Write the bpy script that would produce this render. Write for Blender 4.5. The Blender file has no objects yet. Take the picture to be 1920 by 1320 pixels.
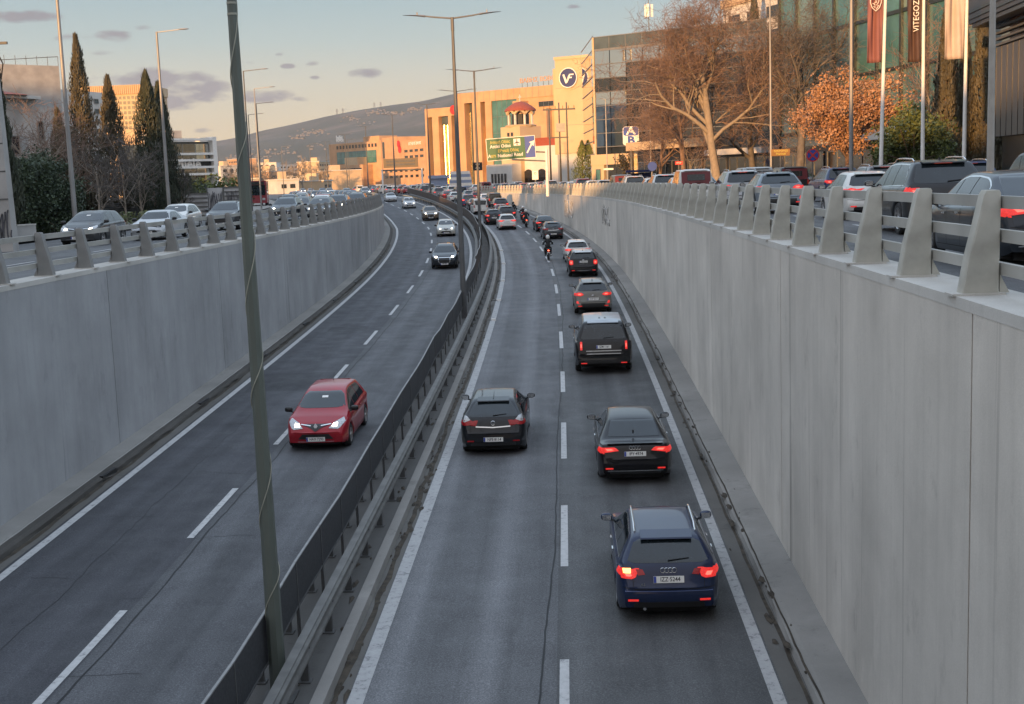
import bpy, math, random
import numpy as np
from mathutils import Vector, Matrix
from mathutils.bvhtree import BVHTree
SC = bpy.context.scene
COL = SC.collection
rad = math.radians
rnd = random.Random(7)
ORD = 'first second third fourth fifth sixth seventh eighth ninth tenth eleventh twelfth thirteenth fourteenth fifteenth sixteenth seventeenth eighteenth nineteenth twentieth'.split() + ['twenty-' + q for q in 'first second third fourth fifth sixth seventh eighth ninth'.split()] + ['thirtieth']

# ---------------------------------------------------------------- camera
CM = ((0.99795822, -0.02804724, -0.0573824), (0.05299987, -0.1377162, 0.98905271), (-0.03564268, -0.99007454, -0.13594851))
cam_d = bpy.data.cameras.new('camera'); cam = bpy.data.objects.new('camera', cam_d); COL.objects.link(cam)
cam_d.sensor_width = 36; cam_d.lens = 2370 / 1920 * 36; cam_d.clip_start = .2; cam_d.clip_end = 40000
cam.matrix_world = Matrix(((CM[0][0], -CM[0][1], -CM[0][2], 0), (CM[1][0], -CM[1][1], -CM[1][2], 0), (CM[2][0], -CM[2][1], -CM[2][2], 0), (0, 0, 0, 1)))
SC.camera = cam
# ---------------------------------------------------------------- light and sky
HAZE = .00004
SUN_EL, SUN_AZ = 5.2, 201.0            # low evening sun behind the viewer, a little to the left
sd = bpy.data.lights.new('sun', 'SUN'); sun = bpy.data.objects.new('sun', sd); COL.objects.link(sun)
sd.energy = 5.0; sd.angle = rad(.6); sd.color = (1, .53, .2)
svec = Vector((math.sin(rad(SUN_AZ)) * math.cos(rad(SUN_EL)), math.cos(rad(SUN_AZ)) * math.cos(rad(SUN_EL)), math.sin(rad(SUN_EL))))
sun.rotation_euler = svec.to_track_quat('Z', 'Y').to_euler(); sun.location = (-60, -120, 60)
world = bpy.data.worlds.new('World'); SC.world = world; world.use_nodes = True
def build_world():
    nt = world.node_tree; N = nt.nodes; L = nt.links; N.clear()
    def mth(op, a, b=None, c=None, clamp=False):
        n = N.new('ShaderNodeMath'); n.operation = op; n.use_clamp = clamp
        for i, v in enumerate((a, b, c)):
            if v is None: continue
            if isinstance(v, (int, float)): n.inputs[i].default_value = v
            else: L.new(v, n.inputs[i])
        return n.outputs[0]
    def mix(f, a, b, bt='MIX'):
        n = N.new('ShaderNodeMix'); n.data_type = 'RGBA'; n.blend_type = bt
        for k, v in ((0, f), (6, a), (7, b)):
            if isinstance(v, (int, float)): n.inputs[k].default_value = v
            elif isinstance(v, tuple): n.inputs[k].default_value = (*v, 1)
            else: L.new(v, n.inputs[k])
        return n.outputs[2]
    sky = N.new('ShaderNodeTexSky'); sky.sky_type = 'NISHITA'; sky.sun_disc = False
    sky.sun_elevation = rad(SUN_EL); sky.sun_rotation = rad(SUN_AZ); sky.dust_density = 2.2; sky.air_density = 1.2; sky.ozone_density = 2.0
    tc = N.new('ShaderNodeTexCoord'); sp = N.new('ShaderNodeSeparateXYZ'); L.new(tc.outputs['Generated'], sp.inputs[0])
    az = mth('ARCTAN2', sp.outputs[0], sp.outputs[1]); el = mth('ARCSINE', sp.outputs[2])
    # the evening tint of the clear sky: cream near the horizon, pale blue above
    cr = N.new('ShaderNodeValToRGB'); L.new(mth('MULTIPLY', el, 1 / rad(50), clamp=True), cr.inputs[0])
    e = cr.color_ramp.elements; e[0].position = 0; e[0].color = (5.7, 4.1, 2.4, 1); e[1].position = 1; e[1].color = (7.0, 8.8, 11.2, 1)
    for p, c in ((.045, (5.5, 4.4, 2.85)), (.09, (4.5, 4.3, 3.45)), (.125, (3.4, 3.95, 3.8)), (.165, (2.65, 3.5, 3.75)), (.28, (4.9, 6.2, 7.3))):
        q = e.new(p); q.color = (*c, 1)
    sdot = mth('ADD', mth('MULTIPLY', sp.outputs[0], svec.x), mth('MULTIPLY', sp.outputs[1], svec.y))
    glow = mth('POWER', mth('MULTIPLY_ADD', sdot, .5, .5, clamp=True), 2.2)
    base = mix(.9, sky.outputs[0], cr.outputs[0])
    base = mix(mth('MULTIPLY', glow, .6), base, (7.0, 5.4, 4.3))
    # small grey-mauve clouds
    cv = N.new('ShaderNodeCombineXYZ'); L.new(az, cv.inputs[0]); L.new(mth('MULTIPLY', el, 2.6), cv.inputs[1])
    nz = N.new('ShaderNodeTexNoise'); L.new(cv.outputs[0], nz.inputs[0]); nz.inputs['Scale'].default_value = 26; nz.inputs['Detail'].default_value = 7; nz.inputs['Roughness'].default_value = .6
    tot = None
    for (u, v, w, h, s) in CLOUDS:
        r = [CM[i][0] * (u - 960) + CM[i][1] * (v - 660) + CM[i][2] * 2370 for i in range(3)]
        a0 = math.atan2(r[0], r[1]); e0 = math.asin(r[2] / math.sqrt(sum(q * q for q in r)))
        dx = mth('MULTIPLY', mth('SUBTRACT', az, a0), 2370 / w); dy = mth('MULTIPLY', mth('SUBTRACT', el, e0), 2370 / h)
        d2 = mth('ADD', mth('MULTIPLY', dx, dx), mth('MULTIPLY', dy, dy))
        b = mth('MULTIPLY', mth('SUBTRACT', 1.0, d2, clamp=True), s)
        tot = b if tot is None else mth('MAXIMUM', tot, b)
    f = mth('MULTIPLY', mth('SUBTRACT', mth('ADD', tot, mth('MULTIPLY', mth('SUBTRACT', nz.outputs[0], .5), 2.4)), .36), 2.4, clamp=True)
    f = mth('MULTIPLY', f, mth('GREATER_THAN', tot, .001))
    f = mth('MULTIPLY', f, mth('MULTIPLY', tot, 3.0, clamp=True))
    cl = mix(mth('MULTIPLY', nz.outputs[0], 1.0, clamp=True), (1.45, 1.45, 1.7), (2.6, 2.25, 2.2))
    out = mix(mth('MULTIPLY', f, .85), base, cl)
    bg = N.new('ShaderNodeBackground'); L.new(out, bg.inputs[0]); bg.inputs[1].default_value = .1
    wo = N.new('ShaderNodeOutputWorld'); L.new(bg.outputs[0], wo.inputs[0])
CLOUDS = [(372, 168, 75, 42, 1), (300, 150, 120, 26, .8), (215, 150, 90, 18, .7), (335, 190, 70, 25, .8), (690, 138, 48, 13, 1), (50, 32, 75, 17, .95), (218, 66, 45, 16, .7), (262, 52, 30, 9, .55), (195, 98, 30, 9, .55),
          (1072, 13, 22, 7, .9), (540, 124, 18, 6, .8), (525, 101, 15, 6, .7), (590, 146, 14, 5, .7), (500, 180, 70, 16, .75), (385, 246, 26, 9, .7), (130, 72, 50, 12, .5), (590, 120, 22, 6, .5), (565, 185, 30, 9, .55), (465, 120, 26, 8, .6), (640, 205, 60, 8, .35)]
build_world()
SC.view_settings.view_transform = 'Standard'; SC.view_settings.look = 'None'
SC.view_settings.exposure = 0.65; SC.view_settings.gamma = 1
SC.render.film_transparent = False
SC.cycles.max_bounces = 6; SC.cycles.volume_bounces = 0; SC.cycles.transparent_max_bounces = 12

# ---------------------------------------------------------------- helpers
def ray(u, v):
    return Vector([CM[i][0] * (u - 960) + CM[i][1] * (v - 660) + CM[i][2] * 2370 for i in range(3)])
def at(u, v, Y):
    """world point of the place seen at (u, v) that lies Y metres ahead"""
    r = ray(u, v); return r * (Y / r.y)
def atz(u, v, z):
    r = ray(u, v); return r * (z / r.z)
def tag(o, label=None, cat=None, group=None, kind=None):
    if label: o['label'] = label
    if cat: o['category'] = cat
    if group: o['group'] = group
    if kind: o['kind'] = kind
    return o
def thing(name, loc, label, cat, group=None, rz=0):
    o = bpy.data.objects.new(name, None); COL.objects.link(o); o.location = loc; o.rotation_euler = (0, 0, rz)
    o.empty_display_size = .3
    return tag(o, label, cat, group)
class MB:
    def __init__(s): s.v = []; s.f = []; s.m = []; s.uv = {}
    def add(s, vs, fs, mi=0):
        b = len(s.v); s.v += [tuple(q) for q in vs]
        for f in fs: s.f.append(tuple(i + b for i in f)); s.m.append(mi)
        return s
    def box(s, c, d, rz=0, mi=0, top=1.0):
        hx, hy, hz = d[0] / 2, d[1] / 2, d[2] / 2; co, si = math.cos(rz), math.sin(rz); vs = []
        for z in (-hz, hz):
            k = top if z > 0 else 1
            for x, y in ((-hx, -hy), (hx, -hy), (hx, hy), (-hx, hy)):
                vs.append((c[0] + k * (x * co - y * si), c[1] + k * (x * si + y * co), c[2] + z))
        return s.add(vs, [(0, 3, 2, 1), (4, 5, 6, 7), (0, 1, 5, 4), (1, 2, 6, 5), (2, 3, 7, 6), (3, 0, 4, 7)], mi)
    def b2(s, a, b, mi=0):
        return s.box([(a[i] + b[i]) / 2 for i in range(3)], [abs(b[i] - a[i]) for i in range(3)], 0, mi)
    def tube(s, pts, rs, n=8, mi=0, cap=True):
        pts = [Vector(p) for p in pts]
        if isinstance(rs, (int, float)): rs = [rs] * len(pts)
        up = Vector((0, 0, 1)); vs = []; fs = []
        for i, p in enumerate(pts):
            t = (pts[min(i + 1, len(pts) - 1)] - pts[max(i - 1, 0)]); t = t.normalized() if t.length > 1e-9 else up
            a = t.cross(up) if abs(t.z) < .95 else t.cross(Vector((0, 1, 0))); a.normalize(); b = t.cross(a)
            for k in range(n):
                q = 2 * math.pi * (k + .5) / n; vs.append(p + (a * math.cos(q) + b * math.sin(q)) * rs[i])
        for i in range(len(pts) - 1):
            for k in range(n):
                k2 = (k + 1) % n; fs.append((i * n + k, i * n + k2, (i + 1) * n + k2, (i + 1) * n + k))
        if cap and n > 2:
            fs.append(tuple(range(n - 1, -1, -1))); fs.append(tuple((len(pts) - 1) * n + k for k in range(n)))
        return s.add(vs, fs, mi)
    def prism(s, poly, axis, a, b, mi=0):
        """polygon in the two other axes, extruded along axis from a to b"""
        n = len(poly); vs = []
        for w in (a, b):
            for p in poly:
                q = list(p); q.insert(axis, w); vs.append(q)
        return s.add(vs, [tuple(range(n - 1, -1, -1)), tuple(range(n, 2 * n))] + [(i, (i + 1) % n, n + (i + 1) % n, n + i) for i in range(n)], mi)
    def lathe(s, prof, n=16, c=(0, 0, 0), axis=2, mi=0):
        vs = []; fs = []
        for r, h in prof:
            for k in range(n):
                q = 2 * math.pi * k / n; x, y = r * math.cos(q), r * math.sin(q)
                p = (x, y, h) if axis == 2 else ((h, x, y) if axis == 0 else (x, h, y))
                vs.append((p[0] + c[0], p[1] + c[1], p[2] + c[2]))
        for i in range(len(prof) - 1):
            for k in range(n):
                k2 = (k + 1) % n; fs.append((i * n + k, i * n + k2, (i + 1) * n + k2, (i + 1) * n + k))
        return s.add(vs, fs, mi)
    def build(s, name, mats, parent=None, smooth=False, angle=None, world_space=False):
        me = bpy.data.meshes.new(name); me.from_pydata(s.v, [], s.f)
        mats = mats if isinstance(mats, (list, tuple)) else [mats]
        for m in mats: me.materials.append(m)
        if len(mats) > 1: me.polygons.foreach_set('material_index', s.m)
        if smooth: me.polygons.foreach_set('use_smooth', [True] * len(s.f))
        me.update()
        if angle: me.set_sharp_from_angle(angle=rad(angle))
        o = bpy.data.objects.new(name, me); COL.objects.link(o)
        if parent is not None:
            o.parent = parent
            if world_space: o.matrix_parent_inverse = parent_mat(parent).inverted()
        return o
def parent_mat(p):
    m = Matrix.LocRotScale(p.location, p.rotation_euler, p.scale)
    return parent_mat(p.parent) @ p.matrix_parent_inverse @ m if p.parent else m
def kids(o, _c={}):
    return [c for c in o.children]
def copy_tree(o, parent=None):
    c = o.copy(); COL.objects.link(c)
    if parent is not None: c.parent = parent
    for ch in o.children: copy_tree(ch, c)
    return c
_fc = {}
def text_mesh(name, body, size, mat, parent, mtx, ext=.004, align='CENTER', bold=0.0, sx=1.0):
    cu = bpy.data.curves.new(name, 'FONT'); cu.body = body; cu.size = size; cu.extrude = ext; cu.align_x = align; cu.align_y = 'CENTER'; cu.offset = bold; cu.resolution_u = 2
    t = bpy.data.objects.new('tmp', cu); COL.objects.link(t)
    dg = bpy.context.evaluated_depsgraph_get(); dg.update()
    me = bpy.data.meshes.new_from_object(t.evaluated_get(dg)); bpy.data.objects.remove(t); bpy.data.curves.remove(cu)
    me.name = name; me.materials.clear(); me.materials.append(mat); me.transform(Matrix.Diagonal((sx, 1, 1, 1))); me.transform(mtx)
    o = bpy.data.objects.new(name, me); COL.objects.link(o); o.parent = parent
    return o

# ---------------------------------------------------------------- materials
def new_mat(name):
    m = bpy.data.materials.new(name); m.use_nodes = True
    return m, m.node_tree.nodes, m.node_tree.links, m.node_tree.nodes['Principled BSDF']
def simple(name, col, rough=.6, metal=0, var=.12, scale=6, bump=0, spec=.5, emit=0, coat=0, ecol=None, two=None):
    m, N, L, B = new_mat(name)
    B.inputs['Roughness'].default_value = rough; B.inputs['Metallic'].default_value = metal; B.inputs['Specular IOR Level'].default_value = spec
    B.inputs['Coat Weight'].default_value = coat; B.inputs['Coat Roughness'].default_value = .04
    tc = N.new('ShaderNodeTexCoord'); nz = N.new('ShaderNodeTexNoise'); nz.inputs['Scale'].default_value = scale; nz.inputs['Detail'].default_value = 6
    L.new(tc.outputs['Object'], nz.inputs['Vector'])
    cr = N.new('ShaderNodeValToRGB'); L.new(nz.outputs[0], cr.inputs[0])
    e = cr.color_ramp.elements; e[0].position = .3; e[1].position = .7
    c2 = two or tuple(min(1, c * (1 + var)) for c in col); c1 = col if two else tuple(c * (1 - var) for c in col)
    e[0].color = (*c1, 1); e[1].color = (*c2, 1); L.new(cr.outputs[0], B.inputs['Base Color'])
    if emit:
        B.inputs['Emission Color'].default_value = (*(ecol or col), 1); B.inputs['Emission Strength'].default_value = emit
    if bump:
        bp = N.new('ShaderNodeBump'); bp.inputs['Strength'].default_value = bump; bp.inputs['Distance'].default_value = .02
        L.new(nz.outputs[0], bp.inputs['Height']); L.new(bp.outputs[0], B.inputs['Normal'])
    return m
def noise(N, L, vec, scale, detail=6, rough=.55, mapping=None):
    if mapping:
        mp = N.new('ShaderNodeMapping'); mp.inputs['Scale'].default_value = mapping; L.new(vec, mp.inputs[0]); vec = mp.outputs[0]
    n = N.new('ShaderNodeTexNoise'); n.inputs['Scale'].default_value = scale; n.inputs['Detail'].default_value = detail; n.inputs['Roughness'].default_value = rough
    L.new(vec, n.inputs['Vector']); return n.outputs[0]
def ramp(N, L, fac, stops):
    cr = N.new('ShaderNodeValToRGB'); L.new(fac, cr.inputs[0]); e = cr.color_ramp.elements
    e[0].position, e[0].color = stops[0][0], (*stops[0][1], 1); e[1].position, e[1].color = stops[-1][0], (*stops[-1][1], 1)
    for p, c in stops[1:-1]: q = e.new(p); q.color = (*c, 1)
    return cr.outputs[0]
def mixc(N, L, f, a, b, bt='MIX'):
    n = N.new('ShaderNodeMix'); n.data_type = 'RGBA'; n.blend_type = bt
    for k, v in ((0, f), (6, a), (7, b)):
        if isinstance(v, (int, float)): n.inputs[k].default_value = v
        elif isinstance(v, tuple): n.inputs[k].default_value = (*v, 1)
        else: L.new(v, n.inputs[k])
    return n.outputs[2]
def g3(v): return (v, v, v)
def asphalt(name, c, blue=1.06, wear=.5, period=3.1, phase=0.0):
    wear *= 1.5
    m, N, L, B = new_mat(name)
    tc = N.new('ShaderNodeTexCoord'); ob = tc.outputs['Object']
    speck = ramp(N, L, noise(N, L, ob, 38, 3, .8), [(.28, g3(.5)), (.5, g3(1)), (.7, g3(1.9))])
    patch = ramp(N, L, noise(N, L, ob, .22, 6, .6), [(.3, g3(.86)), (.7, g3(1.16))])
    streak = ramp(N, L, noise(N, L, tc.outputs['UV'], 1.0, 5, .6, (2.6, .06, 1)), [(.3, g3(.84)), (.7, g3(1.2))])
    col = mixc(N, L, 1, mixc(N, L, 1, (c * .98, c, c * blue), speck, 'MULTIPLY'), patch, 'MULTIPLY')
    col = mixc(N, L, 1, col, streak, 'MULTIPLY')
    blot = ramp(N, L, noise(N, L, tc.outputs['UV'], 1.0, 7, .68, (.9, .22, 1)), [(.3, g3(.72)), (.44, g3(1))]); col = mixc(N, L, 1, col, blot, 'MULTIPLY')
    # wheel tracks polished a little lighter
    sp = N.new('ShaderNodeSeparateXYZ'); L.new(tc.outputs['UV'], sp.inputs[0])
    a = N.new('ShaderNodeMath'); a.operation = 'MULTIPLY_ADD'; L.new(sp.outputs[0], a.inputs[0]); a.inputs[1].default_value = 4 * math.pi / period; a.inputs[2].default_value = phase
    s_ = N.new('ShaderNodeMath'); s_.operation = 'SINE'; L.new(a.outputs[0], s_.inputs[0])
    r = ramp(N, L, s_.outputs[0], [(0, g3(1 - .1 * wear)), (1, g3(1 + .22 * wear))]); col = mixc(N, L, 1, col, r, 'MULTIPLY')
    L.new(col, B.inputs['Base Color'])
    L.new(ramp(N, L, noise(N, L, ob, 1.2, 5), [(.3, g3(.62)), (.7, g3(.82))]), B.inputs['Roughness']); B.inputs['Specular IOR Level'].default_value = .35
    bp = N.new('ShaderNodeBump'); bp.inputs['Strength'].default_value = .25; bp.inputs['Distance'].default_value = .01
    L.new(noise(N, L, ob, 45, 2, .7), bp.inputs['Height']); L.new(bp.outputs[0], B.inputs['Normal'])
    return m
def concrete(name, c=.3, tint=(1, .985, .955), streaks=.5, dirt=.5):
    m, N, L, B = new_mat(name)
    tc = N.new('ShaderNodeTexCoord'); ob = tc.outputs['Object']
    big = ramp(N, L, noise(N, L, ob, .35, 7, .6), [(.3, g3(.8)), (.7, g3(1.12))])
    st = ramp(N, L, noise(N, L, ob, 1.0, 6, .62, (1.1, 1.1, .07)), [(.3, g3(1 - .2 * streaks)), (.55, g3(1)), (.8, g3(1 + .1 * streaks))])
    st2 = ramp(N, L, noise(N, L, ob, 1.0, 4, .6, (7, 7, .3)), [(.28, g3(1 - .11 * streaks)), (.5, g3(1))])
    spot = ramp(N, L, noise(N, L, ob, 1.3, 8, .72, (1, 1, .45)), [(.24, g3(1 - .35 * dirt)), (.42, g3(1))])
    drip = ramp(N, L, noise(N, L, ob, 1.0, 5, .7, (1.6, 1.6, .035)), [(.3, g3(1 - .42 * dirt * min(1, streaks * 2))), (.37, g3(1))])
    pale = ramp(N, L, noise(N, L, ob, .8, 7, .65, (1, 1, .6)), [(.6, g3(1)), (.72, g3(1 + .14 * dirt))]); big = mixc(N, L, 1, mixc(N, L, 1, big, drip, 'MULTIPLY'), pale, 'MULTIPLY')
    gr = ramp(N, L, noise(N, L, ob, 60, 2, .7), [(.3, g3(.93)), (.7, g3(1.06))])
    col = (c * tint[0], c * tint[1], c * tint[2])
    for q in (big, st, st2, spot, gr): col = mixc(N, L, 1, col, q, 'MULTIPLY')
    L.new(col, B.inputs['Base Color']); B.inputs['Roughness'].default_value = .85; B.inputs['Specular IOR Level'].default_value = .25
    bp = N.new('ShaderNodeBump'); bp.inputs['Strength'].default_value = .2; bp.inputs['Distance'].default_value = .015
    L.new(noise(N, L, ob, 9, 6, .65), bp.inputs['Height']); L.new(bp.outputs[0], B.inputs['Normal'])
    return m
def line_paint(name, c):
    m, N, L, B = new_mat(name)
    tc = N.new('ShaderNodeTexCoord'); ob = tc.outputs['Object']
    col = ramp(N, L, noise(N, L, ob, 7, 8, .75), [(.33, (c * .28, c * .28, c * .3)), (.46, g3(c * .8)), (.75, g3(c))])
    L.new(col, B.inputs['Base Color']); B.inputs['Roughness'].default_value = .7
    return m
M = {}
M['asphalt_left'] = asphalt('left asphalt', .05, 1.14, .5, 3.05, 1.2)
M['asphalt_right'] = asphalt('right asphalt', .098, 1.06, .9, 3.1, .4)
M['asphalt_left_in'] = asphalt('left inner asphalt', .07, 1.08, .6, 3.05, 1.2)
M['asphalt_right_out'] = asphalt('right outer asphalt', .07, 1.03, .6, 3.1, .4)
M['asphalt_deck'] = asphalt('side road asphalt', .07, 1.04, .3)
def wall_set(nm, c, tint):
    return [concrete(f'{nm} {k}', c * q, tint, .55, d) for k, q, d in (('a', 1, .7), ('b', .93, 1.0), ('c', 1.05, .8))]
WALLS_R = wall_set('right wall concrete', .6, (1, .935, .845)); WALLS_L = wall_set('left wall concrete', .34, (.97, .985, 1.01)); M['wall'] = WALLS_R[0]  # sunset glow is put into the right wall's lighter, warmer colour
M['coping'] = concrete('coping concrete', .5, (1, .965, .9), .1, .5)
M['apron'] = concrete('apron concrete', .25, (1, .96, .9), .2, 1.1)
M['gutter'] = concrete('gutter concrete', .12, (1, .96, .9), .2, 1.2)
M['median_slab'] = concrete('median slab', .11, (1, .97, .93), .2, 1.0)
M['kerb_dark'] = concrete('broken kerb', .07, (1, .93, .85), .3, 1.6)
M['line'] = line_paint('white road paint', .5)
M['line_edge'] = line_paint('worn edge paint', .4)
M['tar'] = simple('tar', (.006, .006, .007), .7)
M['galv'] = simple('galvanised steel', (.13, .128, .122), .7, .2, .2, 3)
M['galv_dark'] = simple('dull galvanised steel', (.1, .1, .1), .7, .3, .2, 3)
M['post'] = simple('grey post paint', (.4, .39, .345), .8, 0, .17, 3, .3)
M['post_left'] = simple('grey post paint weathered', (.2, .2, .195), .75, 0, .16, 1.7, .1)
M['rail'] = simple('rail grey', (.36, .355, .33), .6, .2, .15, 1.2)
M['edge_trim'] = simple('screen edge trim', (.22, .22, .22), .6, .2)
M['screen'] = simple('dark mesh', (.035, .036, .04), .8, 0, .3, 20)
M['screen_brown'] = simple('brown mesh', (.055, .04, .033), .85, 0, .25, 8)
M['pole_green'] = simple('green grey pole paint', (.1, .115, .1), .5, .1, .12, 1.2)
M['pole_grey'] = simple('grey pole', (.26, .26, .26), .55, .4, .15, 1)
M['pole_dark'] = simple('dark grey pole', (.11, .112, .115), .55, .3, .15, 1)
M['concrete_pole'] = simple('concrete pole', (.36, .34, .31), .8, 0, .12, 4)
M['cable'] = simple('cable', (.3, .3, .25), .6)
M['black'] = simple('black plastic', (.012, .012, .013), .45)
M['white'] = simple('white paint', (.75, .74, .72), .5, 0, .05)
M['grime'] = simple('roadside dirt', (.045, .036, .026), .95, 0, .5, 5)
M['ground'] = simple('urban ground', (.09, .085, .078), .9, 0, .3, .05)
M['pave'] = simple('pavement', (.2, .19, .175), .85, 0, .18, 1.5)

# ---------------------------------------------------------------- road alignment (plan curve read off the lane markings)
_ry = [-80, -20, 0, 19, 26, 43, 62, 81, 97, 110, 121, 135, 151, 170, 188, 206, 230, 300, 420, 700, 1200]
_rx = [.1, -.12, -.27, -.45, -.53, -.76, -1.17, -1.84, -2.95, -4.15, -5.4, -7.35, -9.9, -13.4, -17.3, -21.7, -28.2, -48.5, -85, -172, -330]
_yd = np.arange(-80, 1200, 1.0); _xd = np.interp(_yd, _ry, _rx)
for _ in range(3):
    k = np.ones(13) / 13; _xp = np.pad(_xd, 6, mode='reflect', reflect_type='odd'); _xd = np.convolve(_xp, k, 'valid')
def rx(t): return float(np.interp(t, _yd, _xd))
def P(t, off, z=0.0):
    x = rx(t); d = rx(t + 1) - rx(t - 1); n = math.hypot(2, d); nx, ny = 2 / n, -d / n
    return Vector((x + off * nx, t + off * ny, z))
def heading(t):
    return math.atan2(-(rx(t + 1.5) - rx(t - 1.5)), 3.0)      # rotation about z that turns +Y along the road
def ext(t): return float(np.interp(t, [20, 60, 100, 130, 160, 187, 210], [0, .3, .6, .9, 1.9, 2.7, 3.0]))
def zr(y):
    z = -8.2 + .0274 * y
    return z if y < 205 else float(np.interp(y, [205, 215, 225, 240], [-2.583, -2.36, -2.24, -2.2]))
def ztr(y): return float(np.interp(y, [-30, 15, 47, 90, 132, 174, 192, 240], [-1.36, -1.4, -1.5, -1.63, -1.8, -2.0, -2.05, -2.15]))     # top of the right wall
def ztl(y): return float(np.interp(y, [-30, 20, 100, 240], [-1.98, -2.0, -2.12, -2.16]))
WR, WL = 4.32, -12.5
def wl(t): return WL - ext(t)
def ribbon(name, mat, t0, t1, oa, ob, zf, step=2.0, parent=None, dz=0.0, uv=True, cols=1):
    mb = MB(); n = max(2, int((t1 - t0) / step) + 1); uvs = []
    fa = oa if callable(oa) else (lambda t: oa); fb = ob if callable(ob) else (lambda t: ob)
    for i in range(n):
        t = t0 + (t1 - t0) * i / (n - 1)
        for c in range(cols + 1):
            o = fa(t) + (fb(t) - fa(t)) * c / cols; p = P(t, o); p.z = zf(p.y) + dz; mb.v.append(tuple(p)); uvs.append((o, t))
    w = cols + 1
    for i in range(n - 1):
        for c in range(cols): mb.f.append((i * w + c, i * w + c + 1, (i + 1) * w + c + 1, (i + 1) * w + c)); mb.m.append(0)
    o = mb.build(name, mat, parent)
    ul = o.data.uv_layers.new(name='UVMap'); li = [0] * len(o.data.loops); o.data.loops.foreach_get('vertex_index', li)
    ul.data.foreach_set('uv', [q for i in li for q in uvs[i]])
    return o
def structure(o): o['kind'] = 'structure'; return o

# ---------------------------------------------------------------- ground and roads
def zg(y): return -2.2
def ground():
    mb = MB()
    ys = [-80, -40] + list(range(-30, 221, 10))
    def strip(edge, far, zf):
        b = len(mb.v)
        for y in ys:
            # find t where the edge line crosses this y
            t = y
            for _ in range(6): t += y - P(t, edge(t)).y
            p = P(t, edge(t)); mb.v += [(p.x, y, zf(y)), (p.x + (12 if far > 0 else -40), y, zf(y)), (far, y, -2.2)]
        for i in range(len(ys) - 1):
            for c in range(2):
                f = (b + i * 3 + c, b + i * 3 + c + 1, b + (i + 1) * 3 + c + 1, b + (i + 1) * 3 + c)
                mb.f.append(f if far > 0 else f[::-1]); mb.m.append(0)
    strip(lambda t: WR + .45, 6000, lambda y: ztr(y) - .16); strip(lambda t: wl(t) - .45, -6000, lambda y: ztl(y) - .16)
    mb.add([(-6000, 220, -2.23), (6000, 220, -2.23), (6000, 16000, -2.23), (-6000, 16000, -2.23)], [(0, 1, 2, 3)])
    mb.add([(-6000, -1500, -2.2), (6000, -1500, -2.2), (6000, -80, -2.2), (-6000, -80, -2.2)], [(0, 1, 2, 3)])
    structure(mb.build('ground', M['ground']))
ground()
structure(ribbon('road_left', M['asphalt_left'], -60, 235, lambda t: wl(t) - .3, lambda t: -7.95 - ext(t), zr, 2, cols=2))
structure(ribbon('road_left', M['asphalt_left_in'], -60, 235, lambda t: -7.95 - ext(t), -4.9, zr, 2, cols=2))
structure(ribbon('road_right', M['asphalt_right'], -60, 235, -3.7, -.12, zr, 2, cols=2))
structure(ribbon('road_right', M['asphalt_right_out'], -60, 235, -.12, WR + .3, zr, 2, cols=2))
structure(ribbon('road_far', M['asphalt_deck'], 235, 1100, -32, 26, zg, 10, dz=.03))
structure(ribbon('median_strip', M['median_slab'], -60, 700, -5.0, -3.55, zr, 2, dz=.11))
structure(ribbon('median_strip', M['median_slab'], -60, 700, -3.553, -3.55, zr, 2, dz=.0))
def kerb(name, mat, t0, t1, prof, zf, step=2.0, eoff=None, wob=0):
    """prof: list of (offset, height) swept along the road"""
    mb = MB(); n = int((t1 - t0) / step) + 1; w = len(prof); r = random.Random(3)
    for i in range(n):
        t = t0 + (t1 - t0) * i / (n - 1); e = -eoff(t) if eoff else 0
        for o, h in prof:
            p = P(t, o + e + (r.uniform(-wob, wob) if wob else 0)); mb.v.append((p.x, p.y, zf(p.y) + h))
    for i in range(n - 1):
        for c in range(w - 1): mb.f.append((i * w + c, i * w + c + 1, (i + 1) * w + c + 1, (i + 1) * w + c)); mb.m.append(0)
    return structure(mb.build(name, mat))
kerb('median_kerb', M['apron'], -60, 215, [(-3.75, .112), (-3.75, .17), (-3.55, .17), (-3.53, .0)], zr)
kerb('gutter', M['gutter'], -60, 215, [(-3.53, .012), (-3.28, .008)], zr)
kerb('apron_right', M['apron'], -60, 212, [(3.62, .004), (3.66, .1), (3.8, .13), (4.34, .16)], zr, .7, wob=.012)
kerb('gutter_right', M['gutter'], -60, 212, [(3.27, .007), (3.62, .01)], zr)
kerb('apron_left', M['apron'], -60, 212, [(-12.55, .2), (-11.98, .17), (-11.95, .15)], zr, eoff=ext)
kerb('kerb_left', M['kerb_dark'], -60, 212, [(-11.95, .155), (-11.8, .15), (-11.72, .1), (-11.7, .004)], zr, .6, eoff=ext, wob=.025)
kerb('gutter_left', M['gutter'], -60, 212, [(-11.7, .008), (-11.42, .006)], zr, eoff=ext)
# side roads on both sides at street level
structure(ribbon('road_side', M['asphalt_deck'], -60, 235, WR + .5, 22, lambda y: ztr(y) - .16, 3, dz=.012, cols=3))
structure(ribbon('road_side', M['asphalt_deck'], -60, 235, lambda t: -24.5 - ext(t), lambda t: wl(t) - .5, lambda y: ztl(y) - .16, 3, dz=.012, cols=3))
structure(ribbon('pavement', M['pave'], -60, 330, 22, 30, lambda y: ztr(y) - .16, 3, dz=.12, cols=1))
structure(ribbon('pavement', M['pave'], -60, 330, lambda t: -30 - ext(t), lambda t: -24.5 - ext(t), lambda y: ztl(y) - .16, 3, dz=.12))
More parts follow.
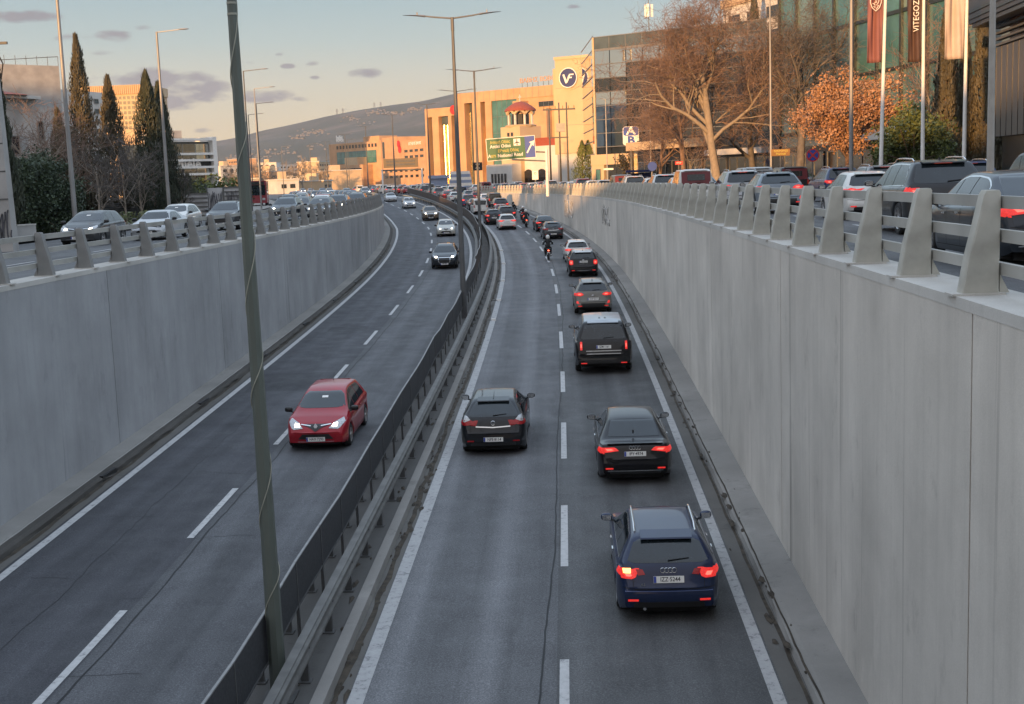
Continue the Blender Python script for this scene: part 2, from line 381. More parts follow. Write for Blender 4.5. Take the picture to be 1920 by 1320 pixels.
# markings
def dashes(t_list, off, w, zf, name, mat, dz=.008, L=None, e=None):
    for i, (a, b) in enumerate(t_list):
        structure(ribbon(name, mat, a, b, lambda t: (off(t) if callable(off) else off) - w / 2 - (e(t) if e else 0), lambda t: (off(t) if callable(off) else off) + w / 2 - (e(t) if e else 0), zf, 1.0, dz=dz))
def marks(name, mat, segs, off, w, zf, dz=.008):
    mb = MB(); f = off if callable(off) else (lambda t: off)
    for a, b in segs:
        n = max(2, int((b - a) / 2) + 1); s0 = len(mb.v)
        for i in range(n):
            t = a + (b - a) * i / (n - 1)
            for k in (-w / 2, w / 2): p = P(t, f(t) + k); mb.v.append((p.x, p.y, zf(p.y) + dz))
        for i in range(n - 1): mb.f.append((s0 + 2 * i, s0 + 2 * i + 1, s0 + 2 * i + 3, s0 + 2 * i + 2)); mb.m.append(0)
    return structure(mb.build(name, mat))
marks('lane_marking', M['line'], [(a, b) for a, b in ((-9, -5), (-.6, 3.2), (7.6, 11.4), (15.8, 19.4), (23.9, 28.1), (32.4, 36.7), (41.3, 45.1), (50.3, 54.8), (59.9, 64.3), (68.9, 73.3))] + [(78 + 9.1 * k, 82.4 + 9.1 * k) for k in range(40)], 0, .15, zr)
ldoff = lambda t: -8.07 - ext(t)
marks('lane_marking', M['line'], [(a, a + 4.0) for a in [1.7, 9.8, 18.0, 26.3, 34.9, 44.0] + [52.9 + 9.3 * k for k in range(50)]], ldoff, .15, zr)
marks('edge_line', M['line_edge'], [(-60, 235)], 3.14, .2, zr)
marks('edge_line', M['line_edge'], [(-60, 235)], -3.14, .25, zr)
marks('edge_line', M['line'], [(-60, 235)], lambda t: -5.16 - ext(t) * .55, .2, zr)
marks('edge_line', M['line'], [(-60, 235)], lambda t: -11.25 - ext(t), .2, zr)
for zf, off, a in ((lambda y: ztr(y) - .15, 8.2, 5), (lambda y: ztr(y) - .15, 11.6, 3), (lambda y: ztl(y) - .15, None, 2)):
    marks('lane_marking', M['line'], [(a + 9 * k, a + 9 * k + 3.5) for k in range(26)], off if off else (lambda t: -17.3 - ext(t)), .13, zf, .012)
marks('edge_line', M['line'], [(-20, 220)], lambda t: -13.5 - ext(t), .13, lambda y: ztl(y) - .15, .012)
def crack(off, t0, t1, w, amp, seed, zf=zr, e=None, step=.35):
    r = random.Random(seed); mb = MB(); n = int((t1 - t0) / step); o = 0; wv = w
    for i in range(n):
        t = t0 + i * step; o = o * .86 + r.uniform(-amp, amp); wv = wv * .7 + .3 * w * r.uniform(.4, 1.7)
        for k in (-wv / 2, wv / 2):
            p = P(t, (off(t) if callable(off) else off) + o + k); mb.v.append((p.x, p.y, zf(p.y) + .006))
    for i in range(n - 1): mb.f.append((2 * i, 2 * i + 1, 2 * i + 3, 2 * i + 2)); mb.m.append(0)
    return structure(mb.build('road_crack', M['tar']))
crack(lambda t: float(np.interp(t, [16, 26, 40, 60, 120], [-.42, -.2, -.1, .16, .25])), 8, 130, .03, .016, 1)
crack(lambda t: ldoff(t) + float(np.interp(t, [18, 50, 120], [.3, .35, .5])), 8, 190, .035, .018, 2)
crack(lambda t: ldoff(t) - 1.6, 16, 40, .012, .05, 4)
crack(3.3, 8, 140, .03, .008, 5)
def cross_cracks():
    r = random.Random(12); mb = MB()
    for _ in range(26):
        t = r.uniform(15, 62); o = -8.2 + r.uniform(-3, .2) - ext(t); n = r.randint(5, 14); ang = r.uniform(-.25, .25); x = 0; s0 = len(mb.v); dy = 0
        for i in range(n):
            for k in (-.006, .006): p = P(t + dy + k, o + x); mb.v.append((p.x, p.y, zr(p.y) + .005))
            x += .12; dy += .12 * math.sin(ang) + r.uniform(-.05, .05)
        for i in range(n - 1): mb.f.append((s0 + 2 * i, s0 + 2 * i + 1, s0 + 2 * i + 3, s0 + 2 * i + 2)); mb.m.append(0)
    structure(mb.build('road_crack', M['tar']))
cross_cracks()

# ---------------------------------------------------------------- retaining walls (each concrete bay a part)
def wall(label, off, thick, joints, zt, mat, t_end, gaps=.04):
    w = thing('retaining_wall', P(joints[0], off(joints[0]), zr(joints[0])), label, 'wall')
    for a, b in zip(joints[:-1], joints[1:]):
        mb = MB(); n = max(2, int((b - a) / 2) + 1); s0 = 0
        for i in range(n):
            t = a + gaps / 2 + (b - a - gaps) * i / (n - 1)
            p = P(t, off(t)); q = P(t, off(t) + thick); zt_ = zt(p.y) - .12
            zb = zr(p.y) - .3
            mb.v += [(p.x, p.y, zb), (p.x, p.y, zt_), (q.x, q.y, zt_), (q.x, q.y, zb)]
        for i in range(n - 1):
            for c in range(4):
                mb.f.append((4 * i + c, 4 * i + (c + 1) % 4, 4 * i + 4 + (c + 1) % 4, 4 * i + 4 + c)); mb.m.append(0)
        mb.f += [(3, 2, 1, 0), (4 * n - 4, 4 * n - 3, 4 * n - 2, 4 * n - 1)]; mb.m += [0, 0]
        mb.build('wall_bay', mat[int(a * 7.3) % 3], w, world_space=True)
    # dark filler behind the joints and a coping on top
    mb = MB(); s = 1 if thick > 0 else -1
    n = int((joints[-1] - joints[0]) / 2) + 1
    for nm, prof, mt in (('joint_filler', [(.05 * s, -9), (.05 * s, -.13), (.1 * s, -.13), (.1 * s, -9)], M['tar']), ('coping', [(-.006 * s, -.12), (-.0 * s, 0), (thick + .25 * s, 0), (thick + .25 * s, -.12)], M['coping'])):
        mb = MB()
        for i in range(n):
            t = joints[0] + (joints[-1] - joints[0]) * i / (n - 1)
            for o, h in prof:
                p = P(t, off(t) + o); mb.v.append((p.x, p.y, (zr(p.y) - .2) if h == -9 else zt(p.y) + h))
        for i in range(n - 1):
            for c in range(4): mb.f.append((4 * i + c, 4 * i + (c + 1) % 4, 4 * i + 4 + (c + 1) % 4, 4 * i + 4 + c)); mb.m.append(0)
        mb.build(nm, mt, w, world_space=True)
    return w
jr = [-24.1, -12.1, -.1] + [12.9 + 11.6 * k for k in range(17)] + [212]
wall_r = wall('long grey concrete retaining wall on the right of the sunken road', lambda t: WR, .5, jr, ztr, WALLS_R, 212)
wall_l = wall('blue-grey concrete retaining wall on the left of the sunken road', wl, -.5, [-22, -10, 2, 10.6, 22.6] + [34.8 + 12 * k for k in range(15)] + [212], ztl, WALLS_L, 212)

# ---------------------------------------------------------------- parapet railings: fin posts and three rails
def fin(s, side):
    """one fin: upright on the road side, flared towards the trench; side=+1 trench lies at -x"""
    mb = MB(); H = 1.08; pr = [(.24, 0), (-.24, 0), (-.22, .1), (-.165, .38), (-.075, .7), (.01, H - .05), (.045, H), (.2, H), (.22, H - .03), (.22, .02)]
    pr = [(x * side, z) for x, z in pr]
    if side < 0: pr = pr[::-1]
    pr = [((x - .22 * side) * .84 + .22 * side, z) for x, z in pr]; n = len(pr); vs = []
    for y, k in ((-.1, .93), (-.085, 1), (.085, 1), (.1, .93)):
        for x, z in pr:
            vs.append((x * k + (.02 * side) * (1 - k), y, z * (k if z > .5 else 1) + (0)))
    fs = [tuple(range(n))[::-1], tuple(range(3 * n, 4 * n))]
    for j in range(3):
        for i in range(n): fs.append((j * n + i, j * n + (i + 1) % n, (j + 1) * n + (i + 1) % n, (j + 1) * n + i))
    fs = [f[::-1] for f in fs] if side > 0 else fs
    mb.add(vs, fs)
    mb.prism([(.235 * side, .0), (.34 * side, .0), (.235 * side, .2)], 1, -.07, .07)
    return mb
def railing(label, off, side, zt, mat, t0, n, step, x_rail, lat):
    th = thing('parapet_railing', P(t0, off(t0), zt(t0)), label, 'railing')
    src = fin(1, side).build('post', mat, None, smooth=True, angle=35)
    pl = MB().box((0, 0, .012), (.56, .26, .024)).build('base_plate', M['coping'], None)
    inv = parent_mat(th).inverted()
    for k in range(n):
        t = t0 + step * k; o = src if k == 0 else src.copy(); q = pl if k == 0 else pl.copy()
        if k: COL.objects.link(o); COL.objects.link(q)
        p = P(t, off(t)); p.z = zt(p.y)
        o.parent = th; o.matrix_parent_inverse = inv; o.location = p + Vector((0, 0, .02)); o.rotation_euler = (rnd.gauss(0, .012), rnd.gauss(0, .008), heading(t) + rnd.gauss(0, .02))
        q.parent = o; q.location = (0, 0, -.02)
    for hz, hh in ((.97, .13), (.62, .13), (.27, .13)):
        mb = MB(); N_ = int(n * step / 1.25)
        prof = [(x_rail, hz - hh / 2), (x_rail, hz + hh / 2), (x_rail + .07 * side, hz + hh / 2), (x_rail + .07 * side, hz - hh / 2)]
        for i in range(N_):
            t = t0 - 12 + (n * step + 12) * i / (N_ - 1)
            for o_, h in prof: p = P(t, off(t) + o_); mb.v.append((p.x, p.y, zt(p.y) + h))
        for i in range(N_ - 1):
            for c in range(4): mb.f.append((4 * i + c, 4 * i + (c + 1) % 4, 4 * i + 4 + (c + 1) % 4, 4 * i + 4 + c)); mb.m.append(0)
        mb.build('rail', M['rail'], th, world_space=True)
    # bolted splice plates
    r = random.Random(5)
    for k in range(0, 34):
        t = t0 + step * k + .4 + r.uniform(-.1, .1)
        for j, hz in enumerate((.97, .62, .27)):
            if (k + j * 2) % 4: continue
            mb = MB(); p = P(t, off(t) + x_rail - .004 * side, 0); p.z = zt(p.y) + hz
            for a in range(4):
                for b in (-.028, .028): mb.box((-.004 * side, -.09 + .06 * a, b), (.012, .022, .035))
            o = mb.build('rail_bolts', M['black'], th); o.matrix_parent_inverse = inv; o.location = p; o.rotation_euler = (0, 0, heading(t))
    return th
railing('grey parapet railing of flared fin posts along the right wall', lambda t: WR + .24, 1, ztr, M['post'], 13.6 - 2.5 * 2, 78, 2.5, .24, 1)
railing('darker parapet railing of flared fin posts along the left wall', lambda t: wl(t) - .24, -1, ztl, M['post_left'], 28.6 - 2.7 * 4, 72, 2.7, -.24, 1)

# ---------------------------------------------------------------- central reservation: rails, screen, lamps
def wbeam(x, side, z0=.42, h=.31):
    """w-beam section as (offset, height) loop"""
    a = [(0, 0), (.045, .035), (.045, .08), (.0, .13), (.0, .18), (.045, .23), (.045, .275), (0, .31)]
    pr = [(x + q * side, z0 + w) for q, w in a] + [(x + q * side - .012 * side, z0 + w) for q, w in a[::-1]]
    return pr
def sweep(name, mat, t0, t1, prof, zf, parent, step=2.0, e=None, wob=None):
    mb = MB(); n = int((t1 - t0) / step) + 1; w = len(prof)
    for i in range(n):
        t = t0 + (t1 - t0) * i / (n - 1); d = wob(t) if wob else 0
        for o_, h in prof: p = P(t, o_ + d - (e(t) if e else 0)); mb.v.append((p.x, p.y, zf(p.y) + h))
    for i in range(n - 1):
        for c in range(w): mb.f.append((w * i + c, w * i + (c + 1) % w, w * i + w + (c + 1) % w, w * i + w + c)); mb.m.append(0)
    mb.f += [tuple(range(w))[::-1], tuple(range((n - 1) * w, n * w))]; mb.m += [0, 0]
    return mb.build(name, mat, parent, world_space=True)
def guard(label, off, side, t0, n, step, e=None):
    th = thing('guard_rail', P(t0, off, zr(t0)), label, 'guard rail'); inv = parent_mat(th).inverted()
    sweep('rail_beam', M['galv'], t0 - 1, t0 + n * step, wbeam(off + .09 * side, side), lambda y: zr(y) + .1, th, 1.5, e)
    sweep('rail_cap', M['galv'], t0 - 1, t0 + n * step, [(off + .09 * side, .8), (off - .05 * side, .8), (off - .05 * side, .85), (off + .09 * side, .85)], zr, th, 1.5, e)
    mb = MB().box((0, 0, .43), (.12, .07, .76)); mb.box((0, 0, .12), (.2, .2, .02)); mb.box((.05 * side, 0, .66), (.1, .05, .2))
    src = mb.build('post', M['galv_dark'], None)
    for k in range(n):
        t = t0 + step * k; o = src if k == 0 else src.copy()
        if k: COL.objects.link(o)
        p = P(t, off - (e(t) if e else 0)); p.z = zr(p.y); o.parent = th; o.matrix_parent_inverse = inv; o.location = p; o.rotation_euler = (0, 0, heading(t))
    return th
em = lambda t: ext(t) * .5
guard('galvanised guard rail beside the right-hand carriageway', -4.0, 1, 6.5, 96, 2.0)
guard('galvanised guard rail beside the left-hand carriageway', -4.7, -1, 6.5, 98, 2.0, em)
def screen():
    th = thing('anti_glare_screen', P(8, -4.5, zr(8)), 'dark mesh anti-glare screen between the two guard rails of the median', 'screen')
    inv = parent_mat(th).inverted(); r = random.Random(9); t = 8.0; k = 0; w0 = 0; h0 = 0
    while t < 210 and k < 98:
        L = 2.05; w1 = w0 * .7 + r.uniform(-.035, .035); h1 = h0 * .6 + r.uniform(-.03, .03)
        if not 90 < t < 92:
            a = P(t, -4.43 - em(t) + w0); b = P(t + L - .02, -4.43 - em(t + L) + w1); d = (b - a); h = d.length; ang = math.atan2(-d.x, d.y)
            z0, z1 = (.68, 1.42) if t < 75 else (.75, 1.6)
            mb = MB(); mb.box((0, h / 2, (z0 + z1) / 2), (.03, h, z1 - z0))
            o = mb.build('screen_panel', M['screen'] if t < 72 else M['screen_brown'], th); o.matrix_parent_inverse = inv
            a.z = zr(a.y) + h0; o.location = a; o.rotation_euler = (.0274 + (h1 - h0) / L, 0, ang)
            MB().box((0, h / 2, z1 + .012), (.04, h, .024)).build('top_trim', M['edge_trim'], o); fr = MB(); fr.box((0, .02, (z0 + z1) / 2), (.045, .035, z1 - z0)); fr.box((0, .02, .35), (.05, .05, .6)); fr.box((0, h / 2, z0 - .012), (.05, h, .03))
            fr.build('panel_frame', M['galv_dark'], o)
        t += L; k += 1; w0, h0 = w1, h1
screen()
def dirt():
    r = random.Random(21); mb = MB()
    for _ in range(900):
        t = r.uniform(13, 120); o = r.choice([r.gauss(-3.44, .07), r.gauss(-3.44, .07), r.gauss(-3.9, .2), r.gauss(3.7, .12), r.gauss(3.9, .2)]); p = P(t, o); z = zr(p.y) + (.015 if abs(o) < 3.53 else .118 if o < 0 else .1)
        n = 6; s = r.uniform(.03, .14); a0 = r.uniform(0, 6); b = len(mb.v)
        mb.v.append((p.x, p.y, z + r.uniform(.01, .05)))
        for k in range(n):
            a = a0 + k * 6.283 / n; q = s * r.uniform(.5, 1.3); mb.v.append((p.x + .5 * q * math.cos(a), p.y + 1.9 * q * math.sin(a), z))
        for k in range(n): mb.f.append((b, b + 1 + k, b + 1 + (k + 1) % n)); mb.m.append(0)
    tag(mb.build('roadside_dirt', M['grime']), 'brown leaf litter and dirt gathered along the gutters', 'dirt', None, 'stuff')
dirt()
def drains():
    for k in range(9):
        t = 22.5 + 9.2 * k; p = P(t, -11.83 - ext(t)); z = zr(p.y)
        mb = MB(); mb.box((0, 0, .09), (.1, 1.0, .13)); o = mb.build('drain_slot', M['black']); o.location = (p.x - .02, p.y, z); o.rotation_euler = (0, 0, heading(t))
        o.location.x += .09; tag(o, f'black kerb drain slot at the left wall foot, {ORD[k]} from the viewer', 'drain', 'drain slots in the left kerb')
drains()

def wall_scrawl(t0, t1, z0, z1, mat, seed, n, r=.03, par=None):
    rr = random.Random(seed); m = MB()
    for k in range(n):
        tc = t0 + (t1 - t0) * (k + .5) / n; w = (t1 - t0) / n * .6; pts = []
        for a in np.linspace(0, rr.uniform(3.5, 7), 11):
            t = tc + w * math.sin(a * rr.uniform(.8, 1.3) + k); p = P(t, WR - .006); p.z = ztr(p.y) + (z0 + z1) / 2 + (z1 - z0) / 2 * math.cos(a) * rr.uniform(.6, 1); pts.append(p)
        m.tube(pts, r, 4)
    return m.build('graffiti', mat, par, world_space=True)
M['spray_w'] = simple('pale spray paint', (.55, .54, .52), .7); M['stain'] = simple('damp stain', (.2, .195, .185), .85, 0, .2, 2)
wall_scrawl(88, 93, -1.9, -.5, M['spray_w'], 3, 6, .05, wall_r); wall_scrawl(87.6, 93.4, -1.95, -.4, M['tar'], 4, 4, .02, wall_r); wall_scrawl(117, 124, -2.2, -.4, M['spray_w'], 5, 6, .05, wall_r)
for k, t in enumerate((59, 66.5, 76, 87, 98)):
    p = P(t, -3.2); th = thing('lane_delineator', (p.x, p.y, zr(p.y)), ['first', 'second', 'third', 'fourth', 'farthest'][k] + ' small white bracket along the left edge line, counted from the viewer', 'road marker', 'white brackets on the median edge line', heading(t))
    MB().box((.1, 0, .05), (.22, .1, .1)).build('reflector', M['white'], th); MB().tube([(0, 0, .03), (-.35, 0, .05), (-.75, 0, .2)], .015, 5).build('arm', M['galv'], th)
# the overpass the viewer stands on
th = thing('overpass', (0, -9, -3), 'road overpass carrying the viewer, below and behind', 'bridge')
for n_, a, b in (('deck', (-26, -7, -.2), (26, 6.2, 1.1)), ('parapet', (-26, 5.9, 1.1), (26, 6.2, 1.9)), ('parapet', (-26, -7, 1.1), (26, -6.7, 2.3))): MB().b2(a, b).build(n_, M['wall'], th)

def stain_line(off, t0, t1, w, amp, seed, mat, dz, e=None):
    o = crack(off, t0, t1, w, amp, seed); o.data.materials.clear(); o.data.materials.append(mat); o.name = 'gutter_grime'; o.location.z = dz; return o
stain_line(3.56, 8, 120, .06, .012, 31, M['grime'], .006); stain_line(3.7, 8, 120, .035, .012, 35, M['grime'], .12); stain_line(-3.42, 8, 110, .1, .03, 32, M['grime'], .01); stain_line(lambda t: -11.66 - ext(t), 8, 110, .1, .03, 33, M['grime'], .006)
M['patch'] = asphalt('repair patch', .036, 1.15, .3)
for a, b, o0, o1 in ((43, 46.5, -10.9, -8.7), (57, 58.6, -10.4, -8.6)):
    structure(ribbon('road_patch', M['patch'], a, b, lambda t, q=o0: q - (ext(t) if q < -5 else 0), lambda t, q=o1: q - (ext(t) if q < -5 else 0), zr, .5, dz=.003))

# ================================================================ VEHICLES
def paint_mat(metal):
    m, N, L, B = new_mat('car paint')
    oi = N.new('ShaderNodeObjectInfo'); tc = N.new('ShaderNodeTexCoord')
    nz = ramp(N, L, noise(N, L, tc.outputs['Object'], 1.6, 5), [(.3, g3(.88)), (.7, g3(1.08))])
    # road dust, thicker low on the sills
    sp = N.new('ShaderNodeSeparateXYZ'); L.new(tc.outputs['Object'], sp.inputs[0])
    a = N.new('ShaderNodeMath'); a.operation = 'MULTIPLY_ADD'; a.use_clamp = True; L.new(sp.outputs[2], a.inputs[0]); a.inputs[1].default_value = -2.2; a.inputs[2].default_value = 1.35
    b = N.new('ShaderNodeMath'); b.operation = 'MULTIPLY'; L.new(a.outputs[0], b.inputs[0]); L.new(noise(N, L, tc.outputs['Object'], 5, 5), b.inputs[1])
    c = N.new('ShaderNodeMath'); c.operation = 'MULTIPLY'; L.new(b.outputs[0], c.inputs[0]); c.inputs[1].default_value = .12
    col = mixc(N, L, c.outputs[0], mixc(N, L, 1, oi.outputs['Color'], nz, 'MULTIPLY'), (.09, .085, .075))
    L.new(col, B.inputs['Base Color']); B.inputs['Metallic'].default_value = metal; B.inputs['Roughness'].default_value = .34
    B.inputs['Specular IOR Level'].default_value = .12; B.inputs['Coat Weight'].default_value = .6; B.inputs['Coat Roughness'].default_value = .06
    return m
M['paint'] = paint_mat(.1)
M['glass'] = simple('car glass', (.012, .017, .021), .07, 0, .2, 3, spec=.6)
M['rubber'] = simple('tyre rubber', (.02, .02, .021), .85, 0, .2, 9)
M['alloy'] = simple('alloy rim', (.42, .42, .43), .35, .7, .15, 8)
M['badge'] = simple('badge metal', (.7, .7, .7), .5, 0, .05)
M['chrome'] = simple('chrome', (.65, .66, .67), .18, .9, .05)
M['under'] = simple('underbody', (.006, .006, .006), .9)
M['tail_off'] = simple('red lens', (.35, .012, .016), .2, 0, .25, 30)
M['tail_on'] = simple('lit red lens', (.6, .02, .02), .25, 0, .3, 40, emit=.35, ecol=(1, .05, .04))
M['tail_core'] = simple('tail lamp core', (.7, .04, .04), .25, 0, .3, 40, emit=1.7, ecol=(1, .1, .07))
M['brake_on'] = simple('bright brake lens', (.7, .05, .03), .25, 0, .3, 40, emit=3.6, ecol=(1, .12, .06))
M['amber'] = simple('lit amber lens', (.8, .25, .04), .25, emit=4, ecol=(1, .4, .08))
M['clear_lens'] = simple('clear lens', (.42, .43, .44), .12, .3, .3, 25)
M['head_on'] = simple('lit headlamp', (.9, .88, .8), .2, 0, .1, 20, emit=9, ecol=(1, .93, .74))
M['head_low'] = simple('daytime lamp', (.9, .88, .8), .2, 0, .1, 20, emit=4, ecol=(1, .9, .68))
M['plate'] = simple('number plate', (.72, .71, .68), .5, 0, .04)
M['ink'] = simple('plate ink', (.02, .02, .025), .6)
M['plate_blue'] = simple('plate blue band', (.03, .06, .3), .5)

def interp(pts):
    xs = [p[0] for p in pts]; ys = [p[1] for p in pts]
    # monotone-ish smooth interpolation through dense resampling
    xd = np.linspace(xs[0], xs[-1], 260); yd = np.interp(xd, xs, ys); k = np.array([1, 2, 3, 2, 1]) / 9.; yd2 = np.convolve(np.pad(yd, 2, mode='edge'), k, 'valid')
    return lambda x: float(np.interp(x, xd, yd2))
def car_surface(S):
    L, W, H = S['L'], S['W'], S['H']; top = interp(S['top']); belt = interp(S['belt']); r = S['r']; sill = S['sill']
    axles = (S['ro'], S['ro'] + S['wb'])
    Wh = W / 2; kt = (.93 * Wh - S['roofw']) / (H - belt(L * .5))
    ys = sorted(set([0, .015, .035, .06, .09, .12, .16, .2, .25, .3, .36, .43, .52] + [L - q for q in (0, .02, .05, .09, .14, .2, .28, .38, .5, .64)] + [L * q / 22 for q in range(3, 20)] + [a + s * q for a in axles for s in (-1, 1) for q in (r * .3, r * .6, r * .85, r * 1.02, r + .055, r + .062)]))
    ys = [y for i, y in enumerate(ys) if i == 0 or y - ys[i - 1] > .004]
    rows = []; RA = r + .06
    for y in ys:
        f = 1 - S.get('rt', .15) * max(0, 1 - y / .5) ** 2.6 - S.get('ft', .2) * max(0, 1 - (L - y) / .75) ** 2.4
        w = Wh * f; zt = top(y); zb = min(belt(y), zt - .035)
        zs = sill + .1 * max(0, 1 - y / .3) ** 1.5 + .06 * max(0, 1 - (L - y) / .3) ** 1.5
        for a in axles:
            d = abs(y - a)
            if d < RA: zs = max(zs, r + math.sqrt(RA * RA - d * d) * .97)
        zs = min(zs, zb - .06)
        zm = zs + (zb - .1 - zs) * .5; wt = .93 * w - kt * max(0, zt - zb)
        hood = 1 if zt - zb < .12 else 0
        c = [(w * .955, zs), (w * .992, zs + (zm - zs) * .35), (w * 1.0, zm), (w * .995, zb - .1), (w * .962, zb - .025), (w * .93, zb + .01 * (zt - zb)),
             ((w * .93 + wt) / 2 + .012 * (1 - hood), (zb + zt - .05) / 2 if zt - zb > .1 else zb + (zt - zb) * .45), (wt, zt - min(.065, (zt - zb) * .45)), (wt * .88, zt - min(.022, (zt - zb) * .2)), (wt * .5, zt - .004), (0, zt)]
        # catmull-rom through the control points
        pts = []
        for i in range(len(c) - 1):
            p0 = c[max(0, i - 1)]; p1 = c[i]; p2 = c[i + 1]; p3 = c[min(len(c) - 1, i + 2)]
            for u in (0, .5):
                pts.append(tuple(.5 * ((2 * p1[k]) + (-p0[k] + p2[k]) * u + (2 * p0[k] - 5 * p1[k] + 4 * p2[k] - p3[k]) * u * u + (-p0[k] + 3 * p1[k] - 3 * p2[k] + p3[k]) * u ** 3) for k in range(2)))
        pts.append(c[-1]); n = len(pts)
        row = []
        for x, z in pts:
            bul = S.get('bul', .05) * math.exp(-((z - .45) / .16) ** 2)
            yy = y - bul * max(0, 1 - y / .25) + .6 * bul * max(0, 1 - (L - y) / .25) + (x / Wh) ** 4 * S.get('rc', .07) * max(0, 1 - y / .4) - (x / Wh) ** 2 * S.get('fc', .16) * max(0, 1 - (L - y) / .6)
            row.append((x, yy, z))
        rows.append([(-x, y_, z) for x, y_, z in row[:-1]] + [row[-1]] + [q for q in row[:-1][::-1]])
    n = len(rows[0]); mb = MB(); mb.v = [p for rw in rows for p in rw]
    for i in range(len(rows) - 1):
        for k in range(n - 1): mb.f.append((i * n + k, i * n + k + 1, (i + 1) * n + k + 1, (i + 1) * n + k)); mb.m.append(0)
    # end caps: bridge left and right halves, with inner columns so the face can curve
    for i, flip in ((0, 0), (len(rows) - 1, 1)):
        rw = rows[i]; h = n // 2; C = 8; grid = []
        for k in range(h + 1):
            a, b = rw[k], rw[n - 1 - k]; line = []
            for c in range(C + 1):
                if c == 0: line.append(i * n + k); continue
                if c == C: line.append(i * n + n - 1 - k); continue
                u = c / C; q = [a[j] + (b[j] - a[j]) * u for j in range(3)]; q[1] += (-.028 if not flip else .05) * 4 * u * (1 - u) * (1 if k < h - 1 else 0)
                line.append(len(mb.v)); mb.v.append(tuple(q))
            grid.append(line)
        for k in range(h):
            for c in range(C):
                f = (grid[k][c], grid[k][c + 1], grid[k + 1][c + 1], grid[k + 1][c]); mb.f.append(f if not flip else f[::-1]); mb.m.append(0)
    return mb, ys, top, belt, axles
def polyfn(poly):
    xs = [p[0] for p in poly]
    def rng(a):
        zs = []
        for (x0, z0), (x1, z1) in zip(poly, poly[1:] + poly[:1]):
            if abs(x1 - x0) < 1e-9:
                if abs(a - x0) < 1e-6: zs += [z0, z1]
            elif min(x0, x1) - 1e-9 <= a <= max(x0, x1) + 1e-9: zs.append(z0 + (z1 - z0) * (a - x0) / (x1 - x0))
        return (min(zs), max(zs)) if zs else (0, 0)
    return min(xs), max(xs), rng
class Car:
    def __init__(s, S):
        s.S = S; s.mb, s.ys, s.top, s.belt, s.axles = car_surface(S)
        s.bvh = BVHTree.FromPolygons([Vector(v) for v in s.mb.v], s.mb.f)
    def hit(s, side, a, b, off):
        L = s.S['L']
        o, d = {'rear': ((a, -1, b), (0, 1, 0)), 'front': ((a, L + 1, b), (0, -1, 0)), 'left': ((-2, a, b), (1, 0, 0)), 'right': ((2, a, b), (-1, 0, 0)), 'top': ((a, b, 3), (0, 0, -1))}[side]
        o, d = Vector(o), Vector(d); p, nrm, i, q = s.bvh.ray_cast(o, d)
        if p is None: p, nrm, i, q = s.bvh.find_nearest(o + d * 1.02)
        if nrm.dot(d) > 0: nrm = -nrm
        return p + nrm * off
    def patch(s, name, side, poly, mat, parent, off=.006, cols=8, rows=5, mbx=None, curve=None):
        a0, a1, rng = polyfn(poly) if isinstance(poly, list) else poly
        mb = mbx or MB(); b0 = len(mb.v); L = s.S['L']
        for i in range(cols + 1):
            a = a0 + (a1 - a0) * i / cols; lo, hi = rng(min(a1 - 1e-6, max(a0 + 1e-6, a)))
            for j in range(rows + 1): mb.v.append(tuple(s.hit(side, a, lo + (hi - lo) * j / rows, off)))
        R = rows + 1; rev = side in ('front', 'left')
        for i in range(cols):
            for j in range(rows):
                f = (b0 + i * R + j, b0 + (i + 1) * R + j, b0 + (i + 1) * R + j + 1, b0 + i * R + j + 1); mb.f.append(f[::-1] if rev else f); mb.m.append(0)
        # skirt
        edge = [(i, 0) for i in range(cols)] + [(cols, j) for j in range(rows)] + [(i, rows) for i in range(cols, 0, -1)] + [(0, j) for j in range(rows, 0, -1)]
        ring = [b0 + i * R + j for i, j in edge]; c0 = len(mb.v); dv = {'rear': (0, .02, 0), 'front': (0, -.02, 0), 'left': (.02, 0, 0), 'right': (-.02, 0, 0), 'top': (0, 0, -.02)}[side]
        for q in ring: v = mb.v[q]; mb.v.append((v[0] + dv[0], v[1] + dv[1], v[2] + dv[2]))
        n = len(ring)
        for k in range(n):
            f = (ring[k], c0 + k, c0 + (k + 1) % n, ring[(k + 1) % n]); mb.f.append(f[::-1] if rev else f); mb.m.append(0)
        if mbx: return None
        return mb.build(name, mat, parent, smooth=True, angle=40)
    def strip(s, name, side, pts, w, mat, parent, off=.004, mbx=None):
        mb = mbx or MB(); b0 = len(mb.v); n = len(pts)
        for i, p in enumerate(pts):
            t = Vector(pts[min(i + 1, n - 1)]) - Vector(pts[max(0, i - 1)]); t.normalize(); q = Vector((-t.y, t.x)) * w / 2
            for k in (-1, 1): mb.v.append(tuple(s.hit(side, p[0] + q.x * k, p[1] + q.y * k, off)))
        for i in range(n - 1): mb.f.append((b0 + 2 * i, b0 + 2 * i + 1, b0 + 2 * i + 3, b0 + 2 * i + 2)); mb.m.append(0)
        if mbx: return None
        return mb.build(name, mat, parent)
def dense(pts, n=6):
    out = []
    for (a, b) in zip(pts[:-1], pts[1:]):
        for k in range(n): out.append((a[0] + (b[0] - a[0]) * k / n, a[1] + (b[1] - a[1]) * k / n))
    return out + [pts[-1]]
def mirror(poly): return [(-x, z) for x, z in poly]
_wheel = {}
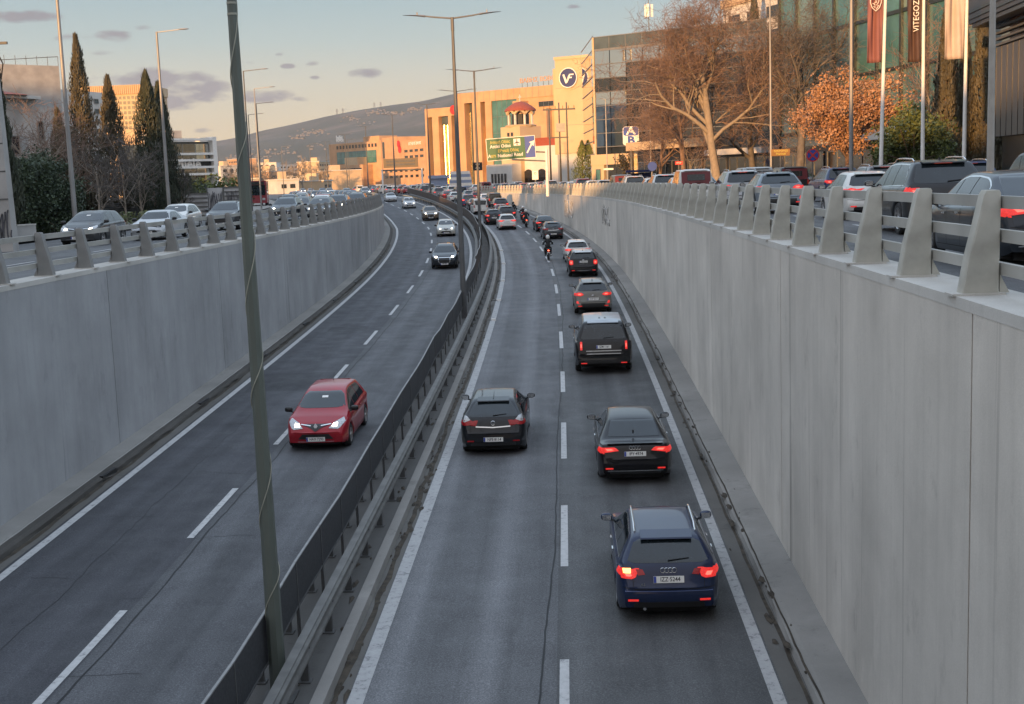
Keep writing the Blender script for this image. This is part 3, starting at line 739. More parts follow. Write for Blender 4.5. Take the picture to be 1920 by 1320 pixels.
def wheel(r, style, parent, x, y):
    key = (r, style)
    if key not in _wheel:
        w = .2
        t = MB().lathe([(r * .64, -w / 2), (r * .9, -w / 2 - .004), (r * .985, -w / 2 + .03), (r, -w / 2 + .05), (r, w / 2 - .05), (r * .985, w / 2 - .03), (r * .9, w / 2 + .004), (r * .64, w / 2)], 26, axis=0)
        m = MB(); m.lathe([(r * .66, w / 2 - .002), (r * .66, w / 2 + .004), (r * .6, w / 2 - .01), (r * .6, w / 2 - .07)], 26, axis=0); m.lathe([(r * .16, w / 2 - .03), (r * .13, w / 2 - .005), (.001, w / 2 - .003)], 12, axis=0)
        k = {'five': 5, 'ten': 10, 'six': 6}[style]
        for i in range(k):
            a = 6.2832 * i / k; c, s_ = math.cos(a), math.sin(a); hw = .032 if k < 8 else .017; X = w / 2
            q = [(X - .022, r * .1 * c - hw * s_, r * .1 * s_ + hw * c), (X - .022, r * .1 * c + hw * s_, r * .1 * s_ - hw * c), (X - .012, r * .63 * c + hw * .8 * s_, r * .63 * s_ - hw * .8 * c), (X - .012, r * .63 * c - hw * .8 * s_, r * .63 * s_ + hw * .8 * c)]
            q2 = [(p[0] - .03, p[1], p[2]) for p in q]; m.add(q + q2, [(0, 1, 2, 3), (4, 7, 6, 5), (0, 4, 5, 1), (1, 5, 6, 2), (2, 6, 7, 3), (3, 7, 4, 0)])
        dk = MB().lathe([(r * .62, w / 2 - .06), (.001, w / 2 - .06)], 20, axis=0); dk.lathe([(r * .62, -w / 2 + .02), (.001, -w / 2 + .02)], 20, axis=0)
        _wheel[key] = (t.build('tyre', M['rubber'], None, True, 40), m.build('rim', M['alloy'], None, True, 30), dk.build('brake_disc', M['under'], None))
        first = True
    wt = bpy.data.objects.new('wheel', None); COL.objects.link(wt); wt.empty_display_size = .1; wt.parent = parent; wt.location = (x, y, r)
    if x < 0: wt.rotation_euler = (0, 0, math.pi)
    for o in _wheel[key]:
        if o.parent is None: q = o
        else: q = o.copy(); COL.objects.link(q)
        q.parent = wt; q.location = (0, 0, 0)
    return wt
def plate(parent, y, z, text, rear=True, w=.52, tilt=0):
    h = .115; sy = -1 if rear else 1; mb = MB().box((0, 0, 0), (w, .012, h))
    p = mb.build('licence_plate', M['plate'], parent); p.location = (0, y, z); p.rotation_euler = (tilt, 0, 0 if rear else math.pi)
    b = MB().box((-w / 2 + .025, -.008, 0), (.045, .006, h - .008)).build('plate_band', M['plate_blue'], p)
    if text: text_mesh('plate_characters', text, .105, M['ink'], p, Matrix.Translation((.025, -.0075, 0)) @ Matrix.Rotation(math.pi / 2, 4, 'X'), .002, bold=.0012, sx=.86)
    return p
def torus(mb, c, R, r, ax='y', n=18, m=5, sy=1):
    pts = []
    vs = []; fs = []
    for i in range(n):
        a = 6.2832 * i / n
        for j in range(m):
            b = 6.2832 * j / m; q = R + r * math.cos(b); vs.append((c[0] + q * math.cos(a), c[1] + r * math.sin(b), c[2] + sy * q * math.sin(a)))
    for i in range(n):
        for j in range(m): fs.append((i * m + j, i * m + (j + 1) % m, ((i + 1) % n) * m + (j + 1) % m, ((i + 1) % n) * m + j))
    return mb.add(vs, fs)
def ellipsoid(mb, c, d, n=12, m=7, mi=0, power=1.0):
    vs = []; fs = []
    for i in range(m + 1):
        th = math.pi * i / m
        for k in range(n):
            ph = 6.2832 * k / n; f = lambda q: math.copysign(abs(q) ** power, q)
            vs.append((c[0] + d[0] * f(math.sin(th)) * f(math.cos(ph)), c[1] + d[1] * f(math.sin(th)) * f(math.sin(ph)), c[2] + d[2] * f(math.cos(th))))
    for i in range(m):
        for k in range(n): fs.append((i * n + k, (i + 1) * n + k, (i + 1) * n + (k + 1) % n, i * n + (k + 1) % n))
    return mb.add(vs, fs, mi)

def hatch_top(L, H, rz=.98, steep=.42, hood=.93, cowl=1.12, wst=.78, nose=.66):
    """centre-line profile of a hatchback, from the rear bumper to the nose"""
    wb = L - cowl; wt = wb - wst
    return [(0, .6), (.03, .72), (.07, .84), (.13, rz - .02), (.18, rz + .05), (.18 + steep, H - .07), (.18 + steep + .14, H - .03), (L * .36, H), (L * .46, H), (wt - .1, H - .035), (wt + .08, H - .09), (wb - .04, hood + .06), (wb + .1, hood), (L - .55, hood - .07), (L - .22, nose + .07), (L - .07, nose - .04), (L, nose - .16)]
SPECS = {
 'small': dict(L=3.98, W=1.74, H=1.46, r=.31, sill=.2, ro=.68, wb=2.55, roofw=.56, fc=.1, ft=.15, top=hatch_top(3.98, 1.47, .99, .36, .97, .9, .88, .7), belt=[(0, .98), (1, .97), (3, .9), (3.98, .8)]),
 'a3': dict(L=4.28, W=1.77, H=1.43, r=.315, sill=.18, ro=.8, wb=2.58, roofw=.57, top=hatch_top(4.28, 1.43, .99, .38, .93, 1.12, .8), belt=[(0, .97), (1, .95), (3.2, .88), (4.28, .78)]),
 'astra': dict(L=4.25, W=1.76, H=1.45, r=.315, sill=.18, ro=.75, wb=2.61, roofw=.55, top=hatch_top(4.25, 1.45, 1.0, .5, .95, 1.05, .85), belt=[(0, .98), (1, .97), (3.2, .9), (4.25, .8)], rc=.1),
 'cross': dict(L=4.25, W=1.81, H=1.55, r=.345, sill=.25, ro=.72, wb=2.6, roofw=.57, top=hatch_top(4.25, 1.55, 1.08, .42, 1.03, 1.05, .8, .78), belt=[(0, 1.06), (1, 1.05), (3.2, .99), (4.25, .9)], bul=.07),
 'suv': dict(L=4.55, W=1.88, H=1.68, r=.37, sill=.27, ro=.85, wb=2.7, roofw=.62, top=hatch_top(4.55, 1.68, 1.12, .34, 1.1, 1.15, .75, .88), belt=[(0, 1.1), (1, 1.1), (3.4, 1.06), (4.55, .98)]),
 'big_suv': dict(L=5.0, W=2.04, H=1.87, r=.4, sill=.3, ro=.95, wb=3.0, roofw=.7, top=[(0, .66), (.02, .8), (.05, .95), (.09, 1.1), (.14, 1.2), (.42, 1.76), (.52, 1.82), (.75, 1.86), (1.8, 1.87), (2.7, 1.86), (2.95, 1.82), (3.15, 1.74), (3.75, 1.22), (3.9, 1.18), (4.5, 1.12), (4.85, 1.02), (4.96, .9), (5.0, .7)], belt=[(0, 1.18), (1.5, 1.18), (3.8, 1.12), (5, 1.0)], rt=.1, rc=.05),
 'mini': dict(L=4.3, W=1.82, H=1.56, r=.335, sill=.24, ro=.75, wb=2.67, roofw=.63, top=hatch_top(4.3, 1.56, 1.1, .24, 1.05, 1.12, .62, .84), belt=[(0, 1.06), (1, 1.06), (3.2, 1.03), (4.3, .95)], rt=.12),
 'sedan': dict(L=4.46, W=1.8, H=1.42, r=.325, sill=.18, ro=.92, wb=2.64, roofw=.565, top=[(0, .6), (.03, .76), (.06, .9), (.1, .985), (.16, 1.0), (.45, .985), (.62, 1.0), (1.28, 1.35), (1.45, 1.39), (1.9, 1.42), (2.4, 1.42), (2.66, 1.38), (2.82, 1.33), (3.42, .98), (3.55, .93), (3.95, .87), (4.25, .72), (4.4, .62), (4.46, .5)], belt=[(0, .93), (1, .93), (3.2, .88), (4.46, .76)]),
 'coupe': dict(L=4.2, W=1.74, H=1.34, r=.31, sill=.17, ro=.78, wb=2.5, roofw=.54, top=[(0, .6), (.04, .78), (.1, .9), (.3, .95), (.55, 1.02), (1.2, 1.27), (1.45, 1.32), (1.9, 1.34), (2.2, 1.33), (2.4, 1.28), (3.0, .93), (3.15, .88), (3.6, .78), (3.95, .66), (4.12, .58), (4.2, .46)], belt=[(0, .88), (1, .9), (3, .83), (4.2, .68)]),
 'van': dict(L=4.4, W=1.82, H=1.84, r=.32, sill=.22, ro=.72, wb=2.75, roofw=.72, top=[(0, .62), (.02, .8), (.05, 1.1), (.1, 1.4), (.16, 1.72), (.24, 1.79), (.4, 1.83), (2.4, 1.84), (2.75, 1.8), (2.95, 1.72), (3.6, 1.2), (3.75, 1.12), (4.1, .98), (4.3, .82), (4.4, .6)], belt=[(0, 1.1), (1, 1.1), (3.4, 1.02), (4.4, .88)], rt=.06, rc=.03),
}
_protos = {}
def make_car(kind, label, cat='car', colour=(.02, .02, .022), tail='wedge', tail_on=0, head_on=0, rear_text=None, front_text=None, chrome=False, rails=False, badge=None, wheels='five', grille='slot', third=0, antenna='rod', exhaust=False, roof=None, lite=False, extras=None, black_trim=False):
    S = SPECS[kind]; C = Car(S); L, W, H = S['L'], S['W'], S['H']; Wh = W / 2
    th = thing('parked_car' if 0 else 'car', (0, 0, 0), label, cat)
    body = C.mb.build('body', M['paint'], th, smooth=True, angle=50); body.color = (*colour, 1)
    # everything is modelled with y=0 at the rear bumper, then moved so that the thing's origin is mid-wheelbase
    top, belt = C.top, C.belt; tz = lambda y: top(y)
    ub = MB(); ub.box((0, L / 2, (S['sill'] + .62) / 2), (W - .46, L - .3, .62 - S['sill'] + .06))
    for a in C.axles: ub.box((0, a, .35), (W - .2, .1, .1))
    # floor pan and inner sills close the shell between the wheels
    for y0, y1 in ((.2, C.axles[0] - S['r'] - .06), (C.axles[0] + S['r'] + .06, C.axles[1] - S['r'] - .06), (C.axles[1] + S['r'] + .06, L - .25)):
        if y1 > y0: ub.box((0, (y0 + y1) / 2, S['sill'] + .1), (W - .14, y1 - y0, .2))
    ub.build('underbody', M['under'], th)
    rb = [p for p in S['top'] if p[1] > S['belt'][0][1]]
    # glazing
    zb = belt(.3) + .045; zt = H - .115; rw = S['roofw']; bw = .9 * (Wh * .93)
    if kind == 'van': zb, zt, bw = 1.14, 1.62, .72
    if kind == 'big_suv': zb = 1.24
    if kind in ('sedan', 'coupe'): zb = top(.62 if kind == 'sedan' else .55) + .03
    k = .985 if kind != 'astra' else .93
    rwp = [(-bw * .93, zb + .03), (-bw * .8, zb), (bw * .8, zb), (bw * .93, zb + .03), (rw * k, zt - .01), (rw * .85, zt + .01), (-rw * .85, zt + .01), (-rw * k, zt - .01)]
    if kind in ('sedan', 'coupe'): rwp = [(-rw * 1.1, zb), (rw * 1.1, zb), (rw * .92, zt + .02), (-rw * .92, zt + .02)]
    glass_rear = C.patch('rear_window', 'rear', rwp, M['glass'], th, .005, 12, 8)
    wy = [p[0] for p in S['top'] if p[1] < H - .03 and p[0] > L * .5][0]
    wzb = [p for p in S['top'] if p[0] > L * .6 and p[1] < belt(L * .75) + .16][0][1] + .02
    C.patch('windshield', 'front', [(-bw * .93, wzb + .015), (-bw * .6, wzb - .012), (bw * .6, wzb - .012), (bw * .93, wzb + .015), (rw * .95, H - .085), (-rw * .95, H - .085)], M['glass'], th, .005, 12, 8)
    yA = [p[0] for p in S['top'] if p[0] > L * .5 and p[1] < belt(L * .7) + .2][0] - .08
    yR = {'sedan': 1.02, 'coupe': 1.25, 'van': .35, 'big_suv': .5}.get(kind, .62 if kind in ('small', 'a3', 'astra') else .55)
    zlo = lambda y: belt(y) + .025
    def zhi(y): return max(zlo(y) + .004, min(top(y) - .095, zlo(yR) + .02 + (y - yR) * {'mini': 9, 'van': 6}.get(kind, 2.0)))
    cuts = [yR, yR + (yA - yR) * .36, yR + (yA - yR) * .66, yA] if kind != 'coupe' else [yR, yR + .55, yA]
    for side in ('left', 'right'):
        for i, (a, b) in enumerate(zip(cuts[:-1], cuts[1:])):
            C.patch('side_window', side, (a + .02, b - .02, lambda y: (zlo(y), zhi(y))), M['glass'], th, .005, 7, 5)
        if chrome:
            C.strip('window_trim', side, [(y, zlo(y) - .012) for y in np.linspace(yR, yA, 16)] + [(y, zhi(y) + .014) for y in np.linspace(yA, yR, 22)] + [(yR, zlo(yR) - .012)], .022, M['chrome'], th)
        if not lite:
            sm = MB(); sl = S['sill'] + .1
            for a in cuts[1:-1] + [yA + .05]: C.strip('', side, dense([(a + .02, zlo(a)), (a + .03, .6), (a + .0, sl)], 8), .01, None, None, mbx=sm)
            C.strip('', side, dense([(cuts[0] + .15, zlo(cuts[0])), (C.axles[0] + S['r'] + .07, .72), (C.axles[0] + S['r'] + .12, sl)], 8), .01, None, None, mbx=sm)
            C.strip('', side, dense([(C.axles[0] + S['r'] + .12, sl), (C.axles[1] - S['r'] - .14, sl)], 10), .01, None, None, mbx=sm)
            sm.build('door_gap', M['under'], th)
            for a in cuts[1:-1]:
                hm = MB(); x = C.hit(side, a + .14, belt(a) - .12, .018); hm.box(x, (.022, .17, .024)); hm.build('door_handle', M['chrome'] if chrome else M['paint'], th).color = (*colour, 1)
            if black_trim:
                for a in C.axles:
                    C.strip('arch_trim', side, [(a + (S['r'] + .095) * math.cos(q), S['r'] + (S['r'] + .095) * math.sin(q)) for q in np.linspace(.05, 3.09, 22)], .07, M['black'], th, .006)
    # mirrors
    for sg in (-1, 1):
        q = MB(); y = yA - .02; z = belt(y) + .1; x = sg * (Wh * .93 + .13)
        ellipsoid(q, (x, y, z), (.115, .07, .075), 12, 8, 0, .75); o = q.build('mirror', M['black'] if lite or not chrome else M['paint'], th, True); o.color = (*colour, 1)
        MB().tube([(sg * Wh * .88, y + .03, z - .09), (x, y, z - .04)], .022, 6).build('mirror_arm', M['black'], o)
        if not lite: MB().box((x, y - .068, z), (.17, .012, .1)).build('mirror_glass', M['chrome'], o)
    # lights
    TL = M['brake_on'] if tail_on > 1 else M['tail_on'] if tail_on else M['tail_off']; zc = belt(.2)
    shapes = {
        'wedge': [[(.46, zc - .13), (.78, zc - .16), (.8, zc - .02), (.62, zc - .02), (.47, zc - .07)]],
        'wide': [[(.56, zc - .17), (.62, zc - .2), (.8, zc - .19), (.83, zc - .05), (.57, zc - .045)]],
        'tall': [[(.66, zc - .28), (.8, zc - .26), (.79, zc + .06), (.7, zc + .04)]],
        'bar': [[(.655, zc - .3), (.72, zc - .3), (.72, zc - .02), (.655, zc - .02)]],
        'round': [[(.6, zc - .27), (.66, zc - .31), (.76, zc - .31), (.82, zc - .27), (.82, zc - .07), (.76, zc - .03), (.66, zc - .03), (.6, zc - .07)]],
        'almond': [[(.42, zc - .12), (.56, zc - .18), (.76, zc - .16), (.8, zc - .06), (.66, zc - .01), (.5, zc - .04)]],
        'slim': [[(.38, zc - .1), (.78, zc - .15), (.8, zc - .03), (.46, zc - .02)]],
    }[tail]
    sc = W / 1.77
    for sg in (1, -1):
        for pl in shapes:
            pl = [(x * sc, z) for x, z in pl]; pl = pl if sg > 0 else mirror(pl)
            t = C.patch('taillight', 'rear', pl, TL, th, .014, 8, 6)
            cx_ = sum(p[0] for p in pl) / len(pl); cz_ = sum(p[1] for p in pl) / len(pl)
            inner = [(cx_ + (x - cx_) * .45, cz_ + (z - cz_) * .42) for x, z in pl]
            if not lite: C.patch('lamp_core', 'rear', inner, M['brake_on'] if tail_on > 1 else M['tail_core'] if tail_on else M['tail_off'], t, .018, 4, 3)
        if tail not in ('bar', 'round'): C.patch('taillight', 'right' if sg > 0 else 'left', [(.07, zc - .17), (.34, zc - .12), (.3, zc - .03), (.08, zc - .03)], TL, th, .008, 5, 4)
        C.patch('reflector', 'rear', [((.52) * sg * sc, .4), (.7 * sg * sc, .4), (.7 * sg * sc, .435), (.52 * sg * sc, .435)], M['tail_on'] if tail_on else M['tail_off'], th, .01, 3, 1)
        hz = belt(L - .3) - .02; hy = {'van': .0}.get(kind, 0)
        hp = [(.42 * sg * sc, hz - .14), (.66 * sg * sc, hz - .15), (.76 * sg * sc, hz - .02), (.72 * sg * sc, hz + .03), (.5 * sg * sc, hz - .06)]
        if kind == 'small': hp = [(.36 * sg, hz - .17), (.64 * sg, hz - .2), (.79 * sg, hz - .03), (.75 * sg, hz + .06), (.48 * sg, hz - .05)]
        hl = C.patch('headlight', 'front', hp, M['clear_lens'], th, .012, 7, 5)
        C.patch('lamp_core', 'front', [(.45 * sg * sc, hz - .135), (.6 * sg * sc, hz - .14), (.6 * sg * sc, hz - .055), (.46 * sg * sc, hz - .07)], M['head_on'] if head_on > 1 else M['head_low'] if head_on else M['clear_lens'], hl, .022, 4, 4)
    if third or kind in ('a3',):
        y3 = [p[0] for p in S['top'] if p[1] > H - .08][0]; C.patch('brake_light', 'rear', [(-.2, H - .085), (.2, H - .085), (.2, H - .055), (-.2, H - .055)], M['brake_on'] if third else M['tail_off'], th, .012, 4, 1)
    # front
    if grille == 'slot': C.patch('grille', 'front', [(-.5 * sc, .36), (.5 * sc, .36), (.42 * sc, .5), (-.42 * sc, .5)], M['black'], th, .008, 8, 3)
    elif grille == 'frame':
        C.patch('grille', 'front', [(-.36, .5), (-.3, .42), (.3, .42), (.36, .5), (.4, .76), (-.4, .76)], M['black'], th, .008, 8, 4)
        C.strip('grille_frame', 'front', dense([(-.4, .77), (-.37, .5), (-.3, .41), (.3, .41), (.37, .5), (.4, .77), (-.4, .77)], 6), .035, M['chrome'], th, .016)
    elif grille == 'bars':
        C.patch('grille', 'front', [(-.33, .62), (.33, .62), (.36, .76), (-.36, .76)], M['black'], th, .008, 8, 3); C.patch('grille', 'front', [(-.5 * sc, .3), (.5 * sc, .3), (.45 * sc, .45), (-.45 * sc, .45)], M['black'], th, .008, 8, 3)
    # bumper details
    C.patch('bumper_trim', 'rear', [(-.74 * sc, S['sill'] + .1), (.74 * sc, S['sill'] + .1), (.7 * sc, S['sill'] + (.2 if not black_trim else .3)), (-.7 * sc, S['sill'] + (.2 if not black_trim else .3))], M['black'], th, .006, 8, 2)
    if not lite:
        sm = MB(); C.strip('', 'rear', dense([(-.78 * sc, .63), (-.5 * sc, .6), (.5 * sc, .6), (.78 * sc, .63)], 6), .01, None, None, mbx=sm)
        if kind not in ('sedan', 'coupe'):
            C.strip('', 'rear', dense([(-.6 * sc, .61), (-.62 * sc, zc)], 6), .008, None, None, mbx=sm); C.strip('', 'rear', dense([(.6 * sc, .61), (.62 * sc, zc)], 6), .008, None, None, mbx=sm)
        sm.build('tailgate_gap', M['under'], th)
    rp = C.hit('rear', 0, .48 if kind == 'astra' else .74, 0); pz = .46 if kind == 'astra' else {'big_suv': .98, 'mini': .93, 'cross': .74, 'suv': .82, 'van': .7}.get(kind, .76)
    rp = C.hit('rear', 0, pz, 0); rp2 = C.hit('rear', 0, pz + .06, 0)
    plate(th, rp.y - .016, pz, rear_text, True, tilt=-math.atan2(max(0, rp2.y - rp.y), .06) * .8)
    fp = C.hit('front', 0, .36, 0); plate(th, fp.y + .014, .36, front_text, False)
    if kind not in ('sedan', 'coupe'):
        sp = MB(); y0 = [p[0] for p in S['top'] if p[1] > H - .075][0]; sp.prism([(y0 - .12, H - .085), (y0 + .2, H - .03), (y0 + .22, H - .012), (y0 - .1, H - .062)], 0, -rw * .78, rw * .78)
        o = sp.build('spoiler', M['paint'], th); o.color = (*(roof or colour), 1)
        if not lite:
            z = zb + .03; w1 = C.hit('rear', 0.0, z, .02); w2 = C.hit('rear', .36, z + .03, .02); MB().tube([w1, w2], [.014, .008], 5).build('wiper', M['black'], th)
    if antenna == 'rod': MB().tube([(0, 1.0, tz(1.0) - .01), (0, .78, tz(1.0) + .2)], [.008, .004], 5).build('antenna', M['black'], th)
    elif antenna: MB().prism([(.8, tz(.8) - .02), (.98, tz(.95) - .01), (.8, tz(.8) + .07)], 0, -.018, .018).build('antenna', M['black'], th)
    if rails:
        for sg in (-1, 1):
            pts = [(sg * rw * .93, y, top(y) - .01 + (.055 if .9 < y < L * .5 else 0)) for y in np.linspace(.75, L * .56, 12)]
            MB().tube(pts, .018, 6).build('roof_rail', M['chrome'] if rails == 1 else M['black'], th)
    if roof:
        C.patch('roof_panel', 'top', (-rw * .93, rw * .93, lambda a: (.62, wy - .05)), M['paint'], th, .005, 8, 12).color = (*roof, 1)
    if badge:
        q = C.hit('rear' if badge[0] != 'F' else 'front', 0, badge[2], 0); sy = -1 if badge[0] != 'F' else 1; y = q.y + sy * .02; bm = MB()
        if badge[1] == 'rings':
            for i in range(4): torus(bm, (-.097 + .065 * i, y, badge[2]), .042, .0065)
        elif badge[1] == 'ring':
            torus(bm, (0, y, badge[2]), .055, .01); bm.box((0, y, badge[2]), (.1, .01, .014))
        elif badge[1] == 'diamond':
            y += .035; bm.prism([(-.055, badge[2]), (0, badge[2] - .09), (.055, badge[2]), (0, badge[2] + .09)], 1, y - .01, y + .01)
        elif badge[1] == 'oval': ellipsoid(bm, (0, y, badge[2]), (.07, .012, .035))
        bm.build('badge', M['badge'] if badge[1] == 'diamond' else M['chrome'], th)
    if exhaust: MB().tube([(-.42, .0, .25), (-.42, .3, .27)], .03, 8).build('exhaust', M['chrome'], th)
    for a in C.axles:
        for sg in (-1, 1): wheel(S['r'], wheels, th, sg * (Wh - .115), a)
    if extras: extras(C, th, S)
    mid = S['ro'] + S['wb'] / 2
    for o in th.children:
        o.location.y -= mid
    th['_rear'] = mid; th['_front'] = L - mid
    return th
def place(o, p, ang, pitch=0):
    o.location = p; o.rotation_euler = (pitch, 0, ang); return o
def put(o, t, off, zf=zr, facing=1, ref='rear', dz=.0, e=None, yaw=0):
    """stand a car on its road with its rear (or front, when it comes towards us) at distance t"""
    d = o['_rear'] if facing > 0 else o['_front']; tc = t + d
    p = P(tc, off - (e(tc) if e else 0)); p.z = zf(p.y) + dz
    sl = math.atan2(zf(p.y + 1) - zf(p.y - 1), 2) * facing
    return place(o, p, heading(tc) + (math.pi if facing < 0 else 0) + yaw, sl)
zD_R = lambda y: ztr(y) - .145
zD_L = lambda y: ztl(y) - .145
def tint(o, c, roofc=None):
    for ch in o.children:
        if ch.name.split('.')[0] in ('body', 'spoiler', 'mirror', 'door_handle', 'roof_panel'): ch.color = (*c, 1)
    return o
def swap(o, names, mat):
    """a copy's lamps lit or unlit without touching its source"""
    def rec(x):
        for ch in x.children:
            if ch.name.split('.')[0] in names and ch.type == 'MESH':
                ch.data = _swapd.setdefault((ch.data.name, mat.name), None) or _newd(ch.data, mat)
            rec(ch)
    rec(o)
_swapd = {}
def _newd(d, mat):
    n = d.copy(); n.materials.clear(); n.materials.append(mat); _swapd[(d.name, mat.name)] = n; return n

# ---- the eight nearest cars of the sunken right-hand carriageway
NAVY, BLACK, WHITE, SILVER, GREY, RED, DGREY, BEIGE = (.012, .022, .06), (.006, .006, .008), (.62, .62, .6), (.36, .37, .38), (.16, .16, .155), (.3, .012, .022), (.045, .047, .05), (.2, .165, .12)
G_R = 'cars driving away in the right lanes of the sunken road'
def a3_x(C, th, S):
    for sg in (-1, 1): C.patch('taillight', 'rear', [(.4 * sg, .835), (.55 * sg, .82), (.555 * sg, .92), (.44 * sg, .915)], M['tail_off'], th, .013, 4, 4)
    C.patch('indicator', 'rear', [(-.76, .86), (-.64, .86), (-.64, .93), (-.76, .93)], M['amber'], th, .03, 3, 3)
    C.strip('chrome_strip', 'rear', dense([(-.74, .57), (.74, .57)], 12), .012, M['paint'], th, .012).color = (.1, .14, .3, 1)
    text_mesh('model_lettering', 'A3', .07, M['chrome'], th, Matrix.Translation((-.44, C.hit('rear', -.44, .68, 0).y - .012, .68)) @ Matrix.Rotation(math.pi / 2, 4, 'X'))
c = make_car('a3', 'dark blue hatchback with lit tail lights, nearest car in the right lane', colour=NAVY, tail='wide', tail_on=1, rear_text='IZZ·5244', chrome=True, badge=('R', 'rings', .905), rails=1, antenna=None, exhaust=True, extras=a3_x); c['group'] = G_R
put(c, 20.9, 1.8)
def sed_x(C, th, S):
    C.strip('chrome_strip', 'rear', dense([(-.66, .36), (.66, .36)], 12), .02, M['chrome'], th, .012)
    sp = MB(); sp.prism([(.06, .985), (.2, 1.0), (.2, 1.012), (.05, 1.012)], 0, -.66, .66); sp.build('spoiler', M['paint'], th).color = (*BLACK, 1)
c = make_car('sedan', 'black saloon with blue-grey roof reflections and a lit wide tail, right lane', colour=BLACK, tail='slim', tail_on=1, rear_text='IPY·4974', chrome=True, badge=('R', 'rings', .9), antenna='fin', wheels='ten', extras=sed_x); c['group'] = G_R
SEDAN = c; put(c, 29.7, 1.72)
def ast_x(C, th, S):
    for sg in (-1, 1): C.patch('lamp_top', 'rear', [(.6 * sg, .96), (.76 * sg, .9), (.8 * sg, .92), (.77 * sg, 1.06), (.68 * sg, 1.04)], M['clear_lens'], th, .016, 5, 5)
    C.strip('chrome_strip', 'rear', dense([(-.46, .79), (0, .765), (.46, .79)], 12), .03, M['chrome'], th, .02)
    MB().tube([(0, .72, 1.42), (0, 1.25, 1.5)], [.01, .006], 5).build('antenna', M['black'], th)
c = make_car('astra', 'black hatchback with chrome tailgate bar in the left lane beside the median', colour=(.012, .014, .018), tail='wedge', rear_text='NPE·8114', badge=('R', 'ring', .88), antenna=None, extras=ast_x); c['group'] = G_R
ASTRA = c; put(c, 32.9, -1.86)
def rr_x(C, th, S):
    C.strip('chrome_strip', 'rear', dense([(-.62, .84), (.62, .84)], 10), .03, M['alloy'], th, .012); C.strip('chrome_strip', 'rear', dense([(-.6, .74), (.6, .74)], 10), .02, M['alloy'], th, .012)
    for x in (-.1, .1): C.patch('roof_vent', 'top', [(x - .035, 1.0), (x + .035, 1.0), (x + .035, 1.3), (x - .035, 1.3)], M['glass'], th, .012, 3, 3)
    text_mesh('tailgate_lettering', 'R ROVER', .05, M['galv_dark'], th, Matrix.Translation((.35, C.hit('rear', .3, 1.12, 0).y - .012, 1.12)) @ Matrix.Rotation(math.pi / 2, 4, 'X'))
c = make_car('big_suv', 'tall black four-wheel-drive with sky reflection painted on its roof and upright red lamps', colour=BLACK, tail='bar', tail_on=1, rear_text='IZM·1161', antenna=None, wheels='ten', roof=(.3, .33, .37), extras=rr_x, chrome=True); c['group'] = G_R  # pale roof colour stands in for the reflected sky
BIG = c; put(c, 44.3, 1.48)
def pu_x(C, th, S):
    for sg in (-1, 1): C.patch('fog_lamp', 'rear', [(.66 * sg, .52), (.78 * sg, .55), (.78 * sg, .66), (.7 * sg, .64)], M['tail_on'], th, .014, 3, 3)
c = make_car('cross', 'grey-beige crossover with almond tail lights in the right lane', colour=(.17, .165, .15), tail='almond', tail_on=1, rear_text='XNP·5017', antenna='fin', rails=2, black_trim=True, badge=('R', 'oval', .9), extras=pu_x); c['group'] = G_R
CROSS = c; put(c, 60.0, 1.62)
def mi_x(C, th, S):
    C.patch('skid_plate', 'rear', [(-.42, .33), (.42, .33), (.46, .42), (-.46, .42)], M['alloy'], th, .012, 4, 2)
    text_mesh('tailgate_lettering', 'COUNTRYMAN', .07, M['chrome'], th, Matrix.Translation((0, C.hit('rear', 0, .8, 0).y - .012, .79)) @ Matrix.Rotation(math.pi / 2, 4, 'X'))
c = make_car('mini', 'black boxy compact with round red tail lamps and silver roof, right lane', colour=BLACK, tail='round', tail_on=1, rear_text='ZHX·2210', antenna='fin', rails=1, roof=(.42, .43, .44), black_trim=True, badge=('R', 'oval', 1.02), extras=mi_x); c['group'] = G_R
MINI = c; put(c, 76.8, 1.8)
c = make_car('small', 'pearl white hatchback half hidden behind the black compact with round lamps', colour=WHITE, tail='almond', tail_on=1, rear_text='YBM·3308', antenna='rod', chrome=False); c['group'] = G_R
SMALL = c; put(c, 86, 1.95)
SUV = make_car('suv', 'dark grey sport utility car with brake light lit in the right side queue', colour=(.02, .022, .026), tail='wide', tail_on=1, third=1, rear_text='YZE·6042', antenna='fin', rails=1, chrome=True, wheels='ten')
VAN = make_car('van', 'white van with a dark red back among the right side queue', colour=(.6, .6, .57), tail='tall', tail_on=0, rear_text='IBX·7731', antenna='rod')
def clio_x(C, th, S):
    C.patch('grille', 'front', [(-.16, .66), (0, .56), (.16, .66), (.34, .71), (.34, .74), (-.34, .74), (-.34, .71)], M['black'], th, .013, 10, 3)
    for sg in (-1, 1): C.strip('chrome_strip', 'front', dense([(sg * .14, .7), (sg * .42, .735)], 6), .02, M['chrome'], th, .02)
    C.strip('chrome_strip', 'front', dense([(-.5, .29), (.5, .29)], 8), .014, M['chrome'], th, .012)
    C.patch('windscreen_sticker', 'front', [(-.13, 1.24), (.04, 1.24), (.04, 1.28), (-.13, 1.28)], M['plate'], th, .012, 3, 1)
    MB().box((.0, 1.0, 1.455), (.02, .02, .02)).build('antenna_base', M['black'], th)
CLIO = make_car('small', 'red hatchback with its headlights on coming towards us near the median', colour=RED, tail='wedge', head_on=1, front_text='HAX·7293', chrome=False, badge=('F', 'diamond', .7), extras=clio_x)
FRONT = make_car('cross', 'dark crossover with a framed grille coming towards us on the curve', colour=(.018, .022, .028), tail='wedge', head_on=2, front_text='YPK·3045', chrome=True, grille='frame', antenna=None, rails=2, black_trim=True)
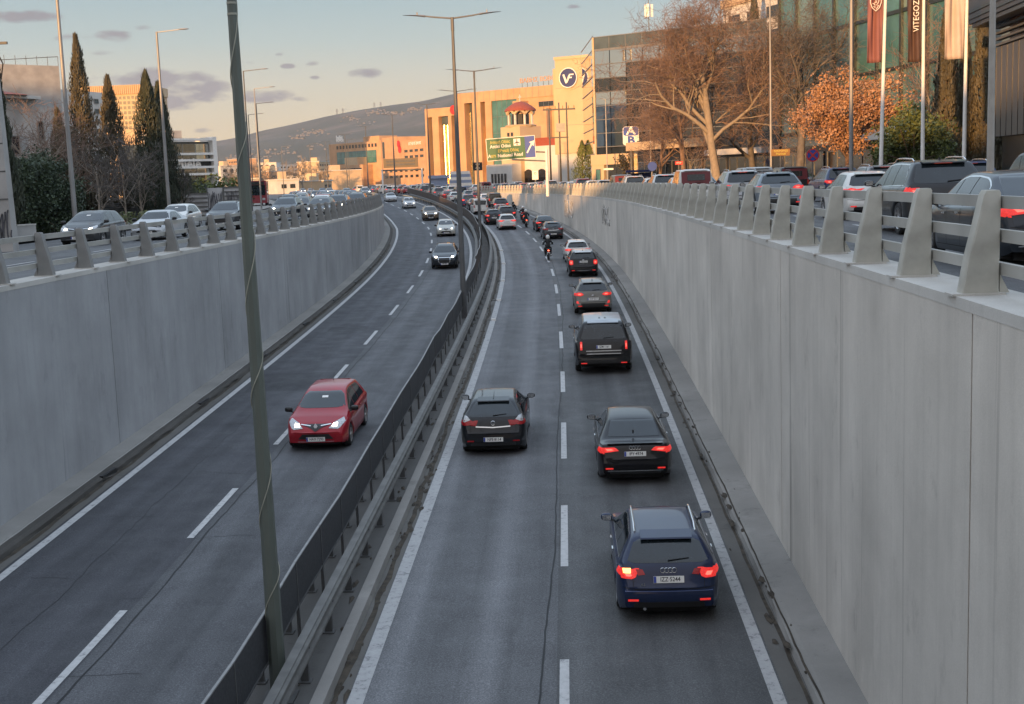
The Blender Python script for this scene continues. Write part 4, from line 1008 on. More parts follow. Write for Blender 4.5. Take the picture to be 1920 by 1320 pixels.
COUPE = make_car('coupe', 'silver coupe driving on the left side road behind the parapet', colour=(.42, .44, .46), tail='round', head_on=0, front_text='PMA·4471', grille='slot', antenna=None)

# ---------------------------------------------------------------- where the traffic stands
def dup(src, label, colour=None, group=None, lights=None):
    c = copy_tree(src); c['label'] = label
    if group: c['group'] = group
    elif 'group' in c: del c['group']
    if colour: tint(c, colour)
    if lights == 'head': swap(c, ('lamp_core',), M['lampcore_head'])
    return c
G_L = 'cars coming towards us in the sunken left-hand carriageway'
CLIO['group'] = G_L; put(CLIO, 33.9, -6.8, facing=-1, yaw=rad(-.5))
FRONT['group'] = G_L; put(FRONT, 85.0, -6.85, facing=-1, e=em)
def simple_dup(src, label, colour, t, off, zf=zr, facing=1, group=None, e=None, yaw=0):
    c = dup(src, label, colour, group); put(c, t, off, zf, facing, e=e, yaw=yaw); return c
simple_dup(CLIO, 'cream-silver hatchback with bright headlights behind the dark crossover', (.42, .42, .38), 116, -6.7, facing=-1, group=G_L, e=ext)
simple_dup(FRONT, 'bronze sport utility car with round bright headlights on the bend', (.13, .095, .065), 142, -6.9, facing=-1, group=G_L, e=ext)
simple_dup(CLIO, 'small silver hatchback with headlights on far round the bend', (.42, .43, .44), 172, -6.9, facing=-1, group=G_L, e=ext)
simple_dup(COUPE, 'silver car farthest back on the bend of the left-hand carriageway', (.42, .43, .44), 196, -7.0, facing=-1, group=G_L, e=ext)
simple_dup(ASTRA, 'dark grey hatchback with reddish tail in front of the scooter rider', DGREY, 107.5, 1.6, group=G_R)
simple_dup(SEDAN, 'black saloon just ahead of the dark grey hatchback by the right wall', BLACK, 117, 1.75, group=G_R)
G_J = 'cars queueing in the left lane ahead on the sunken road'
simple_dup(SMALL, 'white hatchback with brake lights on at the tail of the left-lane queue', WHITE, 121.5, -1.5, group=G_J)
simple_dup(CROSS, 'dark crossover with red tail lights ahead of the white hatchback, nearer the median', (.02, .02, .025), 130, -2.2, group=G_J)
simple_dup(SUV, 'dark sport utility car beside the dark crossover in the queue', (.03, .03, .035), 133, -.6, group=G_J)
simple_dup(ASTRA, 'red hatchback ahead of the motorcycles in the queue', (.2, .015, .02), 142, -.3, group=G_J)
simple_dup(VAN, 'white van standing in the queue by the brown screen', (.6, .6, .58), 150, -2.0, group=G_J)
simple_dup(SUV, 'black sport utility car with bright lamps behind the lamp pole', (.015, .015, .02), 153, .8, group=G_J)
G_F = 'cars in the distant traffic jam'
rj = random.Random(33)
COLS = [((.62, .62, .6), 'white'), ((.36, .37, .38), 'silver'), ((.02, .02, .024), 'black'), ((.06, .065, .07), 'dark grey'), ((.25, .02, .02), 'red'), ((.62, .62, .6), 'white'), ((.16, .16, .17), 'grey'), ((.03, .05, .12), 'blue')]
KN = {'SMALL': 'hatchback', 'CROSS': 'crossover', 'SUV': 'sport utility car', 'SEDAN': 'saloon', 'VAN': 'van', 'ASTRA': 'hatchback', 'CLIO': 'hatchback', 'FRONT': 'crossover', 'COUPE': 'coupe', 'MINI': 'compact'}
def lane(t0, t1, off, zf, facing, srcs, group, where, gap=(6.2, 8.5), e=None, skip=()):
    t = t0; k = 0
    while t < t1:
        nm = rj.choice(srcs); c_, cn = rj.choice(COLS); src = globals()[nm]
        simple_dup(src, f'{cn} {KN[nm]} {where}, {ORD[min(k, 28)]} from the viewer', c_, t, off + rj.uniform(-.25, .25), zf, facing, group, e)
        t += rj.uniform(*gap) + (t - t0) * .01; k += 1
RS = ['SMALL', 'CROSS', 'SUV', 'SEDAN', 'ASTRA', 'SMALL', 'VAN']; FS = ['CLIO', 'FRONT', 'CLIO', 'FRONT']
lane(160, 330, -1.7, zr, 1, RS, G_F, 'in the left-lane jam ahead')
lane(166, 330, 1.4, zr, 1, RS, G_F, 'in the right-lane jam ahead')
lane(236, 330, 5.0, lambda y: -2.17, 1, RS, G_F, 'where the side road joins the jam')
lane(240, 330, 8.4, lambda y: -2.17, 1, RS, G_F, 'at the outer edge of the jam')
lane(222, 400, -8.5, lambda y: max(zr(y), -2.19) if y > 220 else zr(y), -1, FS, G_F, 'coming towards us beyond the bend', (16, 34), ext)
# right side road: the two queues beside the parapet
G_Q = 'cars queueing on the right side road behind the parapet'
c = dup(SEDAN, 'dark blue-grey car nearest in the right side queue, cut by the picture edge', (.02, .026, .036), G_Q); put(c, 18.0, 7.2, zD_R)
put(SUV, 28.6, 8.75, zD_R); SUV['group'] = G_Q
c = simple_dup(SMALL, 'white hatchback with its brake light lit ahead of the dark grey sport utility car', WHITE, 38.6, 9.5, zD_R, 1, G_Q)
c = simple_dup(CROSS, 'blue-grey rounded car with an orange-red lamp ahead of the white hatchback', (.17, .2, .23), 47.5, 8.3, zD_R, 1, G_Q)
c = simple_dup(SUV, 'silver estate with a big rear window in the right side queue', (.33, .34, .35), 55, 8.1, zD_R, 1, G_Q)
c = simple_dup(VAN, 'silver people carrier beside the white van in the right side queue', (.3, .3, .3), 64, 10.2, zD_R, 1, G_Q)
put(VAN, 62.5, 6.9, zD_R); VAN['group'] = G_Q
C_ = MB().box((0, 0, 0), (1.42, .03, .62)); o = C_.build('red_cover', simple('red tailgate', (.13, .012, .018), .4, 0, .1), VAN); o.location = (0, -VAN['_rear'] + .11, 1.4); o.rotation_euler = (-.16, 0, 0)
MB().box((0, -.022, .02), (.85, .02, .3)).build('pane', M['glass'], o)
G2 = 'cars farther up the right side queue'
for (t, off, s, col, lab) in ((71, 7.3, SMALL, WHITE, 'white car with a wide dark rear window past the red-backed van'), (79, 7.2, SUV, WHITE, 'white car with its high brake light lit, two cars past the red-backed van'), (88, 7.6, SMALL, WHITE, 'rounded white car behind the shelter awning'), (85, 10.6, ASTRA, (.3, .36, .4), 'pale blue car squeezed between two white ones'),
        (97, 7.3, SUV, (.5, .5, .48), 'pale car with a lit brake light below the cream entrance'), (106, 7.5, VAN, (.1, .1, .11), 'dark people carrier below the cream entrance'), (114, 7.0, SMALL, (.4, .4, .4), 'grey car behind the densest parapet posts'), (123, 7.2, ASTRA, WHITE, 'white car beside the sign post foot')):
    simple_dup(s, lab, col, t, off, zD_R, 1, G2)
lane(131, 225, 7.2, zD_R, 1, RS, G2, 'far along the right parapet')
lane(92, 225, 10.6, zD_R, 1, RS, G2, 'in the right side road middle lane', (6.5, 10))
lane(34, 88, 13.8, zD_R, 1, ['SUV', 'VAN', 'CROSS', 'SUV'], G2, 'in the right side road outer lane', (7, 11))
# left side road: coming towards us
G_S = 'cars on the left side road coming towards us'
simple_dup(CLIO, 'charcoal hatchback leading on the left side road beside the silver coupe', (.035, .038, .042), 53, -20.3, zD_L, -1, G_S)
put(COUPE, 57, -18.6, zD_L, -1); COUPE['group'] = G_S
for (t, off, s, col, lab) in ((67.5, -17.9, FRONT, (.03, .033, .037), 'dark car with headlights on just left of the cable-wrapped pole'), (70, -21.3, CLIO, WHITE, 'white car hidden behind the cable-wrapped pole'), (84, -17.6, FRONT, (.03, .035, .045), 'dark sport utility car right of the cable-wrapped pole'), (85, -15.4, CLIO, (.06, .065, .07), 'grey car abreast of the dark sport utility car'),
        (93, -15.2, FRONT, (.03, .035, .06), 'dark blue car closest to the curved end of the left parapet'), (96, -18.3, CLIO, (.03, .03, .035), 'black hatchback second from the curved left parapet'), (104, -17.6, CLIO, WHITE, 'white car in the middle of the left side road queue'), (106, -14.9, FRONT, (.02, .02, .025), 'black car behind the dark blue one by the left parapet')):
    simple_dup(s, lab, col, t, off, zD_L, -1, G_S)
for off in (-15.2, -18.2, -21.2):
    lane(115 + abs(off + 15), 225, off, zD_L, -1, FS, G_F, f'far off on the left side road, {"inner" if off > -16 else "middle" if off > -19 else "outer"} lane', (9, 20), ext)
w = dup(SUV, 'white car parked on the verge by the concrete pole', WHITE); p = atz(30, 432, -2.1); place(w, Vector((p.x - .6, p.y + 1, -2.2)), 2.2)

# ---------------------------------------------------------------- riders
def skinned(name, nodes, edges, mat, parent, sub=2):
    me = bpy.data.meshes.new(name); me.from_pydata([n[0] for n in nodes], edges, []); me.update()
    o = bpy.data.objects.new(name, me); COL.objects.link(o); me.materials.append(mat)
    sk = o.modifiers.new('skin', 'SKIN'); sv = me.skin_vertices.new(name='') if not me.skin_vertices else me.skin_vertices[0]
    for i, n in enumerate(nodes): sv.data[i].radius = (n[1], n[1] * (n[2] if len(n) > 2 else 1))
    sv.data[0].use_root = True
    ss = o.modifiers.new('sub', 'SUBSURF'); ss.levels = sub; ss.render_levels = sub
    dg = bpy.context.evaluated_depsgraph_get(); dg.update(); m2 = bpy.data.meshes.new_from_object(o.evaluated_get(dg)); m2.name = name
    for p_ in m2.polygons: p_.use_smooth = True
    bpy.data.objects.remove(o); q = bpy.data.objects.new(name, m2); COL.objects.link(q); q.parent = parent
    if not m2.materials: m2.materials.append(mat)
    return q
M['jacket'] = simple('black jacket', (.014, .014, .016), .8, 0, .3, 12, .3)
M['skin'] = simple('skin', (.38, .22, .16), .6)
def body_mat():
    """one body mesh: dark jacket above, trousers below, bare hands and neck"""
    return M['jacket']
def rider(label, helmet, group):
    th = thing('person', (0, 0, 0), label, 'person', group)
    N = [((0, -.22, .86), .15, .85), ((0, -.18, 1.02), .14, .8), ((0, -.12, 1.2), .17, .72), ((0, -.07, 1.34), .15, .7), ((0, -.05, 1.44), .06), ((0, -.03, 1.56), .085),
         ((.17, -.08, 1.35), .085), ((.33, .03, 1.16), .062), ((.33, .26, 1.06), .045), ((.33, .38, 1.05), .036), ((-.17, -.08, 1.35), .085), ((-.33, .03, 1.16), .062), ((-.33, .26, 1.06), .045), ((-.33, .38, 1.05), .036),
         ((.12, -.18, .84), .11), ((.21, .2, .8), .085), ((.2, .16, .42), .055), ((.19, .14, .34), .045), ((.2, .28, .31), .038),
         ((-.12, -.18, .84), .11), ((-.21, .2, .8), .085), ((-.2, .16, .42), .055), ((-.19, .14, .34), .045), ((-.2, .28, .31), .038)]
    E_ = [(0, 1), (1, 2), (2, 3), (3, 4), (4, 5), (3, 6), (6, 7), (7, 8), (8, 9), (3, 10), (10, 11), (11, 12), (12, 13), (0, 14), (14, 15), (15, 16), (16, 17), (17, 18), (0, 19), (19, 20), (20, 21), (21, 22), (22, 23)]
    b = skinned('body', N, E_, M['jacket'], th)
    h = MB(); ellipsoid(h, (0, -.03, 1.6), (.14, .165, .155), 16, 12, 0, .92); o = h.build('helmet', helmet, th, True)
    v = MB(); ellipsoid(v, (0, .045, 1.6), (.115, .1, .06), 12, 8); v.build('visor', M['glass'], o, True)
    for sg in (-1, 1):
        g = MB()
        for k in range(4): g.tube([(sg * (.29 + .022 * k), .37, 1.075), (sg * (.29 + .022 * k), .425, 1.06), (sg * (.29 + .022 * k), .42, 1.025), (sg * (.29 + .022 * k), .385, 1.015 + .003 * k)], [.011, .0105, .01, .009], 6)
        g.tube([(sg * .285, .35, 1.05), (sg * .27, .38, 1.03), (sg * .275, .405, 1.02)], [.012, .011, .009], 6)
        g.build('glove', M['black'], th, True)
        s = MB(); s.tube([(sg * .2, .08, .33), (sg * .2, .2, .31), (sg * .2, .34, .29)], [.05, .05, .035], 8); s.build('shoe', M['white'] if sg > 0 else M['black'], th, True)
    return th
def scooter(label, group, colour=(.02, .02, .025)):
    th = thing('motorcycle', (0, 0, 0), label, 'motorcycle', group); pm = M['paint']
    for y in (-.68, .62):
        w = MB().lathe([(.2, -.05), (.27, -.055), (.29, -.03), (.29, .03), (.27, .055), (.2, .05), (.2, -.05)], 22, (0, y, .29), 0).build('wheel', M['rubber'], th, True, 40)
        rm = MB().lathe([(.2, .03), (.17, .03), (.17, -.03), (.2, -.03)], 18, (0, y, .29), 0)
        for k in range(5): a = 1.2566 * k; rm.tube([(0, y, .29), (0, y + .19 * math.cos(a), .29 + .19 * math.sin(a))], .014, 5)
        rm.build('rim', M['alloy'], w)
    b = MB(); b.prism([(-.75, .62), (-.55, .5), (-.1, .36), (.2, .32), (.36, .4), (.5, .62), (.44, .95), (.36, .98), (.3, .62), (.14, .44), (.0, .46), (-.1, .7), (-.78, .76)], 0, -.13, .13)
    o = b.build('body', pm, th); o.color = (*colour, 1)
    b = MB(); b.prism([(.36, .35), (.5, .6), (.46, 1.0), (.4, 1.02), (.3, .5)], 0, -.19, .19); o = b.build('leg_shield', pm, th); o.color = (*colour, 1)
    MB().prism([(-.8, .74), (-.5, .72), (-.05, .72), (.0, .76), (-.2, .8), (-.5, .8), (-.75, .86), (-.82, .82)], 0, -.14, .14).build('seat', M['black'], th)
    MB().tube([(0, .62, .29), (0, .52, .7), (0, .42, 1.02)], [.035, .03, .03], 8).build('fork', M['galv_dark'], th)
    MB().tube([(-.38, .33, 1.06), (-.2, .42, 1.04), (0, .43, 1.02), (.2, .42, 1.04), (.38, .33, 1.06)], .016, 6).build('handlebar', M['black'], th)
    for sg in (-1, 1):
        MB().tube([(sg * .2, .42, 1.04), (sg * .3, .42, 1.2)], .008, 5).build('mirror_stem', M['black'], th); q = MB(); ellipsoid(q, (sg * .32, .42, 1.22), (.06, .02, .04)); q.build('mirror', M['chrome'], th, True)
    q = MB(); ellipsoid(q, (0, -.8, .72), (.07, .03, .04)); q.build('taillight', M['brake_on'], th, True)
    q = MB(); ellipsoid(q, (0, .5, .92), (.08, .04, .06)); q.build('headlight', M['clear_lens'], th, True)
    MB().box((0, -.86, .52), (.19, .012, .17)).build('licence_plate', M['plate'], th); MB().prism([(-.86, .3), (-.66, .55), (-.6, .62), (-.82, .66), (-.9, .5)], 0, -.07, .07).build('mudguard', M['black'], th)
    MB().tube([(.16, -.1, .28), (.17, -.4, .3), (.17, -.78, .36)], [.03, .05, .045], 8).build('exhaust', M['galv_dark'], th)
    return th
M['helmet_w'] = simple('white helmet', (.65, .65, .63), .25); M['helmet_k'] = simple('black helmet', (.012, .012, .014), .2)
GB, GP = 'motorcycles threading between the queues', 'riders threading between the queues'
bikes = [(88.2, .05, 'dark scooter ridden down the lane line, nearest of the motorcycles', 'person in a black jacket and white helmet riding the nearest scooter', 'helmet_w', (.02, .02, .025)),
         (123.8, .55, 'black motorcycle with its plate showing, second nearest', 'person in black with a pale helmet on the second nearest motorcycle', 'helmet_w', (.02, .02, .025)),
         (130.5, .9, 'motorcycle with a red top box and lit tail lamp', 'person in dark clothes on the motorcycle with the red box', 'helmet_w', (.3, .02, .02)),
         (136, .5, 'dark motorcycle abreast of the dark sport utility car', 'person in a black helmet abreast of the dark sport utility car', 'helmet_k', (.02, .02, .025)),
         (141, .95, 'black motorcycle farthest ahead between the queues', 'person in a black helmet farthest ahead between the queues', 'helmet_k', (.02, .02, .025))]
s0 = r0 = None
for i, (t, off, lb, lp, hm, col) in enumerate(bikes):
    if s0 is None: s = s0 = scooter(lb, GB, col); q = r0 = rider(lp, M[hm], GP)
    else:
        s = copy_tree(s0); s['label'] = lb; q = copy_tree(r0); q['label'] = lp
        for ch in s.children:
            if ch.name.split('.')[0] in ('body', 'leg_shield'): ch.color = (*col, 1)
        if hm == 'helmet_k': swap(q, ('helmet',), M[hm])
    p = P(t + .9, off); p.z = zr(p.y); a = heading(t); place(s, p, a, .027); place(q, p, a, .027)
    if i == 2:
        MB().box((0, -.62, .98), (.42, .36, .3)).build('top_box', simple('red top box', (.4, .02, .02), .4), s)

# ---------------------------------------------------------------- lamp posts
def double_lamp(name_label, t, off, H, mat, group, cable=False, arm=1.9, e=None, first=None):
    p = P(t, off - (e(t) if e else 0)); z0 = zr(p.y) if t < 225 else -2.2
    if first is not None:
        th = copy_tree(first); th['label'] = name_label; th.location = (p.x, p.y, z0 + .1); th.rotation_euler = (0, 0, heading(t) + rad(0)); return th
    th = thing('street_lamp', (p.x, p.y, z0 + .1), name_label, 'street lamp', group, heading(t))
    r0 = .15
    MB().tube([(0, 0, 0), (0, 0, H - .6)], [.15, .07], 8).build('pole', mat, th, True, 30)
    MB().tube([(0, 0, H - .6), (0, 0, H)], [.085, .08], 8).build('collar', mat, th, True, 30)
    for sg in (-1, 1):
        MB().tube([(0, 0, H - .05), (sg * arm * .5, 0, H + .05), (sg * arm * .72, 0, H + .12)], [.04, .035, .03], 6).build('arm', mat, th)
        h = MB(); n = 6; L_ = 1.0; x0 = arm * .66
        for i in range(n + 1):
            u = i / n; w = .13 * math.sin(math.pi * (.18 + .72 * u)) + .02; zz = H + .1 + .12 * u - .05 * u * u
            for a in range(8): q = 6.2832 * a / 8; h.v.append((sg * (x0 + u * L_), w * math.cos(q), zz + .05 * math.sin(q) * (1.1 - u)))
        for i in range(n):
            for a in range(8): h.f.append((i * 8 + a, i * 8 + (a + 1) % 8, (i + 1) * 8 + (a + 1) % 8, (i + 1) * 8 + a)); h.m.append(0)
        h.f += [tuple(range(8)), tuple(range(n * 8, n * 8 + 8))[::-1]]; h.m += [0, 0]
        o = h.build('lamp_head', M['pole_grey'], th, True, 40); MB().tube([(sg * (x0 + .35), 0, H + .17), (sg * (x0 + .35), 0, H + .28)], .035, 8).build('sensor', M['pole_grey'], o)
    return th
GL = 'double-armed lamps along the median'
# nearest pole: much thicker, green grey, cable wound round it; its arms are above the picture
p = P(17.9, -4.27); th = thing('street_lamp', (p.x, p.y, zr(p.y) + .1), 'tall green-grey octagonal pole with a cable wound round it, nearest in the median', 'street lamp')
Hn = 13.9
MB().tube([(0, 0, 0), (0, 0, Hn)], [.128, .045], 8).build('pole', M['pole_green'], th, True, 20); th.rotation_euler = (0, -.005, 0); MB().box((0, 0, .02), (.5, .5, .04)).build('base_plate', M['galv_dark'], th)
pts = []
for i in range(260):
    u = i / 259; a = u * 2 * math.pi * 7.2 + .6; z = .5 + u * 11.6; R_ = (.128 - .083 * z / Hn) * 1.0 + .005 + .006 * math.sin(u * 60); pts.append((R_ * math.cos(a), R_ * math.sin(a), z + .12 * math.sin(a * .5)))
MB().tube(pts, .0085, 5).build('cable', M['cable'], th, True)
for z in (10.0, 10.15, 10.9): MB().lathe([(.128 - .083 * z / Hn + .008, z), (.128 - .083 * z / Hn + .008, z + .03)], 8).build('cable_tie', M['cable'], th)
for sg in (-1, 1): MB().tube([(0, 0, Hn), (sg * 2.4, 0, Hn + .2)], [.04, .03], 6).build('arm', M['pole_green'], th)
lamp1 = double_lamp('double-armed grey lamp standing in the median beside the two kinks', 59.5, -4.36, 13.9, M['pole_dark'], GL, e=em)
for t, lb in ((103, 'double-armed lamp third along the median, left of the green direction sign'), (140, 'double-armed lamp fourth along the median'), (180, 'double-armed lamp fifth along the median, before the brown office block'), (225, 'double-armed lamp sixth along the median, before the matrix sign'), (265, 'double-armed lamp seventh along the median'), (305, 'double-armed lamp eighth along the median'), (350, 'ninth and farthest double-armed lamp along the median')):
    double_lamp(lb, t, -4.36, 13.9, None, GL, e=em, first=lamp1)
def single_lamp(loc, label, H, r0, arm, mat, group, ang=0):
    th = thing('street_lamp', loc, label, 'street lamp', group, ang)
    MB().tube([(0, 0, 0), (0, 0, H)], [r0, r0 * .55], 10).build('pole', mat, th, True, 40)
    if arm:
        MB().tube([(0, 0, H - .03), (arm * .7, 0, H + .08)], [.035, .03], 6).build('arm', mat, th)
        h = MB(); ellipsoid(h, (arm * .82, 0, H + .1), (.36, .11, .05), 10, 6); h.build('lamp_head', M['pole_grey'], th, True)
    return th
def foot(u, v, Y): q = at(u, v, Y); return Vector((q.x, q.y, -2.2))
GS = 'single-armed lamps along the left side road'
single_lamp(foot(140, 400, 66), 'thick bare grey pole in front of the bare shrubs on the left', 13, .14, 1.8, M['pole_grey'], GS)
single_lamp(foot(318, 400, 80), 'single-armed lamp in front of the pair of dark cypresses', 12.1, .12, 2.1, M['pole_grey'], GS)
for i, (u, vt, ub, Y, mt) in enumerate(((452, 133, 470, 108, 'pole_dark'), (475, 166, 488, 128, 'pole_grey'), (481, 194, 490, 152, 'pole_dark'), (466, 215, 474, 175, 'pole_dark'), (530, 275, 532, 260, 'pole_dark'), (583, 270, 585, 285, 'pole_dark'), (656, 262, 656, 320, 'pole_dark'))):
    b = foot(ub, 352, Y); tp = at(u, vt, Y)
    single_lamp(b, ['single-armed lamp just right of the cable-wrapped pole, arm highest', 'tall pale single-armed lamp rising beside the red bus', 'thin dark single-armed lamp behind the pale one', 'short-looking thin lamp left of the pale one', 'small distant lamp before the long low building', 'small distant lamp left of the orange office block', 'small distant lamp at the corner of the orange office block'][i], tp.z + 2.2, .09, 2.2, M[mt], GS)
GR = 'slim poles along the right side road'
for (u, v, Y, H, r, mt, arm, lb) in ((1596, 305, 62, 13, .11, 'pole_grey', 0, 'grey lamp post before the orange-leaved tree'), (1857, 300, 33, 9, .1, 'concrete_pole', 0, 'thick weathered pole nearest on the right'), (1446, 330, 95, 14.2, .1, 'pole_grey', -2.6, 'lamp post with a long arm in front of the bare plane tree'), (1221, 335, 150, 11, .1, 'concrete_pole', 0, 'slim pole in front of the mirrored facade'), (1139, 340, 170, 12, .1, 'concrete_pole', -.8, 'slim lit pole left of the blue and white shop sign'), (1334, 333, 120, 9, .1, 'pole_grey', 0, 'slim pole in front of the plane tree trunk')):
    q = at(u, v, Y); single_lamp(Vector((q.x, q.y, ztr(min(Y, 240)) - .1)), lb, H, r, arm, M[mt], GR)

# ================================================================ TREES
M['bark_pale'] = simple('pale plane bark', (.2, .17, .14), .85, 0, .35, 4, .2, two=(.28, .235, .19))
M['bark_plane'] = simple('mottled plane bark', (.085, .07, .058), .85, 0, .35, 4, .2, two=(.2, .165, .135))
M['bark_brown'] = simple('brown twigs', (.18, .12, .092), .9, 0, .3, 3)
M['bark_grey'] = simple('grey twigs', (.11, .098, .09), .9, 0, .3, 3)
def leaf(name, c, c2, sc=.9):
    m, N, L, B = new_mat(name); tc = N.new('ShaderNodeTexCoord'); ob = tc.outputs['Object']
    a = ramp(N, L, noise(N, L, ob, sc, 4, .6), [(.32, c), (.68, c2)]); b = ramp(N, L, noise(N, L, ob, 14, 2), [(.3, g3(.7)), (.7, g3(1.3))])
    L.new(mixc(N, L, 1, a, b, 'MULTIPLY'), B.inputs['Base Color']); B.inputs['Roughness'].default_value = .65
    B.inputs['Transmission Weight'].default_value = 0; B.inputs['Subsurface Weight'].default_value = 0
    return m
M['leaf_dark'] = leaf('dark cypress foliage', (.014, .022, .011), (.035, .042, .02)); M['leaf_brown'] = leaf('brownish cypress foliage', (.03, .028, .015), (.075, .06, .028))
M['leaf_orange'] = leaf('dry orange leaves', (.24, .12, .065), (.42, .24, .13)); M['leaf_green'] = leaf('evergreen leaves', (.035, .06, .02), (.13, .15, .03))
M['leaf_bush'] = leaf('dark bush', (.02, .035, .018), (.05, .075, .034)); M['leaf_weed'] = leaf('weeds', (.06, .08, .025), (.13, .14, .05))
def bare_tree(loc, label, H, spread, seed, mats=('bark_pale', 'bark_brown'), levels=5, kids_=(7, 5, 5, 5, 4), group=None, r0=.28, fork=.28, cat='tree', lean=(0, 0), rots=0, tw=.011, name='bare_tree', droop=.0):
    r = random.Random(seed); th = thing(name, loc, label, cat, group); T, K = MB(), MB()
    def grow(p, d, ln, rr, lv):
        n = 5 if lv < 2 else 4 if lv < 4 else 3; pts = [p]; q = p; dd = d.copy()
        for i in range(n):
            wob = (.05 if lv == 0 else .16) + .07 * lv; dd = (dd + Vector((r.gauss(0, wob), r.gauss(0, wob), r.gauss(0, wob * .6) + (.06 if lv < 3 else .03 - droop)))).normalized()
            q = q + dd * ln / n; pts.append(q)
        r1 = rr * (.62 if lv == 0 else .42); rs = [max(tw * .6, rr + (r1 - rr) * i / n) for i in range(n + 1)]
        (T if lv < 3 else K).tube(pts, rs, 7 if lv < 2 else 4 if lv == 2 else 3, cap=False)
        if lv + 1 >= levels: return
        for k in range(kids_[lv]):
            u = (fork + (1 - fork) * (k + .6) / kids_[lv]) if lv == 0 else .25 + .75 * (k + r.random()) / kids_[lv]
            i = min(n - 1, int(u * n)); base = pts[i].lerp(pts[i + 1], u * n - i); a = r.uniform(0, 6.28) + k * 2.4
            ax = (pts[i + 1] - pts[i]).normalized(); s = ax.cross(Vector((math.cos(a), math.sin(a), .3))).normalized()
            sp = spread * r.uniform(.7, 1.25); nd = (ax * 1.0 + s * sp).normalized()
            grow(base, nd, ln * r.uniform(.5, .72) * (1.0 if lv else .95), max(tw, rs[i] * r.uniform(.42, .6)), lv + 1)
    grow(Vector((0, 0, -.1)), Vector((lean[0], lean[1], 1)).normalized(), H * .52, r0, 0)
    T.build('trunk', M[mats[0]], th, True); K.build('crown', M[mats[1]], th)
    return th
def leaf_cloud(mb, pts, size, r, up=.3):
    for p in pts:
        n = Vector((r.gauss(0, 1), r.gauss(0, 1), r.gauss(0, 1) + up)).normalized(); a = n.orthogonal().normalized(); b = n.cross(a); t = r.uniform(0, 6.28)
        a, b = a * math.cos(t) + b * math.sin(t), b * math.cos(t) - a * math.sin(t); s = size * r.uniform(.55, 1.3); k = len(mb.v)
        for x, y in ((-.5, -.12), (0, -.5), (.6, 0), (0, .5)): mb.v.append(tuple(Vector(p) + a * s * x * 1.4 + b * s * y))
        mb.f.append((k, k + 1, k + 2, k + 3)); mb.m.append(0)
def leafy_tree(loc, label, H, cr, ch, seed, mat, n=60, per=90, size=.16, trunk=.14, group=None, z0=None, name='leafy_tree', cat='tree', cl=.75, bark='bark_brown'):
    """crown of many small leaf clumps round ends of limbs: cr crown radius, ch crown height"""
    r = random.Random(seed); th = thing(name, loc, label, cat, group); zc = (z0 if z0 is not None else H - ch / 2); mb = MB(); T = MB()
    T.tube([(0, 0, -.1), (r.uniform(-.1, .1), 0, zc * .5), (r.uniform(-.2, .2), .1, zc)], [trunk, trunk * .8, trunk * .5], 7)
    for i in range(n):
        a = r.uniform(0, 6.28); u = r.random() ** .45; ph = math.acos(r.uniform(-1, 1)); q = Vector((cr * u * math.sin(ph) * math.cos(a), cr * u * math.sin(ph) * math.sin(a), ch / 2 * u * math.cos(ph)))
        q *= 1 + .18 * math.sin(3 * a + seed) ; c = Vector((0, 0, zc)) + q; rr = cl * r.uniform(.55, 1.25)
        if i % 2 == 0: m_ = Vector((q.x * .35, q.y * .35, zc * .75 + q.z * .2)); T.tube([(0, 0, zc * .45), m_, c], [trunk * .45, trunk * .22, .015], 4, cap=False)
        pts = [c + Vector((r.gauss(0, rr * .45), r.gauss(0, rr * .45), r.gauss(0, rr * .36))) for _ in range(int(per * r.uniform(.6, 1.3)))]
        leaf_cloud(mb, pts, size, r)
    T.build('trunk', M[bark], th, True); mb.build('crown', M[mat], th)
    return th
def cypress(loc, label, H, R, seed, mat='leaf_dark', group=None, bare=.1, n=5200, size=.3):
    r = random.Random(seed); th = thing('cypress_tree', loc, label, 'tree', group); mb = MB()
    MB().tube([(0, 0, -.1), (0, 0, H * .9)], [.16, .03], 6).build('trunk', M['bark_brown'], th)
    ph = [r.uniform(0, 6.28) for _ in range(6)]
    for _ in range(n):
        u = r.random() ** 1.15; z = H * (bare + (1 - bare) * u); w = R * min(1, (u / .12) ** .6 if u < .12 else 1) * (1 - max(0, u - .12) / .88) ** .78
        a = r.uniform(0, 6.28); lump = 1 + .16 * math.sin(3 * a + ph[0] + z * .8) + .14 * math.sin(5 * a + ph[1] - z * 1.9) + .1 * math.sin(z * 4.1 + ph[2] + a)
        q = w * lump * r.uniform(.62, 1.06) + .04; p = Vector((q * math.cos(a), q * math.sin(a), z)); o = Vector((math.cos(a), math.sin(a), 0)); s = size * r.uniform(.5, 1.25); t = Vector((-math.sin(a), math.cos(a), 0)); k = len(mb.v); up = Vector((0, 0, 1))
        tip = p + up * s * r.uniform(.7, 1.5) + o * s * r.uniform(-.1, .5)
        mb.v += [tuple(p - t * s * .3), tuple(p + o * s * .18 + up * s * .2), tuple(p + t * s * .3), tuple(tip)]; mb.f += [(k, k + 1, k + 3), (k + 1, k + 2, k + 3)]; mb.m += [0, 0]
    mb.build('crown', M[mat], th)
    return th
def gfoot(u, Y, z=-2.1): q = at(u, 340, Y); return Vector((q.x, Y, z))
